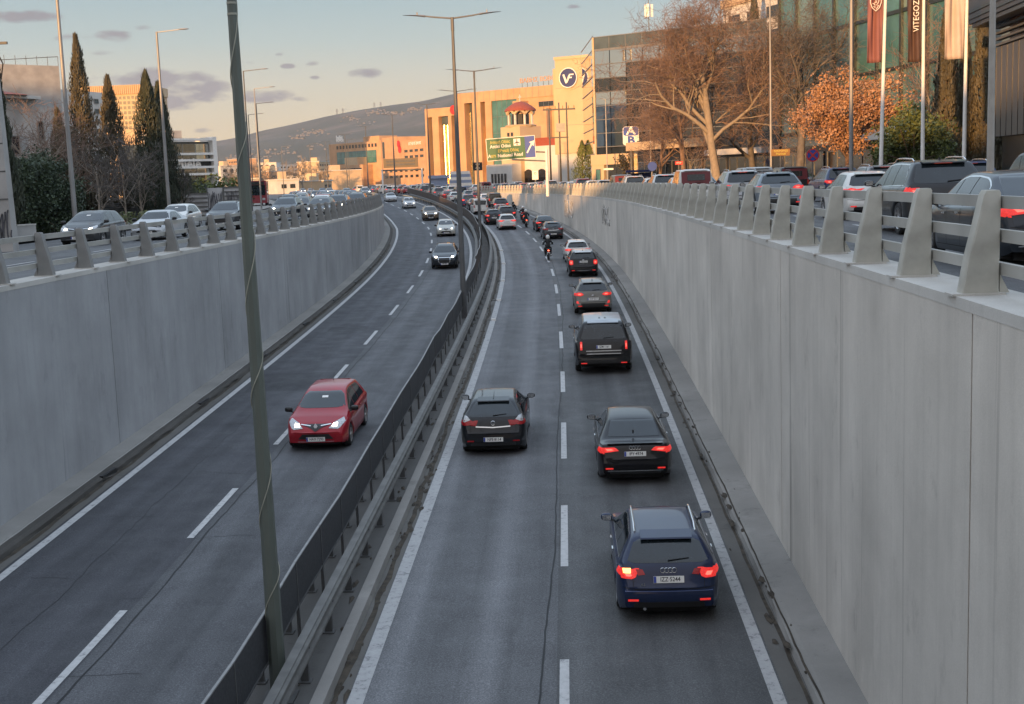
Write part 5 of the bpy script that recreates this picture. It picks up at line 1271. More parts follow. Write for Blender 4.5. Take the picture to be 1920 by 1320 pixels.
# ---- right side
plane1 = bare_tree(gfoot(1345, 112), 'largest bare plane tree with a thick trunk in front of the mirrored office block', 20.5, .8, 5, ('bark_pale', 'bark_brown'), group='bare plane trees', r0=.42, kids_=(10, 7, 6, 5, 4), levels=6, fork=.34, tw=.014)
bare_tree(gfoot(1285, 132), 'bare reddish tree hanging over the mirrored facade, left of the largest plane tree', 16.5, .8, 11, ('bark_brown', 'bark_brown'), group='bare plane trees', r0=.3, kids_=(8, 6, 5, 5, 4), levels=6, tw=.014)
bare_tree(gfoot(1500, 108), 'grey bare tree rising behind the orange-leaved tree', 18, .62, 8, ('bark_grey', 'bark_grey'), group='bare plane trees', r0=.4, kids_=(8, 6, 5, 5, 4), levels=6, tw=.013)
bare_tree(gfoot(1415, 122), 'bare tree between the largest plane tree and the grey one', 18.5, .8, 17, ('bark_grey', 'bark_brown'), group='bare plane trees', r0=.35, kids_=(8, 6, 5, 5, 4), levels=6, tw=.014)
bare_tree(gfoot(1235, 150), 'small bare tree with reddish twigs beside the shop sign', 13, .8, 23, ('bark_brown', 'bark_brown'), group='bare plane trees', r0=.22, kids_=(8, 5, 6, 5, 5), tw=.018)
bare_tree(gfoot(1745, 92), 'pale slender bare tree behind the middle banner', 14, .5, 31, ('bark_pale', 'bark_brown'), r0=.16, kids_=(9, 5, 5, 4, 3), tw=.014)
bare_tree(gfoot(1294, 118, -2.0), 'thin young bare tree lit orange beside the largest plane trunk', 6, .6, 41, ('bark_pale', 'bark_brown'), r0=.09, kids_=(5, 4, 4, 3), levels=4, tw=.012)
leafy_tree(gfoot(1590, 88), 'wide tree with dry orange leaves behind the grey lamp post', 8.6, 3.7, 5.6, 3, 'leaf_orange', 130, 150, .12, .2, z0=5.6, cl=.85)
leafy_tree(gfoot(1712, 74), 'rounded evergreen tree with yellow-lit leaves behind the banner poles', 5.6, 2.15, 4.0, 4, 'leaf_green', 70, 150, .13, .14, z0=3.3, cl=.72)
leafy_tree(gfoot(1672, 76), 'darker evergreen shrub left of the yellow-lit one', 4.4, 1.2, 3.4, 6, 'leaf_green', 30, 120, .13, .1, z0=2.3, cl=.65)
for u, Y, H, R, s, lb in ((1772, 80, 11.5, 1.0, 51, 'brown-green cypress just left of the last banner pole'), (1808, 82, 10, .95, 52, 'brown-green cypress behind the last banner pole'), (1842, 80, 12.5, 1.0, 53, 'brown-green cypress behind the thick weathered pole'), (1880, 70, 7.2, 1.05, 54, 'brown-green cypress below the metal panel wall'), (1912, 68, 7.0, 1.05, 55, 'brown-green cypress at the right picture edge')):
    cypress(gfoot(u, Y), lb, H, R, s, 'leaf_brown', 'brown-green cypresses on the right', .03, 6500, .26)
cypress(gfoot(1417, 175), 'tall dark cypress whose tip rises above the bare crowns', 26, 1.5, 58, 'leaf_dark', None, .1, 5000, .5)
cypress(gfoot(1113 - 20, 205), 'clipped green cone tree below the pale office block with the round emblem', 7.5, 1.9, 59, 'leaf_green', None, .02, 2600, .3)
leafy_tree(gfoot(1180, 165), 'dark spiky tree in front of the cream entrance', 6.5, 1.7, 5.2, 60, 'leaf_brown', 30, 60, .2, .12, z0=3.6)
def hedge(label, pts, h, w, seed, mat='leaf_bush', size=.14, dens=260, name='hedge', cat='hedge', z=-2.2):
    r = random.Random(seed); mb = MB(); pts = [Vector(p) for p in pts]
    for a, b in zip(pts[:-1], pts[1:]):
        n = int((b - a).length * dens); q = []
        for _ in range(n):
            u = r.random(); hh = h * (1 + .16 * math.sin(u * 17 + seed) + .1 * math.sin(u * 41)); t = r.random() ** .5
            p = a.lerp(b, u); q.append(Vector((p.x + r.gauss(0, w * .4), p.y + r.gauss(0, w * .4), z + hh * t)))
        leaf_cloud(mb, q, size, r)
    o = mb.build(name, M[mat]); return tag(o, label, cat)
hedge('low dark hedge under the orange-leaved tree', [gfoot(1380, 84), gfoot(1500, 80), gfoot(1680, 74), gfoot(1900, 62)], 1.7, .7, 71, dens=300)
# ---- left side
GC = 'dark cypresses on the left verge'
for u, Y, H, R, s, m_, lb in ((163, 88, 12.6, 1.35, 81, 'leaf_brown', 'tallest cypress with a thin pointed tip on the left'), (216, 92, 10.2, 1.45, 82, 'leaf_brown', 'brownish cypress before the lit office tower'), (287, 90, 10.2, 1.75, 83, 'leaf_dark', 'left one of the pair of dense dark cypresses'), (309, 92, 9.6, 1.35, 84, 'leaf_dark', 'right one of the pair of dense dark cypresses'), (118, 86, 7.6, 1.1, 85, 'leaf_brown', 'shorter cypress behind the thick bare pole'), (3, 60, 9.6, .8, 86, 'leaf_dark', 'cypress cut off by the left picture edge'), (140, 90, 6.5, 1.2, 87, 'leaf_dark', 'low cypress at the foot of the tallest one')):
    cypress(gfoot(u, Y, -2.2), lb, H * 1.03, R * 1.02, s, m_, GC, .05, 7500, .25)
GB2 = 'bare shrubs and saplings on the left verge'
for u, Y, H, s, lb, r0 in ((60, 76, 8.6, 91, 'pinkish bare tree before the white house', .14), (98, 80, 9.8, 92, 'bare tree right of the pinkish one, before the white house', .13), (128, 84, 8.2, 93, 'bare tree around the thick bare pole', .11), (182, 82, 6.6, 94, 'bare shrub right of the tallest cypress', .08), (232, 84, 7.6, 95, 'pale thin sapling before the brownish cypress', .07), (262, 86, 6.0, 96, 'tangled bare shrub under the paired cypresses', .08), (340, 92, 4.4, 98, 'low bare shrub by the corrugated hoarding', .05)):
    bare_tree(gfoot(u, Y, -2.2), lb, H, .6, s, ('bark_pale', 'bark_brown' if u < 150 else 'bark_grey'), 5, (7, 5, 4, 4, 3), GB2, r0, .12, tw=.013)
for u, Y, H, cr, s, lb in ((40, 66, 4.0, 1.6, 101, 'big dark drooping bush by the concrete pole'), (92, 68, 3.8, 1.7, 102, 'big dark bush left of the thick bare pole'), (66, 70, 4.3, 1.5, 103, 'dark bush between the two big ones')):
    leafy_tree(gfoot(u, Y, -2.2), lb, H * 1.18, cr * 1.15, H * 1.1, s, 'leaf_bush', 95, 190, .1, .06, 'dark bushes on the left verge', H * .48, 'bush', 'bush', .7)
hedge('yellow-green weeds along the left kerb', [gfoot(150, 74), gfoot(215, 76), gfoot(300, 78), gfoot(360, 82)], .9, .6, 104, 'leaf_weed', .12, 190, 'weeds', 'weeds')
hedge('green hedge in front of the glass showroom', [gfoot(345, 120), gfoot(400, 118), gfoot(462, 116)], 2.9, .9, 105, 'leaf_green', .22, 210)
cypress(gfoot(352, 112, -2.2), 'small dark cone shrub before the showroom', 3.6, .9, 106, 'leaf_dark', None, .02, 1800, .2)
r_ = random.Random(44)
for k in range(16):
    u = 432 + 11.4 * k + r_.uniform(-3, 3); Y = r_.uniform(380, 640); bare_tree(gfoot(u, Y, -2.2), f'{["small", "low", "spreading", "thin"][k % 4]} bare pinkish tree in the distant row before the hill, {ORD[k]} from the left', r_.uniform(9, 14), .9, 200 + k, ('bark_pale', 'bark_pale'), 4, (8, 6, 5, 4), 'bare trees in the distance', .25, tw=.07)

# ================================================================ BUILDINGS
M['glass_teal'] = simple('teal window glass', (.04, .12, .12), .15, .0, .3, .35, spec=.9, two=(.08, .2, .19))
M['roof_box_blue'] = simple('faded blue cloth', (.25, .3, .42), .8)
M['glass_teal2'] = simple('pale teal window glass', (.09, .16, .15), .2, .0, .3, .35, spec=.9, two=(.16, .25, .23))
M['glass_glint'] = simple('gold glint mirror', (.85, .68, .4), .19, 1, .06, .3)
M['glass_tower'] = simple('tower windows', (.1, .085, .07), .5, 0, .3, .5)
M['glass_dark'] = simple('dark window glass', (.018, .022, .026), .05, 0, .3, .5, spec=.9)
M['glass_mirror'] = simple('mirror facade glass', (.5, .53, .53), .025, 1, .06, .15)
M['glass_blue'] = simple('grey blue glass', (.06, .08, .09), .08, 0, .3, .4, spec=.9)
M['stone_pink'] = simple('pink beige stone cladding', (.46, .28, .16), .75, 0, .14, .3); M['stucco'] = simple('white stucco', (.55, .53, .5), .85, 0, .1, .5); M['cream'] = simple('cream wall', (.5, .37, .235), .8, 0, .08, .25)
M['stucco_dirty'] = simple('weathered stucco', (.34, .33, .32), .9, 0, .22, .7); M['steel_panel'] = simple('brown grey metal panels', (.13, .12, .11), .45, .5, .1, .4); M['fascia'] = simple('dark fascia', (.05, .05, .055), .4, .3, .1, 1)
M['mullion'] = simple('mullion', (.22, .22, .22), .4, .6, .1, 2); M['mullion_d'] = simple('dark mullion', (.04, .05, .05), .4, .4, .1, 2); M['roof_red'] = simple('red tile', (.26, .06, .035), .8, 0, .25, 6); M['letter_w'] = simple('white letters', (.75, .72, .68), .5)
M['sign_green'] = simple('green sign', (.01, .1, .045), .4, 0, .1, 2); M['sign_blue'] = simple('blue sign', (.015, .06, .32), .4, 0, .1, 2); M['sign_brown'] = simple('brown sign', (.22, .11, .03), .5); M['sign_red'] = simple('red sign', (.5, .03, .03), .5); M['yellow'] = simple('yellow lettering', (.5, .42, .1), .6); M['navy'] = simple('navy enamel', (.02, .035, .14), .4)
M['shop_dark'] = simple('dark shop front', (.02, .02, .022), .25, 0, .4, .6)
class Facade:
    """a building whose front runs from a to b; parts are placed in metres along, above and in front of it"""
    def __init__(s, name, label, u0, Y0, u1, Y1, zb=-2.2, cat='building', group=None):
        a, b = at(u0, 340, Y0), at(u1, 340, Y1); s.a = Vector((a.x, a.y, zb)); d = Vector((b.x - a.x, b.y - a.y, 0)); s.len = d.length; s.d = d.normalized(); s.ang = math.atan2(d.y, d.x); s.zb = zb
        s.th = thing(name, s.a, label, cat, group, s.ang)
    def X(s, u, v=250):
        r = ray(u, v); n = Vector((-s.d.y, s.d.x, 0)); t = s.a.dot(n) / (r.x * n.x + r.y * n.y); p = r * t; return (Vector((p.x, p.y, s.zb)) - s.a).dot(s.d), p.z - s.zb
    def box(s, name, mat, x0, x1, z0, z1, y0=0.0, y1=10.0, parent=None):
        mb = MB(); mb.b2((x0, y0, z0), (x1, y1, z1)); return mb.build(name, mat, parent or s.th)
    def win(s, x0, x1, z0, z1, mat, fr='mullion', y=-.03, n=1, m=1, name='window', fw=.08, pane=None):
        w = MB(); w.b2((x0, y, z0), (x1, y + .25, z1)); o = w.build(name, M[mat], s.th); f = MB()
        for i in range(n + 1): x = x0 + (x1 - x0) * i / n; f.b2((x - fw / 2, y - .05, z0), (x + fw / 2, y - .002, z1))
        for j in range(m + 1): z = z0 + (z1 - z0) * j / m; f.b2((x0 + .001, y - .053, z - fw / 2), (x1 - .001, y - .004, z + fw / 2))
        f.build('frame', M[fr], o); return o
    def grid(s, x0, x1, z0, z1, nx, nz, fill=(.6, .55), mat='glass_dark', skip=(), **k):
        for i in range(nx):
            for j in range(nz):
                if (i, j) in skip: continue
                a = x0 + (x1 - x0) * (i + .5) / nx; b = z0 + (z1 - z0) * (j + .5) / nz; w = (x1 - x0) / nx * fill[0] / 2; h = (z1 - z0) / nz * fill[1] / 2
                s.win(a - w, a + w, b - h, b + h, mat, **k)
    def text(s, body, x, z, size, mat, y=-.15, ext=.08, bold=.01, name='lettering', sx=1.0):
        return text_mesh(name, body, size, M[mat], s.th, Matrix.Translation((x, y, z)) @ Matrix.Rotation(math.pi / 2, 4, 'X'), ext, bold=bold, sx=sx)
Rz = -2.15
# glass car showroom block with green glazing (right)
F = Facade('office_building', 'tall green glass office block behind the banners', 1466, 128, 1850, 92)
F.box('body', M['glass_blue'], 0, F.len, 0, 34, .1, 18)
nb = 9; xs = [F.len * i / nb for i in range(nb + 1)]
for i in range(nb):
    for j in range(6):
        w = MB(); w.b2((xs[i] + .12, -.04, 5.6 + 4.4 * j), (xs[i + 1] - .12, .15, 5.6 + 4.4 * j + 4.15)); w.build('window', M['glass_teal'] if (i * 3 + j) % 5 else M['glass_teal2'], F.th)
f = MB()
for x in xs: f.b2((x - .14, -.28, 5.2), (x + .14, .05, 33))
for j in range(7): f.b2((0, -.18, 5.3 + 4.4 * j), (F.len, .04, 5.6 + 4.4 * j))
f.build('mullion_grid', M['mullion_d'], F.th); F.box('canopy', M['stucco'], F.len * .42, F.len * .86, 4.2, 5.1, -3.2, .0); F.box('shop_front', M['shop_dark'], .0, F.len, 0, 4.2, -.06, .0)
for k in range(7): F.win(1 + k * F.len / 7.5, 1 + k * F.len / 7.5 + F.len / 9, .3, 3.6, 'glass_dark', y=-.12, n=2)
# dark dealership canopy top right
F = Facade('showroom_building', 'dark metal-clad showroom jutting in at the top right corner', 1850, 66, 2110, 48)
x1, z1 = F.X(1868, 100)
F.box('fascia', M['fascia'], .0, F.len, 9.0, 12.6, -1.0, 14); F.box('soffit', M['shop_dark'], .3, F.len, 8.8, 9.0, -.9, 14)
F.box('wall_panels', M['steel_panel'], x1, F.len, 3.4, 7.7, .0, 14); F.box('recess', M['shop_dark'], x1 + .1, F.len, 7.7, 8.8, .6, 14); F.box('shop_front', M['shop_dark'], x1 + .2, F.len, 0, 3.4, .3, 14)
f = MB()
for k in range(4): f.b2((x1, -.1, 7.75 + .28 * k), (F.len, .2, 7.85 + .28 * k))
f.build('louvres', M['galv'], F.th); f = MB()
for k in range(14): f.b2((x1 + .9 * k, -.02, 3.4), (x1 + .9 * k + .03, .0, 7.7))
f.build('panel_joint', M['shop_dark'], F.th); f = MB(); f.b2((0, -1.06, 9.5), (F.len, -1.0, 9.62)); f.b2((0, -1.06, 9.2), (F.len, -1.0, 9.28)); f.build('fascia_trim', M['mullion_d'], F.th)
xt, zt_ = F.X(1862, 12); F.text('AUTO', xt, 10.6, 1.0, 'letter_w', y=-1.06)
# pale building with lit parapet behind the plane trees
F = Facade('apartment_building', 'pale building with a sunlit parapet behind the bare crowns', 1360, 190, 1475, 175)
F.box('wall', M['stucco'], 0, F.len, 0, 25.5, 0, 12); F.box('parapet', M['cream'], -.3, F.len + .3, 25.5, 26.6, -.3, 12.3); F.grid(.6, F.len - .6, 3, 25, 3, 7, (.6, .45))
F = Facade('shop_building', 'low dark shop row under the plane trees', 1196, 158, 1468, 132)
F.box('wall', M['shop_dark'], 0, F.len, 0, 6.2, 0, 9); F.box('canopy', M['cream'], 0, F.len * .55, 5.0, 6.0, -1.6, .0); F.box('canopy', M['stucco'], F.len * .62, F.len * .98, 3.9, 4.5, -2.2, .0)
for k in range(6): F.win(F.len * k / 6 + .3, F.len * (k + 1) / 6 - .3, .3, 3.6, 'glass_dark', n=3)
# mirrored office block
F = Facade('office_building', 'mirrored glass office block with dark panes painted as tree reflections', 1119, 184, 1440, 170)
Hm = 21.5
F.box('body', M['glass_dark'], 0.15, F.len, 3.5, Hm - 1.8, .3, 24)
nx, nz = 10, 8
for i in range(nx):
    for j in range(nz):
        x0 = F.len * i / nx; x2 = F.len * (i + 1) / nx; z0 = 4.3 + 1.92 * j; dark = (j == 5 and i in (0, 1)) or (j == 0)
        w = MB(); w.b2((x0 + .06, -.02, z0 + .05), (x2 - .06, .2, z0 + 1.87)); w.build('window', M['glass_dark'] if dark or (i >= 2 and j < 7) else M['glass_mirror'], F.th)  # dark panes on the right stand in for reflected dark trees
f = MB()
for j in range(nz * 1 + 1): f.b2((0, -.12, 4.3 + 1.92 * j - .07), (F.len, .0, 4.3 + 1.92 * j + .03))
for x, z in ((F.len * .185, 17.9), (F.len * .19, 13.2)):
    for q in (((0, 0), (1.2, .08)), ((0, 1.5), (1.2, 1.58)), ((0, 0), (.08, 1.58)), ((1.12, 0), (1.2, 1.58))): f.b2((x + q[0][0], -.2, z + q[0][1]), (x + q[1][0], -.0, z + q[1][1]))
f.build('mullion_grid', M['mullion'], F.th)
F.box('corner_trim', M['cream'], -.12, .15, 3.4, Hm, -.15, .3)
# side wall towards the road
sd_ = MB(); 
for j in range(9): sd_.b2((-.14, .3, 3.6 + 1.92 * j), (.12, 24, 3.6 + 1.92 * j + 1.84))
sd_.build('side_glazing', M['glass_mirror'], F.th); f = MB()
for j in range(10): f.b2((-.2, .3, 3.5 + 1.92 * j), (-.1, 24, 3.6 + 1.92 * j))
f.build('side_mullions', M['mullion'], F.th)
def loc2(F, u, Y): p = at(u, 340, Y) - F.a; return p.dot(F.d), p.dot(Vector((-F.d.y, F.d.x, 0)))
qx, qy = loc2(F, 1097, 207); mq = MB(); mr = MB(); e_ = .14
mq.prism([(0, .0), (-.0, .3), (qx + .3, qy + .3), (qx, qy)][::-1], 2, 3.4, Hm - 1.7)
for j in range(11):
    z = 3.4 + 1.83 * j; mr.prism([(-.0, -.12), (0, .02), (qx, qy + .02), (qx - .08, qy - .1)][::-1], 2, z, z + .12)
mq.build('angled_side_glass', M['glass_mirror'], F.th); mr.build('angled_mullions', M['mullion'], F.th)
F.box('parapet_glass', M['glass_blue'], 0, F.len, Hm - 1.6, Hm, -.05, .05); f = MB()
for i in range(11): f.b2((F.len * i / 10 - .04, -.1, Hm - 1.8), (F.len * i / 10 + .04, .1, Hm + .02))
f.b2((0, -.12, Hm), (F.len, .12, Hm + .1)); f.b2((0, -.1, Hm - 1.9), (F.len, .2, Hm - 1.6)); f.build('parapet_rail', M['mullion'], F.th)
F.box('base_wall', M['shop_dark'], .2, F.len, 0, 3.4, .6, 24)
F2 = Facade('entrance_pavilion', 'cream entrance pavilion at the foot of the mirrored office block', 1109, 176, 1186, 171)
F2.box('roof_slab', M['cream'], 0, F2.len, 3.6, 5.0, 0, 7); F2.box('pier', M['cream'], .05, 2.3, 0, 3.6, .05, 7); F2.box('shop_window', M['glass_dark'], 2.3, F2.len - .3, 0, 3.6, .5, 7); F2.win(.9, 1.7, .3, 3.0, 'glass_teal', y=0)
# antenna on the roof
q = at(1217, 68, 180); th = thing('mobile_antenna', (q.x, q.y, Hm - 2.25), 'mobile phone antenna mast on the roof of the mirrored office block', 'antenna')
MB().tube([(0, 0, 0), (0, 0, 4.6)], .06, 6).build('mast', M['galv'], th)
for k in range(3): a = k * 2.1 + .3; MB().box((.45 * math.cos(a), .45 * math.sin(a), 3.0), (.3, .3, 1.7), a).build('panel', M['white'], th)
# pale block with the round navy emblem
F = Facade('office_building', 'cream windowless office block with a round navy emblem', 1047, 228, 1140, 224)
zt_ = F.X(1050, 112)[1]; F.box('wall', M['cream'], 0, F.len + 6, F.X(1050, 288)[1], zt_, 0, 22); F.box('parapet', M['cream'], -.15, F.len + 6, zt_, zt_ + .5, -.15, 22); F.box('lower_wall', M['stucco'], 0.1, F.len + 6, 0, F.X(1050, 288)[1], .4, 22)
F.box('side_panel', M['cream'], -1.9, 0, F.X(1030, 290)[1], zt_ - 1.2, 3, 22)
f = MB()
for z in (F.X(1060, 165)[1], F.X(1060, 235)[1]): f.b2((0, -.02, z), (F.len, .01, z + .05))
f.build('panel_joint', M['mullion'], F.th)
xe, ze = F.X(1066, 146); R_ = F.X(1082, 146)[0] - xe
d = MB().lathe([(R_, -.25), (R_, -.05)], 32, (xe, 0, ze), 1); d.add([(xe + R_ * math.cos(6.2832 * k / 32), -.25, ze + R_ * math.sin(6.2832 * k / 32)) for k in range(32)], [tuple(range(32))]); o = d.build('emblem', M['navy'], F.th)
rg = MB(); torus(rg, (xe, -.22, ze), R_ * 1.02, .1, n=32); rg.build('emblem_ring', M['letter_w'], o)
V = MB(); s_ = R_ * .85
for poly in ([(-.72, .42), (-.48, .46), (-.2, -.28), (-.02, .1), (.08, .02), (-.14, -.66), (-.34, -.66)], [(-.02, .1), (.22, .46), (.86, .46), (.78, .3), (.34, .3), (.26, .1), (.6, .1), (.54, -.06), (.2, -.06), (-.06, -.6), (-.2, -.28)]):
    n = len(poly); V.add([(xe + p[0] * s_, -.33, ze + p[1] * s_) for p in poly], [tuple(range(n))])
V.build('emblem_letters', M['letter_w'], o)
# brown stone block and its lower wing
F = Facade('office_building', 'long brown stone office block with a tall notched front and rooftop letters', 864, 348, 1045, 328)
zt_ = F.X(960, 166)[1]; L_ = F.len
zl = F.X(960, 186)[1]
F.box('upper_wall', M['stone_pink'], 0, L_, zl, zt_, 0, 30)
xa = F.X(893, 200)[0]; xb = F.X(918, 200)[0]; xc = F.X(968, 200)[0]
for x0, x2 in ((0, .16 * xa / .16 * .35), (xa * .78, xa + (xb - xa) * .3), (xb - (xb - xa) * .35, xb + .6)): F.box('pier', M['stone_pink'], x0, x2, 0, zl, 0, 30)
F.box('recess_glass', M['glass_blue'], 0.2, xb, 0, zl, 2.2, 20)
for q_, w_ in ((.3, .5), (.62, .35), (1.02, .9)):
    x = xa * q_ if q_ < 1 else xa + (xb - xa) * .5; MB().lathe([(w_, 0), (w_, zl * (.72 if q_ > 1 else .9))], 24, (x, 2.2, 0)).build('glint_column', M['glass_glint'], F.th, True)  # added mirror columns, shaped to throw sun glints from the recess
F.win(xb + .6, xc, zl - 17, zl, 'glass_teal', y=.3, n=5, m=4); F.box('body', M['stone_pink'], xb + .6, L_, 0, zl - 17, .4, 30); F.box('body', M['stone_pink'], xc, L_, zl - 17.01, zl, .2, 30)
F.win(F.X(1010, 190)[0], L_ - .5, F.X(1010, 200)[1], F.X(1010, 191)[1], 'glass_dark', y=.0, n=3); 
for v0 in (215, 245): F.win(F.X(1017, v0)[0], F.X(1029, v0)[0], F.X(1020, v0 + 10)[1], F.X(1020, v0)[1], 'glass_blue', y=.05)
F.box('stair_block', M['stone_pink'], F.X(975, 200)[0], F.X(990, 200)[0], 0, F.X(980, 190)[1], -3, .2); F.box('stair_block', M['stone_pink'], F.X(988, 230)[0], F.X(1034, 230)[0], 0, F.X(1000, 205)[1], -2, .0)
for k in range(3): F.win(F.X(978, 200)[0] + 1.2 * k, F.X(978, 200)[0] + 1.2 * k + .8, F.X(980, 205)[1], F.X(980, 200)[1], 'glass_dark', y=-3.05)
f = MB()
for k in range(16): x = L_ * (k + .5) / 16; f.b2((x, -.02, zl), (x + .06, .01, zt_))
f.build('panel_joint', M['mullion'], F.th)
F.text('ΒΑΒΗΣ ΒΩΒΟΣ', F.X(993, 150)[0], F.X(990, 148)[1], 1.6, 'stone_pink', y=4, sx=1.15)
f = MB(); f.b2((F.X(960, 150)[0], 4, zt_), (F.X(1026, 150)[0], 4.1, zt_ + .1))
for k in range(7): x = F.X(960 + 10 * k, 150)[0]; f.b2((x, 4, zt_), (x + .1, 4.1, F.X(990, 152)[1]))
f.build('letter_frame', M['galv'], F.th)
F = Facade('office_building', 'lower stone wing with deep vertical recesses left of the tall stone block', 802, 392, 862, 384)
zt_ = F.X(830, 202)[1]; zl = F.X(830, 218)[1]; L_ = F.len
F.box('upper_wall', M['stone_pink'], 0, L_, zl, zt_, 0, 26)
for x0, x2 in ((0, .09), (.22, .42), (.72, .82), (.95, 1.0)): F.box('pier', M['stone_pink'], L_ * x0, L_ * x2, 0, zl, 0, 26)
F.box('recess_glass', M['glass_blue'], .2, L_ - .2, 0, zl, 1.6, 20)
for q_, w_ in ((.5, .8), (.6, .5), (.88, .4)): MB().lathe([(w_, 0), (w_, zl * .88)], 24, (L_ * q_, 1.6, 0)).build('glint_column', M['glass_glint'], F.th, True)  # more mirror columns added for sun glints in the wing
o = MB().lathe([(1.4, -.3), (.01, -.3)], 16, (F.X(851, 206)[0], 0, F.X(851, 206)[1]), 1).build('round_sign', M['sign_red'], F.th); MB().lathe([(1.1, -.35), (.01, -.35)], 16, (F.X(857, 205)[0], 0, F.X(857, 205)[1]), 1).build('round_sign', M['leaf_weed'], F.th)
# orange-lit office building far ahead
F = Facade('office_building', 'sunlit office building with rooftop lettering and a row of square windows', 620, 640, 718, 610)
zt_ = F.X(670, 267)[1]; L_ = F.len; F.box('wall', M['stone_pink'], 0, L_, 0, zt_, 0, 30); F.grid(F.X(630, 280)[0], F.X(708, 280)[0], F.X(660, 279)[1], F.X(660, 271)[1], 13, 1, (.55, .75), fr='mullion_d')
F.win(F.X(632, 290)[0], F.X(706, 290)[0], F.X(660, 307)[1], F.X(660, 284)[1], 'glass_teal', y=-.1, n=10, m=2)
F.box('annex', M['stone_pink'], F.X(632, 330)[0], F.X(700, 330)[0], 0, F.X(660, 310)[1], -6, .0); F.box('annex_tower', M['cream'], F.X(666, 330)[0], F.X(690, 330)[0], F.X(660, 310)[1], F.X(660, 296)[1], -5.9, .0)
for v0 in (316, 327, 337): F.win(F.X(656, v0)[0], F.X(697, v0)[0], F.X(660, v0 + 4)[1], F.X(660, v0)[1], 'glass_dark', y=-6.05, n=8); F.win(F.X(633, v0)[0], F.X(644, v0)[0], F.X(660, v0 + 4)[1], F.X(660, v0)[1], 'glass_dark', y=-6.05, n=3)
F.box('penthouse', M['stone_pink'], F.X(672, 260)[0], F.X(702, 260)[0], zt_, F.X(680, 256)[1], 3, 14); F.text('babis', F.X(633, 257)[0], F.X(633, 258)[1], 2.7, 'letter_w', y=1, bold=.05); F.text('vovos', F.X(634, 264)[0], F.X(633, 264)[1] + .3, 2.7, 'letter_w', y=1, bold=.05)
F = Facade('office_building', 'second sunlit office building right of the lettered one, with red round signs', 719, 600, 800, 560)
zt_ = F.X(760, 264)[1]; L_ = F.len; F.box('wall', M['stone_pink'], 0, L_, 0, zt_, 0, 30); F.box('tower', M['stone_pink'], .5, L_ * .36, zt_, F.X(735, 257)[1], 0, 20); F.win(.8, 3.2, F.X(725, 297)[1], F.X(725, 266)[1], 'glass_dark')
for (u, v) in ((748, 270), (750, 280)): MB().lathe([(1.7, -.3), (.01, -.3)], 16, (F.X(u, v)[0], 0, F.X(u, v)[1]), 1).build('round_sign', M['sign_red'], F.th)
F.grid(F.X(757, 290)[0], L_ - 1, F.X(760, 300)[1], F.X(760, 278)[1], 4, 2, (.6, .4), fr='mullion_d'); F.grid(1, L_ - 1, F.X(760, 336)[1], F.X(760, 314)[1], 8, 2, (.5, .4), fr='mullion_d'); F.text('ATHENS BANK', F.X(778, 268)[0], F.X(778, 269)[1], 2.0, 'letter_w')
# church with red dome
F = Facade('church', 'small domed church with a bell tower and red dome behind the green sign', 933, 262, 1040, 250)
x0 = F.X(939, 250)[0]; x2 = F.X(975, 250)[0]; cx_ = (x0 + x2) / 2; w = (x2 - x0) / 2; z1 = F.X(955, 238)[1]; z2 = F.X(955, 214)[1]; zb_ = 0
F.box('tower', M['cream'], x0, x2, 0, z1, 0, 2 * w); th_ = F.th
t = MB()
for k in range(8): a = 6.2832 * k / 8 + .39; t.tube([(cx_ + w * .86 * math.cos(a), w + w * .86 * math.sin(a), z1 + .3), (cx_ + w * .86 * math.cos(a), w + w * .86 * math.sin(a), z2)], .26, 6)
t.build('belfry_columns', M['stucco'], th_); MB().lathe([(w * .62, z1 + .2), (w * .62, z2)], 12, (cx_, w, 0)).build('belfry_core', M['shop_dark'], th_)
MB().lathe([(w * 1.05, z1 - .1), (w * 1.12, z1 + .25), (w * 1.0, z1 + .4)], 16, (cx_, w, 0)).build('cornice', M['cream'], th_)
a_ = MB()
for k in range(8):
    a = 6.2832 * k / 8; p0 = 6.2832 * (k - .5) / 8; pts = []
    for j in range(7): q = math.pi * j / 6; aa = p0 + (6.2832 / 8) * (j / 6); pts.append((cx_ + w * .95 * math.cos(aa), w + w * .95 * math.sin(aa), z2 + .75 * math.sin(q)))
    a_.tube(pts, .3, 5)
a_.build('belfry_arches', M['cream'], th_); zd = F.X(955, 190)[1]
MB().lathe([(w * 1.12, z2 + .6), (w * 1.08, z2 + 1.0), (w * .8, z2 + (zd - z2) * .65), (w * .4, z2 + (zd - z2) * .92), (.05, zd)], 16, (cx_, w, 0)).build('dome', M['roof_red'], th_, True, 40); MB().b2((cx_ - .06, w - .06, zd), (cx_ + .06, w + .06, zd + 1.4)).b2((cx_ - .4, w - .06, zd + .8), (cx_ + .4, w + .06, zd + .95)).build('cross', M['stucco'], th_)
for dx in (-.55, .55): F.win(cx_ + dx - .3, cx_ + dx + .3, F.X(955, 256)[1], F.X(955, 249)[1], 'glass_dark', y=-.04)
F.box('nave', M['stucco'], x2, F.len, 0, F.X(1000, 274)[1], 1, 16); F.box('nave_roof', M['roof_red'], x2 + 1, F.len - .3, F.X(1000, 274)[1], F.X(1000, 258)[1], 3, 14); F.box('side_aisle', M['stucco'], F.X(935, 310)[0] - 1, x2, 0, F.X(950, 308)[1], -2.5, 0)
for k in range(5): F.win(x0 - .5 + k * 1.0, x0 + .1 + k * 1.0, 1.2, 3.2, 'shop_dark', y=-2.55, name='arched_window')
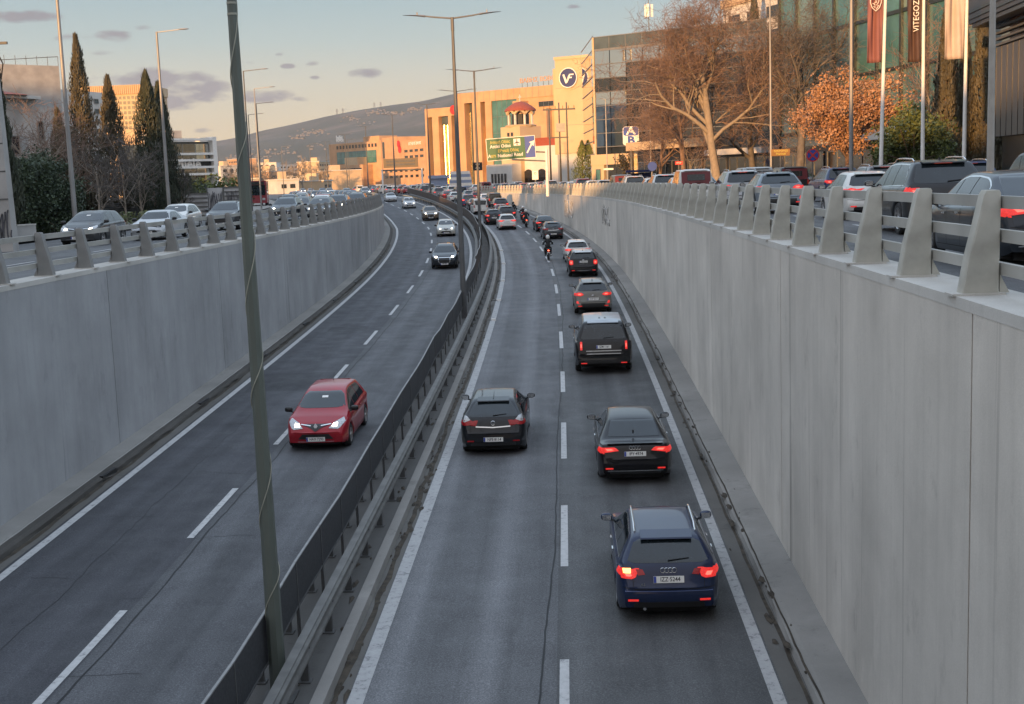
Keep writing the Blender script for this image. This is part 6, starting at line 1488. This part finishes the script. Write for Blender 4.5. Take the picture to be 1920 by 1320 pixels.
for u in (985, 1010): ar = MB().lathe([(1.7, .85), (.01, .85)], 20, (F.X(u, 330)[0], 0, 2.2), 1); ar.b2((F.X(u, 330)[0] - 1.7, .85, 0), (F.X(u, 330)[0] + 1.7, .95, 2.2)); ar.build('arched_door', M['shop_dark'], th_)
# left side buildings
F = Facade('house', 'weathered white house behind the bare trees on the left', -60, 96, 112, 104, -2.2, 'house')
zr_ = F.X(30, 185)[1]; L_ = F.len; F.box('wall', M['stucco_dirty'], 0, L_, 0, zr_, 0, 9); 
F.box('eaves', M['stucco'], -.4, F.X(66, 175)[0], zr_, zr_ + .25, -.6, 9); MB().prism([(-1.0, zr_ + .25), (9.6, zr_ + .25), (4.3, zr_ + 1.1)], 0, -.4, F.X(40, 175)[0]).build('roof', M['roof_red'], F.th)
F.win(F.X(70, 235)[0], F.X(80, 235)[0], F.X(75, 262)[1], F.X(75, 228)[1], 'shop_dark'); F.win(F.X(20, 250)[0], F.X(34, 250)[0], F.X(25, 290)[1], F.X(25, 255)[1], 'glass_dark'); F.win(F.X(95, 250)[0], F.X(105, 250)[0], F.X(100, 290)[1], F.X(100, 255)[1], 'glass_dark')
F = Facade('apartment_building', 'plain grey-white block rising behind the weathered house', 8, 135, 128, 140)
F.box('wall', M['stucco_dirty'], 0, F.len, 0, F.X(60, 122)[1], 0, 14); f = MB()
f.tube([(0, .1, F.X(20, 114)[1]), (F.len, .1, F.X(120, 122)[1] + .9)], .04, 5)
for k in range(7): f.tube([(F.len * k / 6, .1, F.X(60, 122)[1]), (F.len * k / 6, .1, F.X(60, 122)[1] + 1)], .03, 4)
f.build('roof_railing', M['galv'], F.th); F.box('stair_tower', M['cream'], F.len - 1.8, F.len + .4, 0, F.X(128, 148)[1], 3, 9)
F = Facade('apartment_building', 'pale block in shade below the lit office tower', 122, 150, 205, 158)
F.box('wall', M['stucco'], 0, F.len, 0, F.X(170, 172)[1], 0, 14); F.grid(F.len * .55, F.len - .6, 8, F.X(170, 180)[1], 2, 5, (.5, .45), mat='glass_blue')
F = Facade('office_tower', 'tall office tower lit gold with a grid of windows and a ribbed crown', 168, 470, 283, 470)
zc = F.X(220, 160)[1]; zr_ = F.X(220, 177)[1]; L_ = F.len; F.box('wall', M['cream'], 0, L_, 0, zr_, 0, 26); F.box('crown', M['cream'], -.5, L_ + .5, zr_, zc, -.5, 26)
f = MB()
for k in range(30): x = L_ * (k + .5) / 30; f.b2((x - .12, -.75, zr_), (x + .12, -.5, zc))
f.build('crown_ribs', M['stone_pink'], F.th); zz = F.X(220, 245)[1]; F.grid(.6, L_ - .6, zz, zr_ - .4, 14, 7, (.62, .6), mat='glass_tower', fr='mullion_d', fw=.12)
# glass showroom with white bars and lettering
F = Facade('showroom_building', 'glass showroom with white horizontal bars and white lettering', 318, 190, 405, 196)
L_ = F.len; zt_ = F.X(370, 262)[1]; F.box('body', M['glass_blue'], 0, L_ - .5, 0, zt_ - .3, .4, 14); F.win(.3, L_ - .9, zt_ - 6.2, zt_ - .6, 'glass_mirror', y=.1, n=3, m=1)
for v in (262, 289, 301, 314, 327): z = F.X(360, v)[1]; F.box('sunshade', M['letter_w'], 0, L_ - .7, z - .15, z + .18, -.9, .3)
F.box('end_wall', M['letter_w'], L_ - .7, L_, 0, zt_ + .4, -.9, 14); F.box('sign_band', M['shop_dark'], .2, L_ - .8, F.X(360, 313)[1], F.X(360, 302)[1], -.1, .4); F.text('Miele', F.X(350, 308)[0], F.X(350, 308)[1], 2.1, 'letter_w', y=-.3, bold=.06)
F.box('roof_box', M['stucco_dirty'], F.X(330, 255)[0], F.X(360, 255)[0], zt_, F.X(340, 243)[1], 3, 10)
def hoarding(label, u0, Y0, u1, Y1, h, mat, n=5, horiz=True):
    F = Facade('hoarding', label, u0, Y0, u1, Y1, -2.25, 'fence'); F.box('sheet', M[mat], 0, F.len, .1, h, 0, .06); f = MB()
    for k in range(n):
        if horiz: z = .25 + (h - .3) * k / (n - 1); f.b2((0, -.07, z - .05), (F.len, .0, z + .05))
        else: x = F.len * k / (n - 1); f.b2((x - .04, -.05, .1), (x + .04, .0, h))
    f.build('ribs', M['galv'], F.th); f = MB()
    for k in range(4): x = F.len * k / 3; f.b2((x - .05, .06, -.1), (x + .05, .16, h + .05))
    f.build('post', M['galv_dark'], F.th); return F
M['hoard'] = simple('dirty white hoarding', (.4, .4, .41), .7, .1, .25, 1.2)
hoarding('corrugated white hoarding behind the silver coupe', 326, 98, 387, 98, 2.0, 'hoard', 6); 
F = hoarding('white hoarding with graffiti left of the cable-wrapped pole', 387, 101, 417, 101, 2.35, 'hoard', 2, False)
def scrawl(parent, x0, x1, z0, z1, y, seed, mat, n=9, r=.025):
    rr = random.Random(seed); m = MB()
    for k in range(n):
        cx_ = x0 + (x1 - x0) * (k + .5) / n; w = (x1 - x0) / n * .55; pts = [(cx_ + w * math.sin(a * rr.uniform(.8, 1.3) + k), y, (z0 + z1) / 2 + (z1 - z0) / 2 * math.cos(a) * rr.uniform(.6, 1)) for a in np.linspace(0, rr.uniform(3, 6), 9)]
        m.tube(pts, r, 4)
    return m.build('graffiti', mat, parent)
M['spray'] = simple('dark spray paint', (.06, .06, .07), .7); M['spray_w'] = simple('pale spray paint', (.5, .49, .47), .7)
scrawl(F.th, .1, F.len - .1, .5, 2.1, -.03, 3, M['spray'])
F = hoarding('white panelled hoarding just behind the cable-wrapped pole', 418, 104, 452, 104, 2.4, 'hoard', 7, True); scrawl(F.th, .1, F.len - .1, .4, 2.1, -.09, 5, M['spray'], 7)
hoarding('dark metal fence below the cypresses', 150, 88, 322, 96, 1.5, 'fascia', 9, True)
F = Facade('garden_wall', 'low pale wall along the left pavement', 0, 62, 60, 64, -2.25, 'wall'); F.box('wall', M['stucco_dirty'], 0, F.len, 0, .75, 0, .3); F.box('cap', M['coping'], -.02, F.len, .75, .82, -.03, .33)
# concrete utility pole at the left edge
q = at(12, 430, 50); th = thing('utility_pole', (q.x, q.y, -2.2), 'tapered concrete utility pole with graffiti at the left picture edge', 'utility pole')
MB().add([(-.34, -.27, -.1), (.34, -.27, -.1), (.34, .27, -.1), (-.34, .27, -.1), (-.16, -.14, 9.5), (.16, -.14, 9.5), (.16, .14, 9.5), (-.16, .14, 9.5)], [(0, 3, 2, 1), (4, 5, 6, 7), (0, 1, 5, 4), (1, 2, 6, 5), (2, 3, 7, 6), (3, 0, 4, 7)]).build('pole', M['stucco_dirty'], th)
for z in (2.1, 3.2, 4.3): MB().box((0, 0, z), (.68 - .04 * z, .6 - .04 * z, .06)).build('band', M['galv_dark'], th)
scrawl(th, -.32, .34, .3, 1.7, -.3, 8, M['spray'], 4, .03); MB().box((0, -.1, 8.2), (1.5, .1, .1)).build('crossarm', M['galv_dark'], th); MB().tube([(.2, -.2, 8.2), (.55, -.2, 7.4), (.45, -.2, 6.9), (.1, -.2, 6.8)], .03, 5).build('cable', M['black'], th)
# red bus
q = atz(481, 378, -2.2); th = thing('bus', (at(481, 378, 150).x, 150, -2.2), 'dark red bus seen end-on behind the pale lamp on the left side road', 'bus', None, heading(150) + .05)
M['bus_red'] = simple('bus red', (.2, .02, .03), .4, 0, .1, 3, coat=.5)
MB().b2((-1.25, 0, .35), (1.25, 10, 3.0)).build('body', M['bus_red'], th); MB().b2((-1.1, -.04, 1.3), (1.1, .0, 2.5)).build('windshield', M['glass'], th); MB().b2((-1.0, -.05, 2.55), (1.0, -.0, 2.9)).build('destination_board', M['black'], th)
for sg in (-1, 1):
    MB().b2((sg * 1.26, .5, 1.4), (sg * 1.25, 9.4, 2.4)).build('side_window', M['glass'], th); MB().b2((sg * .7, -.05, .7), (sg * 1.05, 0, .95)).build('headlight', M['clear_lens'], th)
    for y in (1.8, 7.6): MB().lathe([(.01, -.14), (.46, -.14), (.48, 0), (.46, .14), (.01, .14)], 18, (sg * 1.1, y, .48), 0).build('wheel', M['rubber'], th, True, 40)
# ---- far town and hill
M['hill'] = None
def hill():
    m, N, L, B = new_mat('hill scrub'); tc = N.new('ShaderNodeTexCoord'); ob = tc.outputs['Object']
    c = ramp(N, L, noise(N, L, ob, .004, 9, .66), [(.3, (.035, .045, .028)), (.5, (.06, .06, .038)), (.62, (.1, .085, .06)), (.75, (.16, .13, .1))]); L.new(c, B.inputs['Base Color']); B.inputs['Roughness'].default_value = .95
    ridge = [(200, 282), (330, 272), (405, 263), (440, 258), (500, 243), (560, 232), (620, 220), (680, 211), (740, 205), (800, 200), (860, 188), (950, 182), (1100, 176), (1300, 180), (1600, 210), (2000, 260)]
    us = np.array([r[0] for r in ridge]); mb = MB(); nu, nv = 110, 46; r = random.Random(4); D0, D1 = 2300., 5400.
    ph = [(r.uniform(.0006, .006), r.uniform(.0006, .006), r.uniform(0, 6)) for _ in range(16)]
    for j in range(nv):
        D = D0 + (D1 + 900 - D0) * j / (nv - 1)
        for i in range(nu):
            u = 120 + (2000 - 120) * i / (nu - 1); v = float(np.interp(u, us, [q[1] for q in ridge])); top = at(u, v, D1); s = min(1, max(0, (D - D0) / (D1 - D0))); f = s * s * (3 - 2 * s)
            if D > D1: f = 1 - ((D - D1) / 900) ** 2 * .6
            X = at(u, 340, D).x; nz_ = sum(math.sin(X * a + D * b + c) / (1 + 300 * (a + b)) for a, b, c in ph) * 34
            mb.v.append((X, D, -3 + (top.z + 3) * f + nz_ * math.sin(math.pi * min(1, s)) + nz_ * .05 * s))
    for j in range(nv - 1):
        for i in range(nu - 1): mb.f.append((j * nu + i, j * nu + i + 1, (j + 1) * nu + i + 1, (j + 1) * nu + i)); mb.m.append(0)
    o = mb.build('hill', m, None, True); structure(o)
    bv = BVHTree.FromPolygons([Vector(v) for v in mb.v], mb.f); h = MB(); rr = random.Random(8)
    for cu, cv, su, sv, n in ((590, 248, 24, 5, 60), (560, 258, 20, 5, 34), (705, 210, 26, 5, 46), (750, 212, 18, 4, 36), (780, 205, 18, 5, 30), (650, 224, 30, 4, 24), (520, 285, 50, 9, 60), (470, 296, 40, 8, 60), (590, 275, 20, 6, 14), (440, 300, 25, 6, 30), (690, 232, 25, 6, 12)):
        for _ in range(int(n * .55)):
            u, v = rr.gauss(cu, su * .5), rr.gauss(cv, sv * .55); d = ray(u, v); p, nn, i, q = bv.ray_cast(Vector((0, 0, 0)), d.normalized())
            if p is None: continue
            s = rr.uniform(4, 9); h.box((p.x, p.y, p.z + s * .1), (s * rr.uniform(.8, 1.6), s, s * rr.uniform(.5, .9)), rr.uniform(0, 3))
    tag(h.build('hillside_houses', simple('distant house walls', (.17, .165, .16), .9)), 'scatter of tiny pale houses climbing the hazy hill', 'houses', None, 'stuff')
    for k, (u, v, hh) in enumerate(((632, 214, 24), (643, 213, 24), (702, 203, 26), (714, 202, 26))):
        p = at(u, v + 1, 5380); th = thing('pylon', (p.x, p.y, p.z - 8), ['leftmost', 'second', 'third', 'rightmost'][k] + ' power pylon on the hill crest', 'pylon', 'power pylons on the hill crest'); t = MB()
        for a, b in ((-3.5, -3.5), (3.5, -3.5), (3.5, 3.5), (-3.5, 3.5)): t.tube([(a, b, 0), (a * .2, b * .2, hh + 8)], .55, 4)
        t.build('tower', M['galv_dark'], th)
        for z in (.68, .82, .95): MB().box((0, 0, (hh + 8) * z), (13 - 5 * (z - .68) * 3, .9, .9)).build('crossarm', M['galv_dark'], th)
hill()
rb = random.Random(17); GT = 'low pale buildings in the distance before the hill'
spots = [(455, 505, 328, 560, 'cream'), (505, 548, 322, 520, 'stone_pink'), (548, 575, 325, 600, 'cream'), (572, 598, 330, 470, 'stucco'), (598, 620, 322, 560, 'cream'), (415, 455, 312, 620, 'stucco'), (485, 520, 306, 900, 'stucco'), (525, 560, 309, 950, 'stucco'), (560, 600, 315, 850, 'stucco_dirty'), (428, 450, 300, 1000, 'stone_pink'), (600, 618, 303, 760, 'cream'), (402, 425, 305, 800, 'stucco_dirty'), (606, 622, 340, 400, 'cream'), (462, 490, 336, 400, 'stucco_dirty'), (520, 560, 338, 380, 'stucco')]
names = ['long cream building left of centre with a flat roof', 'pinkish sunlit building with two window rows', 'narrow cream building beside the pinkish one', 'small white building before the cream ones', 'cream building touching the lettered office building', 'white building at the left end of the row', 'white block higher on the slope, left', 'white block higher on the slope, middle', 'grey block higher on the slope, right', 'small pink block highest on the slope', 'narrow cream tower left of the lettered office building', 'grey block behind the showroom', 'bright cream corner building nearest the lettered one', 'low grey shed beside the red bus', 'low white shed with a flat roof, nearest in the row']
for (u0, u1, v, Y, mt), nm in zip(spots, names):
    F = Facade('building', nm, u0, Y, u1, Y * rb.uniform(.97, 1.03), group=GT); z = max(3.5, F.X(u0, v)[1]); F.box('wall', M[mt], 0, F.len, 0, z, 0, 14); F.box('roof_slab', M['stucco'], -.2, F.len + .2, z, z + .35, -.3, 14.2)
    F.grid(.6, F.len - .6, max(1, z * .25), z - .6, max(2, int(F.len / 4)), max(1, int(z / 3.6)), (.55, .45), fr='mullion_d')
    if rb.random() < .6: F.box('roof_box', M['cream'], F.len * .3, F.len * .55, z + .35, z + 2.6, 3, 7)

# ================================================================ SIGNS AND STREET FURNITURE
# green direction sign on a cantilever post by the right wall
Y = 117.; b = at(1027, 362, Y); th = thing('direction_sign', (b.x, b.y, ztr(Y)), 'large green and blue direction sign reaching over the road from a pale post', 'road sign', None, 0)
MB().tube([(0, 0, 0), (0, 0, 4.3)], [.16, .12], 10).build('post', M['letter_w'], th, True, 40); MB().tube([(0, 0, 4.0), (-3.2, .1, 4.25)], .07, 8).build('arm', M['galv'], th); MB().tube([(0, 0, 3.2), (-3.2, .1, 3.45)], .07, 8).build('arm', M['galv'], th)
p0, p1 = at(912, 280, Y - .3), at(1004, 276, Y - .3); w = (p1 - p0).length; c = (p0 + p1) / 2 - Vector((b.x, b.y, ztr(Y))); hh = 41 / 2370 * Y
def on(par, o, mtx): o.parent = par; o.matrix_local = mtx; return o
R0 = Matrix.Translation(c) @ Matrix.Rotation(-.045, 4, 'Y'); bd = MB().b2((-w / 2, 0, -hh / 2), (w / 2, .06, hh / 2)).build('board', M['letter_w'], th); bd.matrix_local = R0
def onb(o): return o
xs_ = w * .29; MB().b2((-w / 2 + .05, -.012, -hh / 2 + .05), (xs_, .0, hh / 2 - .05)).build('green_field', M['sign_green'], bd); MB().b2((xs_ + .002, -.012, -hh / 2 + .05), (w / 2 - .05, .0, hh / 2 - .05)).build('blue_field', M['sign_blue'], bd)
def st(body, x, z, s, mt, sx=1): text_mesh('lettering', body, s, M[mt], bd, Matrix.Translation((x, -.02, z)) @ Matrix.Rotation(math.pi / 2, 4, 'X'), .004, bold=.006, sx=sx)
st('Αττική Οδός', -.95, .62, .36, 'yellow', .9); st('Attiki Odos', -.95, .26, .42, 'letter_w', .95); st('Εθνική Οδός', -.25, -.18, .36, 'yellow', .9); st('National Road', -.1, -.6, .42, 'letter_w', .95); st('E75', -1.62, -.6, .3, 'yellow'); st('A', -2.0, -.58, .42, 'letter_w')
MB().b2((.28, -.02, .2), (.9, -.013, .82)).build('airport_panel', M['letter_w'], bd)
pl = MB()
for pg in ([(-.03, .26), (.03, .26), (.045, .05), (.25, -.08), (.25, -.14), (.04, -.07), (.03, -.2), (.1, -.26), (-.1, -.26), (-.03, -.2), (-.04, -.07), (-.25, -.14), (-.25, -.08), (-.045, .05)],):
    pl.add([(.59 + x, -.026, .51 + z) for x, z in pg], [tuple(range(len(pg)))])
pl.build('plane_symbol', M['ink'], bd); ar = MB(); ax_ = (xs_ + w / 2) / 2
ar.add([(ax_ + x, -.022, z) for x, z in ((-.38, -.5), (-.28, -.58), (.18, .18), (.3, .02), (.42, .55), (-.08, .42), (.08, .28))], [(0, 1, 2, 3, 4, 5, 6)]); ar.build('arrow', M['letter_w'], bd)
# matrix sign on a gantry
Y = 262.; a = at(718, 350, Y); b = at(787, 348, Y); th = thing('matrix_sign', (a.x, Y, -2.2), 'blank brown matrix sign board on a gantry over the jam', 'road sign', None, 0); W_ = b.x - a.x
for x in (0, W_ + .6): MB().tube([(x, 0, 0), (x, 0, 5.0)], .18, 8).build('leg', M['letter_w'], th)
MB().b2((-.2, -.1, 4.6), (W_ + .8, .1, 4.9)).build('beam', M['galv'], th)
z0, z1 = at(750, 314, Y).z + 2.2, at(750, 297, Y).z + 2.2; o = MB().b2((.4, -.5, z0), (W_ - .1, -.1, z1)).build('board', simple('matrix board', (.11, .085, .055), .6), th); f = MB()
for k in (0, 1): zc = z0 + (z1 - z0) * (.32 + .36 * k); f.b2((1.0, -.53, zc - .2), (W_ - .7, -.5, zc + .2))
f.build('display_row', M['galv_dark'], o)
# shop sign AB
q = at(1183, 340, 160); th = thing('shop_sign', (q.x, 160, Rz), 'blue and white square shop sign on a pole before the mirrored office block', 'shop sign', None, 0)
ax0, ax1 = at(1168, 255, 160).x - q.x, at(1198, 255, 160).x - q.x; zb0, zb1 = at(1183, 272, 160).z - Rz, at(1183, 237, 160).z - Rz; zm = (zb0 + zb1) / 2
MB().tube([((ax0 + ax1) / 2, .3, 0), ((ax0 + ax1) / 2, .3, zb0)], .14, 8).build('post', M['galv'], th)
def rrect(x0, x1, z0, z1, r_, n=5):
    o = []
    for cx_, cz_, a0 in ((x1 - r_, z1 - r_, 0), (x0 + r_, z1 - r_, 1), (x0 + r_, z0 + r_, 2), (x1 - r_, z0 + r_, 3)):
        for k in range(n + 1): a = math.pi / 2 * (a0 + k / n); o.append((cx_ + r_ * math.cos(a), cz_ + r_ * math.sin(a)))
    return o
o = MB().prism(rrect(ax0, ax1, zb0, zb1, .3), 1, 0, .6).build('box', M['letter_w'], th); MB().prism(rrect(ax0 + .06, ax1 - .06, zm + .02, zb1 - .06, .26), 1, -.02, .0).build('blue_panel', M['sign_blue'], o)
text_mesh('letter', 'A', 1.35, M['letter_w'], o, Matrix.Translation(((ax0 + ax1) / 2, -.03, (zm + zb1) / 2)) @ Matrix.Rotation(math.pi / 2, 4, 'X'), .01, bold=.03, sx=1.25); text_mesh('letter', 'B', 1.3, M['sign_blue'], o, Matrix.Translation(((ax0 + ax1) / 2, -.03, (zm + zb0) / 2)) @ Matrix.Rotation(math.pi / 2, 4, 'X'), .01, bold=.05, sx=1.25)
MB().b2((ax0 + 1.3, -.05, 1.5), (ax1 + .7, .1, zb0 - .15)).build('poster', simple('food poster', (.5, .3, .1), .5, 0, 0, 2.2, two=(.6, .55, .4)), th)
# kiosk, round signs, brown sign, red sign
q = gfoot(1199, 150); th = thing('bus_shelter', q, 'navy bus shelter under the shop sign', 'bus shelter'); MB().b2((-1.3, 0, 0), (1.2, .1, 2.2)).build('back_wall', M['navy'], th); MB().b2((-1.6, -1.1, 2.3), (1.5, .4, 2.55)).build('roof', M['navy'], th); MB().b2((1.2, -1.0, 0), (1.3, .1, 2.3)).build('side_panel', M['glass_blue'], th)
for x in (-1.5, 1.35): MB().b2((x, -1.05, 0), (x + .09, -.95, 2.3)).build('post', M['letter_w'], th)
def round_sign(u, v, Y, R_, label, kind):
    c = at(u, v, Y); zb_ = ztr(min(Y, 230)) - .05; th = thing('traffic_sign', (c.x, Y, zb_), label, 'traffic sign', None, 0); h = c.z - zb_
    MB().tube([(0, .05, 0), (0, .05, h)], .035, 8).build('post', M['galv'], th)
    def disc(nm, r_, y, mt, par): d = MB().lathe([(r_, y), (r_, y + .02)], 28, (0, 0, h), 1); d.add([(r_ * math.cos(6.2832 * k / 28), y, h + r_ * math.sin(6.2832 * k / 28)) for k in range(28)], [tuple(range(28))]); return d.build(nm, M[mt], par)
    a = disc('disc', R_, 0, 'sign_red' if kind == 'stop' else 'sign_blue', th)
    if kind == 'stop':
        disc('blue_disc', R_ * .8, -.015, 'sign_blue', a)
        for s in (-1, 1): m = MB(); w_ = R_ * .09; l_ = R_ * .55; m.add([(-l_ - w_, -.024 - .002 * s, h - s * (l_ - w_)), (-l_ + w_, -.024 - .002 * s, h - s * (l_ + w_)), (l_ + w_, -.024 - .002 * s, h + s * (l_ - w_)), (l_ - w_, -.024 - .002 * s, h + s * (l_ + w_))], [(0, 1, 2, 3)]); m.build('red_bar', M['sign_red'], a)
round_sign(1524, 291, 72, .36, 'round red and blue no-stopping sign before the dark hedge', 'stop'); round_sign(1223, 312, 140, .5, 'plain round blue sign beside the bus shelter', 'plain')
def board(u0, u1, v0, v1, Y, label, mt, texts=(), name='sign_board'):
    c0, c1 = at(u0, v1, Y), at(u1, v0, Y); zb_ = ztr(min(Y, 230)) - .05; th = thing(name, ((c0.x + c1.x) / 2, Y, zb_), label, 'sign', None, 0); w_ = c1.x - c0.x; h0, h1 = c0.z - zb_, c1.z - zb_
    MB().tube([(0, .06, 0), (0, .06, h1)], .05, 8).build('post', M['galv'], th); o = MB().b2((-w_ / 2, 0, h0), (w_ / 2, .05, h1)).build('board', M[mt], th)
    for body, x, z, s, m_ in texts: text_mesh('lettering', body, s, M[m_], o, Matrix.Translation((x * w_, -.01, h0 + z * (h1 - h0))) @ Matrix.Rotation(math.pi / 2, 4, 'X'), .004, bold=.003)
    return th
board(1446, 1481, 279, 293, 86, 'brown rectangular tourist sign with yellow lettering', 'sign_brown', (('ΜΑΡΟΥΣΙ', .02, .7, .2, 'yellow'), ('Marousi', .02, .3, .2, 'yellow'))); board(1266, 1280, 302, 309, 125, 'small red rectangular sign on a short pole', 'sign_red', (('STOP', 0, .5, .2, 'letter_w'),)); board(1132, 1150, 315, 319, 150, 'thin white nameplate sign above the queue', 'letter_w')
board(998, 1009, 320, 337, 190, 'white poster stand before the church arch', 'letter_w', (('O', 0, .7, .5, 'ink'),)); board(887, 904, 304, 320, 215, 'dark poster board with a white cross mark', 'shop_dark', (('X', 0, .5, 1.1, 'letter_w'),))
q = gfoot(822, 245); th = thing('van_stall', q, 'blue canopy stall beyond the jam', 'stall'); MB().b2((-1.6, 0, 0), (1.6, 2, 2.6)).build('body', M['roof_box_blue'], th); MB().b2((-1.9, -.4, 2.6), (1.9, 2.4, 3.2)).build('canopy', M['roof_box_blue'], th)
q = gfoot(862, 240); th = thing('striped_tent', q, 'blue and white striped tent beside the blue stall', 'tent'); t = MB(); t2 = MB()
for k in range(6): (t if k % 2 else t2).prism([(-2.2 + .1 * k, .5 + .55 * k), (2.3 - .1 * k, .5 + .55 * k), (2.2 - .1 * k, 1.05 + .55 * k), (-2.1 + .1 * k, 1.05 + .55 * k)], 1, 0, 3)
t.build('white_stripes', M['letter_w'], th); t2.build('blue_stripes', M['roof_box_blue'], th)
# wooden H-frame of power poles with transformer
q = gfoot(1052, 205); th = thing('power_pole_frame', q, 'tall frame of timber power poles with crossbar and transformer', 'power poles')
zt_ = at(1052, 192, 205).z + 2.1
for dx in (-1.6, 0, 1.2): MB().tube([(dx, 0, 0), (dx, 0, zt_ - (1.0 if dx < 0 else 0))], [.17, .11], 8).build('pole', M['galv_dark'], th, True)
MB().b2((-2.6, -.1, zt_ - 1.2), (2.6, .1, zt_ - .95)).build('crossbar', M['galv_dark'], th); MB().b2((-.5, -.6, zt_ - 4.6), (.9, .3, zt_ - 3.3)).build('transformer', M['pole_grey'], th); MB().b2((-1.8, -.12, zt_ - 5.6), (1.4, .1, zt_ - 5.4)).build('crossbar', M['galv_dark'], th)
for dx in (-2.4, -1.5, -.6, .6, 1.5, 2.4): MB().tube([(dx, 0, zt_ - .95), (dx, 0, zt_ - .5)], [.08, .05], 6).build('insulator', M['sign_brown'], th)
# banners
M['banner1'] = simple('dusty rose banner', (.2, .085, .085), .8, 0, .15, .6); M['banner2'] = simple('dark brown banner', (.07, .04, .035), .75, 0, .2, .8); M['banner3'] = simple('pale banner', (.42, .36, .34), .75, 0, .15, .8)
def banner(ub, ut, Y, vb, side, W_, mat, label, lab2, emblem=None, letters=None):
    b = at(ub, 300, Y); t = at(ut, 0, Y); zb_ = -1.85; H = t.z - zb_ + 1.6; dx = (t.x - b.x) * (H / (t.z - zb_))
    th = thing('flagpole', (b.x, Y, zb_), label, 'flagpole', 'white banner poles on the right', 0); MB().tube([(0, 0, 0), (dx, 0, H)], [.095, .06], 10).build('pole', M['white'], th, True, 40); MB().box((0, 0, .03), (.4, .4, .06)).build('base_plate', M['galv_dark'], th)
    zlo = at(ub, vb, Y).z - zb_; f = MB(); nx_, nz_ = 14, 22
    for j in range(nz_ + 1):
        z = zlo + (H - .15 - zlo) * j / nz_; px = dx * z / H
        for i in range(nx_ + 1):
            u = i / nx_; f.v.append((px + side * (.1 + W_ * u), .16 * math.sin(u * 7 + z * .55) * (.25 + u) + .07 * math.sin(u * 15 - z * .8), z))
    for j in range(nz_):
        for i in range(nx_): k = j * (nx_ + 1) + i; f.f.append((k, k + 1, k + nx_ + 2, k + nx_ + 1)); f.m.append(0)
    fl = thing('banner', (b.x, Y, zb_), lab2, 'banner', 'long banners hanging from the white poles', 0); cl = f.build('cloth', mat, fl, True); md = cl.modifiers.new('thick', 'SOLIDIFY'); md.thickness = .015
    MB().tube([(dx * .99, 0, H - .1), (dx * .99 + side * (W_ + .15), 0, H - .1)], .025, 6).build('top_bar', M['galv'], fl)
    return fl, zlo, H, dx
fl, zlo, H, dx = banner(1650, 1660, 58, 117, -1, .68, M['banner1'], 'white pole carrying the dusty rose banner', 'dusty rose banner with a white shield emblem')
ze = at(1640, 8, 58).z + 1.85; xe = at(1640, 8, 58).x - fl.location.x; e = MB()
sh = [(-.23, .3), (.23, .3), (.24, .05), (.15, -.18), (0, -.32), (-.15, -.18), (-.24, .05), (-.23, .3)]; e.tube([(xe + x, -.22, ze + z) for x, z in sh], .018, 4)
for pg in ([(-.12, .2), (-.02, .22), (.02, .08), (-.06, .02)], [(.04, .2), (.14, .12), (.08, -.02), (.03, .05)], [(-.14, .02), (-.04, -.04), (-.02, -.2), (-.1, -.1)], [(.02, -.05), (.12, -.08), (.02, -.24)]): e.tube([(xe + x, -.22, ze + z) for x, z in pg], .016, 4)
e.build('shield_emblem', M['letter_w'], fl)
fl, zlo, H, dx = banner(1730, 1732, 58, 116, -1, .62, M['banner2'], 'white pole carrying the dark brown banner', 'dark brown banner with vertical white letters')
text_mesh('lettering', 'VITEGOZNE', .36, M['letter_w'], fl, Matrix.Translation((at(1716, 40, 58).x - fl.location.x, -.2, at(1716, 22, 58).z + 1.85)) @ Matrix.Rotation(math.pi / 2, 4, 'X') @ Matrix.Rotation(math.pi / 2, 4, 'Z'), .01, bold=.0, sx=.9)
fl, zlo, H, dx = banner(1807, 1813, 57, 110, -1, .86, M['banner3'], 'white pole carrying the pale banner', 'pale grey-pink banner folded along its length')
SHADE_BLOCKS = [(-190, -118, -75, 34), (-116, -84, -75, 22), (-82, -30, -75, 18), (-29.9, 30, -75, 21), (32, 90, -75, 24)]
# ---- unseen blocks added behind the viewer, heights set to shade the near road
def shade_block(x0, x1, y, H, dep, lb):
    th = thing('apartment_building', (x0, y, -2.2), lb, 'building'); MB().b2((0, -dep, 0), (x1 - x0, 0, H)).build('wall', M['stucco_dirty'], th); MB().b2((-.3, -dep - .3, H), (x1 - x0 + .3, .3, H + .4)).build('roof_slab', M['stucco'], th)
    n = int((x1 - x0) / 5); m = MB()
    for i in range(n):
        for j in range(int(H / 3.4)): m.b2((2 + 5 * i, 0, 1.2 + 3.4 * j), (4.6 + 5 * i, .06, 2.8 + 3.4 * j))
    m.build('window_rows', M['glass_dark'], th)['kind'] = 'stuff'
for k, (x0, x1, y, H) in enumerate(SHADE_BLOCKS): shade_block(x0, x1, y, H, 16, f'apartment block {["far left", "left", "middle", "right", "far right", "farthest right", "outer"][k]} added unseen behind the viewer to shade the road')

# ---- evening haze: one closed even volume round the camera and the whole scene
def haze():
    m = bpy.data.materials.new('haze'); m.use_nodes = True; N = m.node_tree.nodes; L = m.node_tree.links; N.clear()
    v = N.new('ShaderNodeVolumePrincipled'); v.inputs['Density'].default_value = HAZE; v.inputs['Color'].default_value = (.72, .8, 1, 1); v.inputs['Anisotropy'].default_value = .1
    o = N.new('ShaderNodeOutputMaterial'); L.new(v.outputs[0], o.inputs['Volume'])
    b = MB().b2((-5800, -60, -12), (5800, 6700, 560)).build('haze', m); b['kind'] = 'stuff'; tag(b, 'thin bluish evening haze over the whole valley', 'haze')
haze()
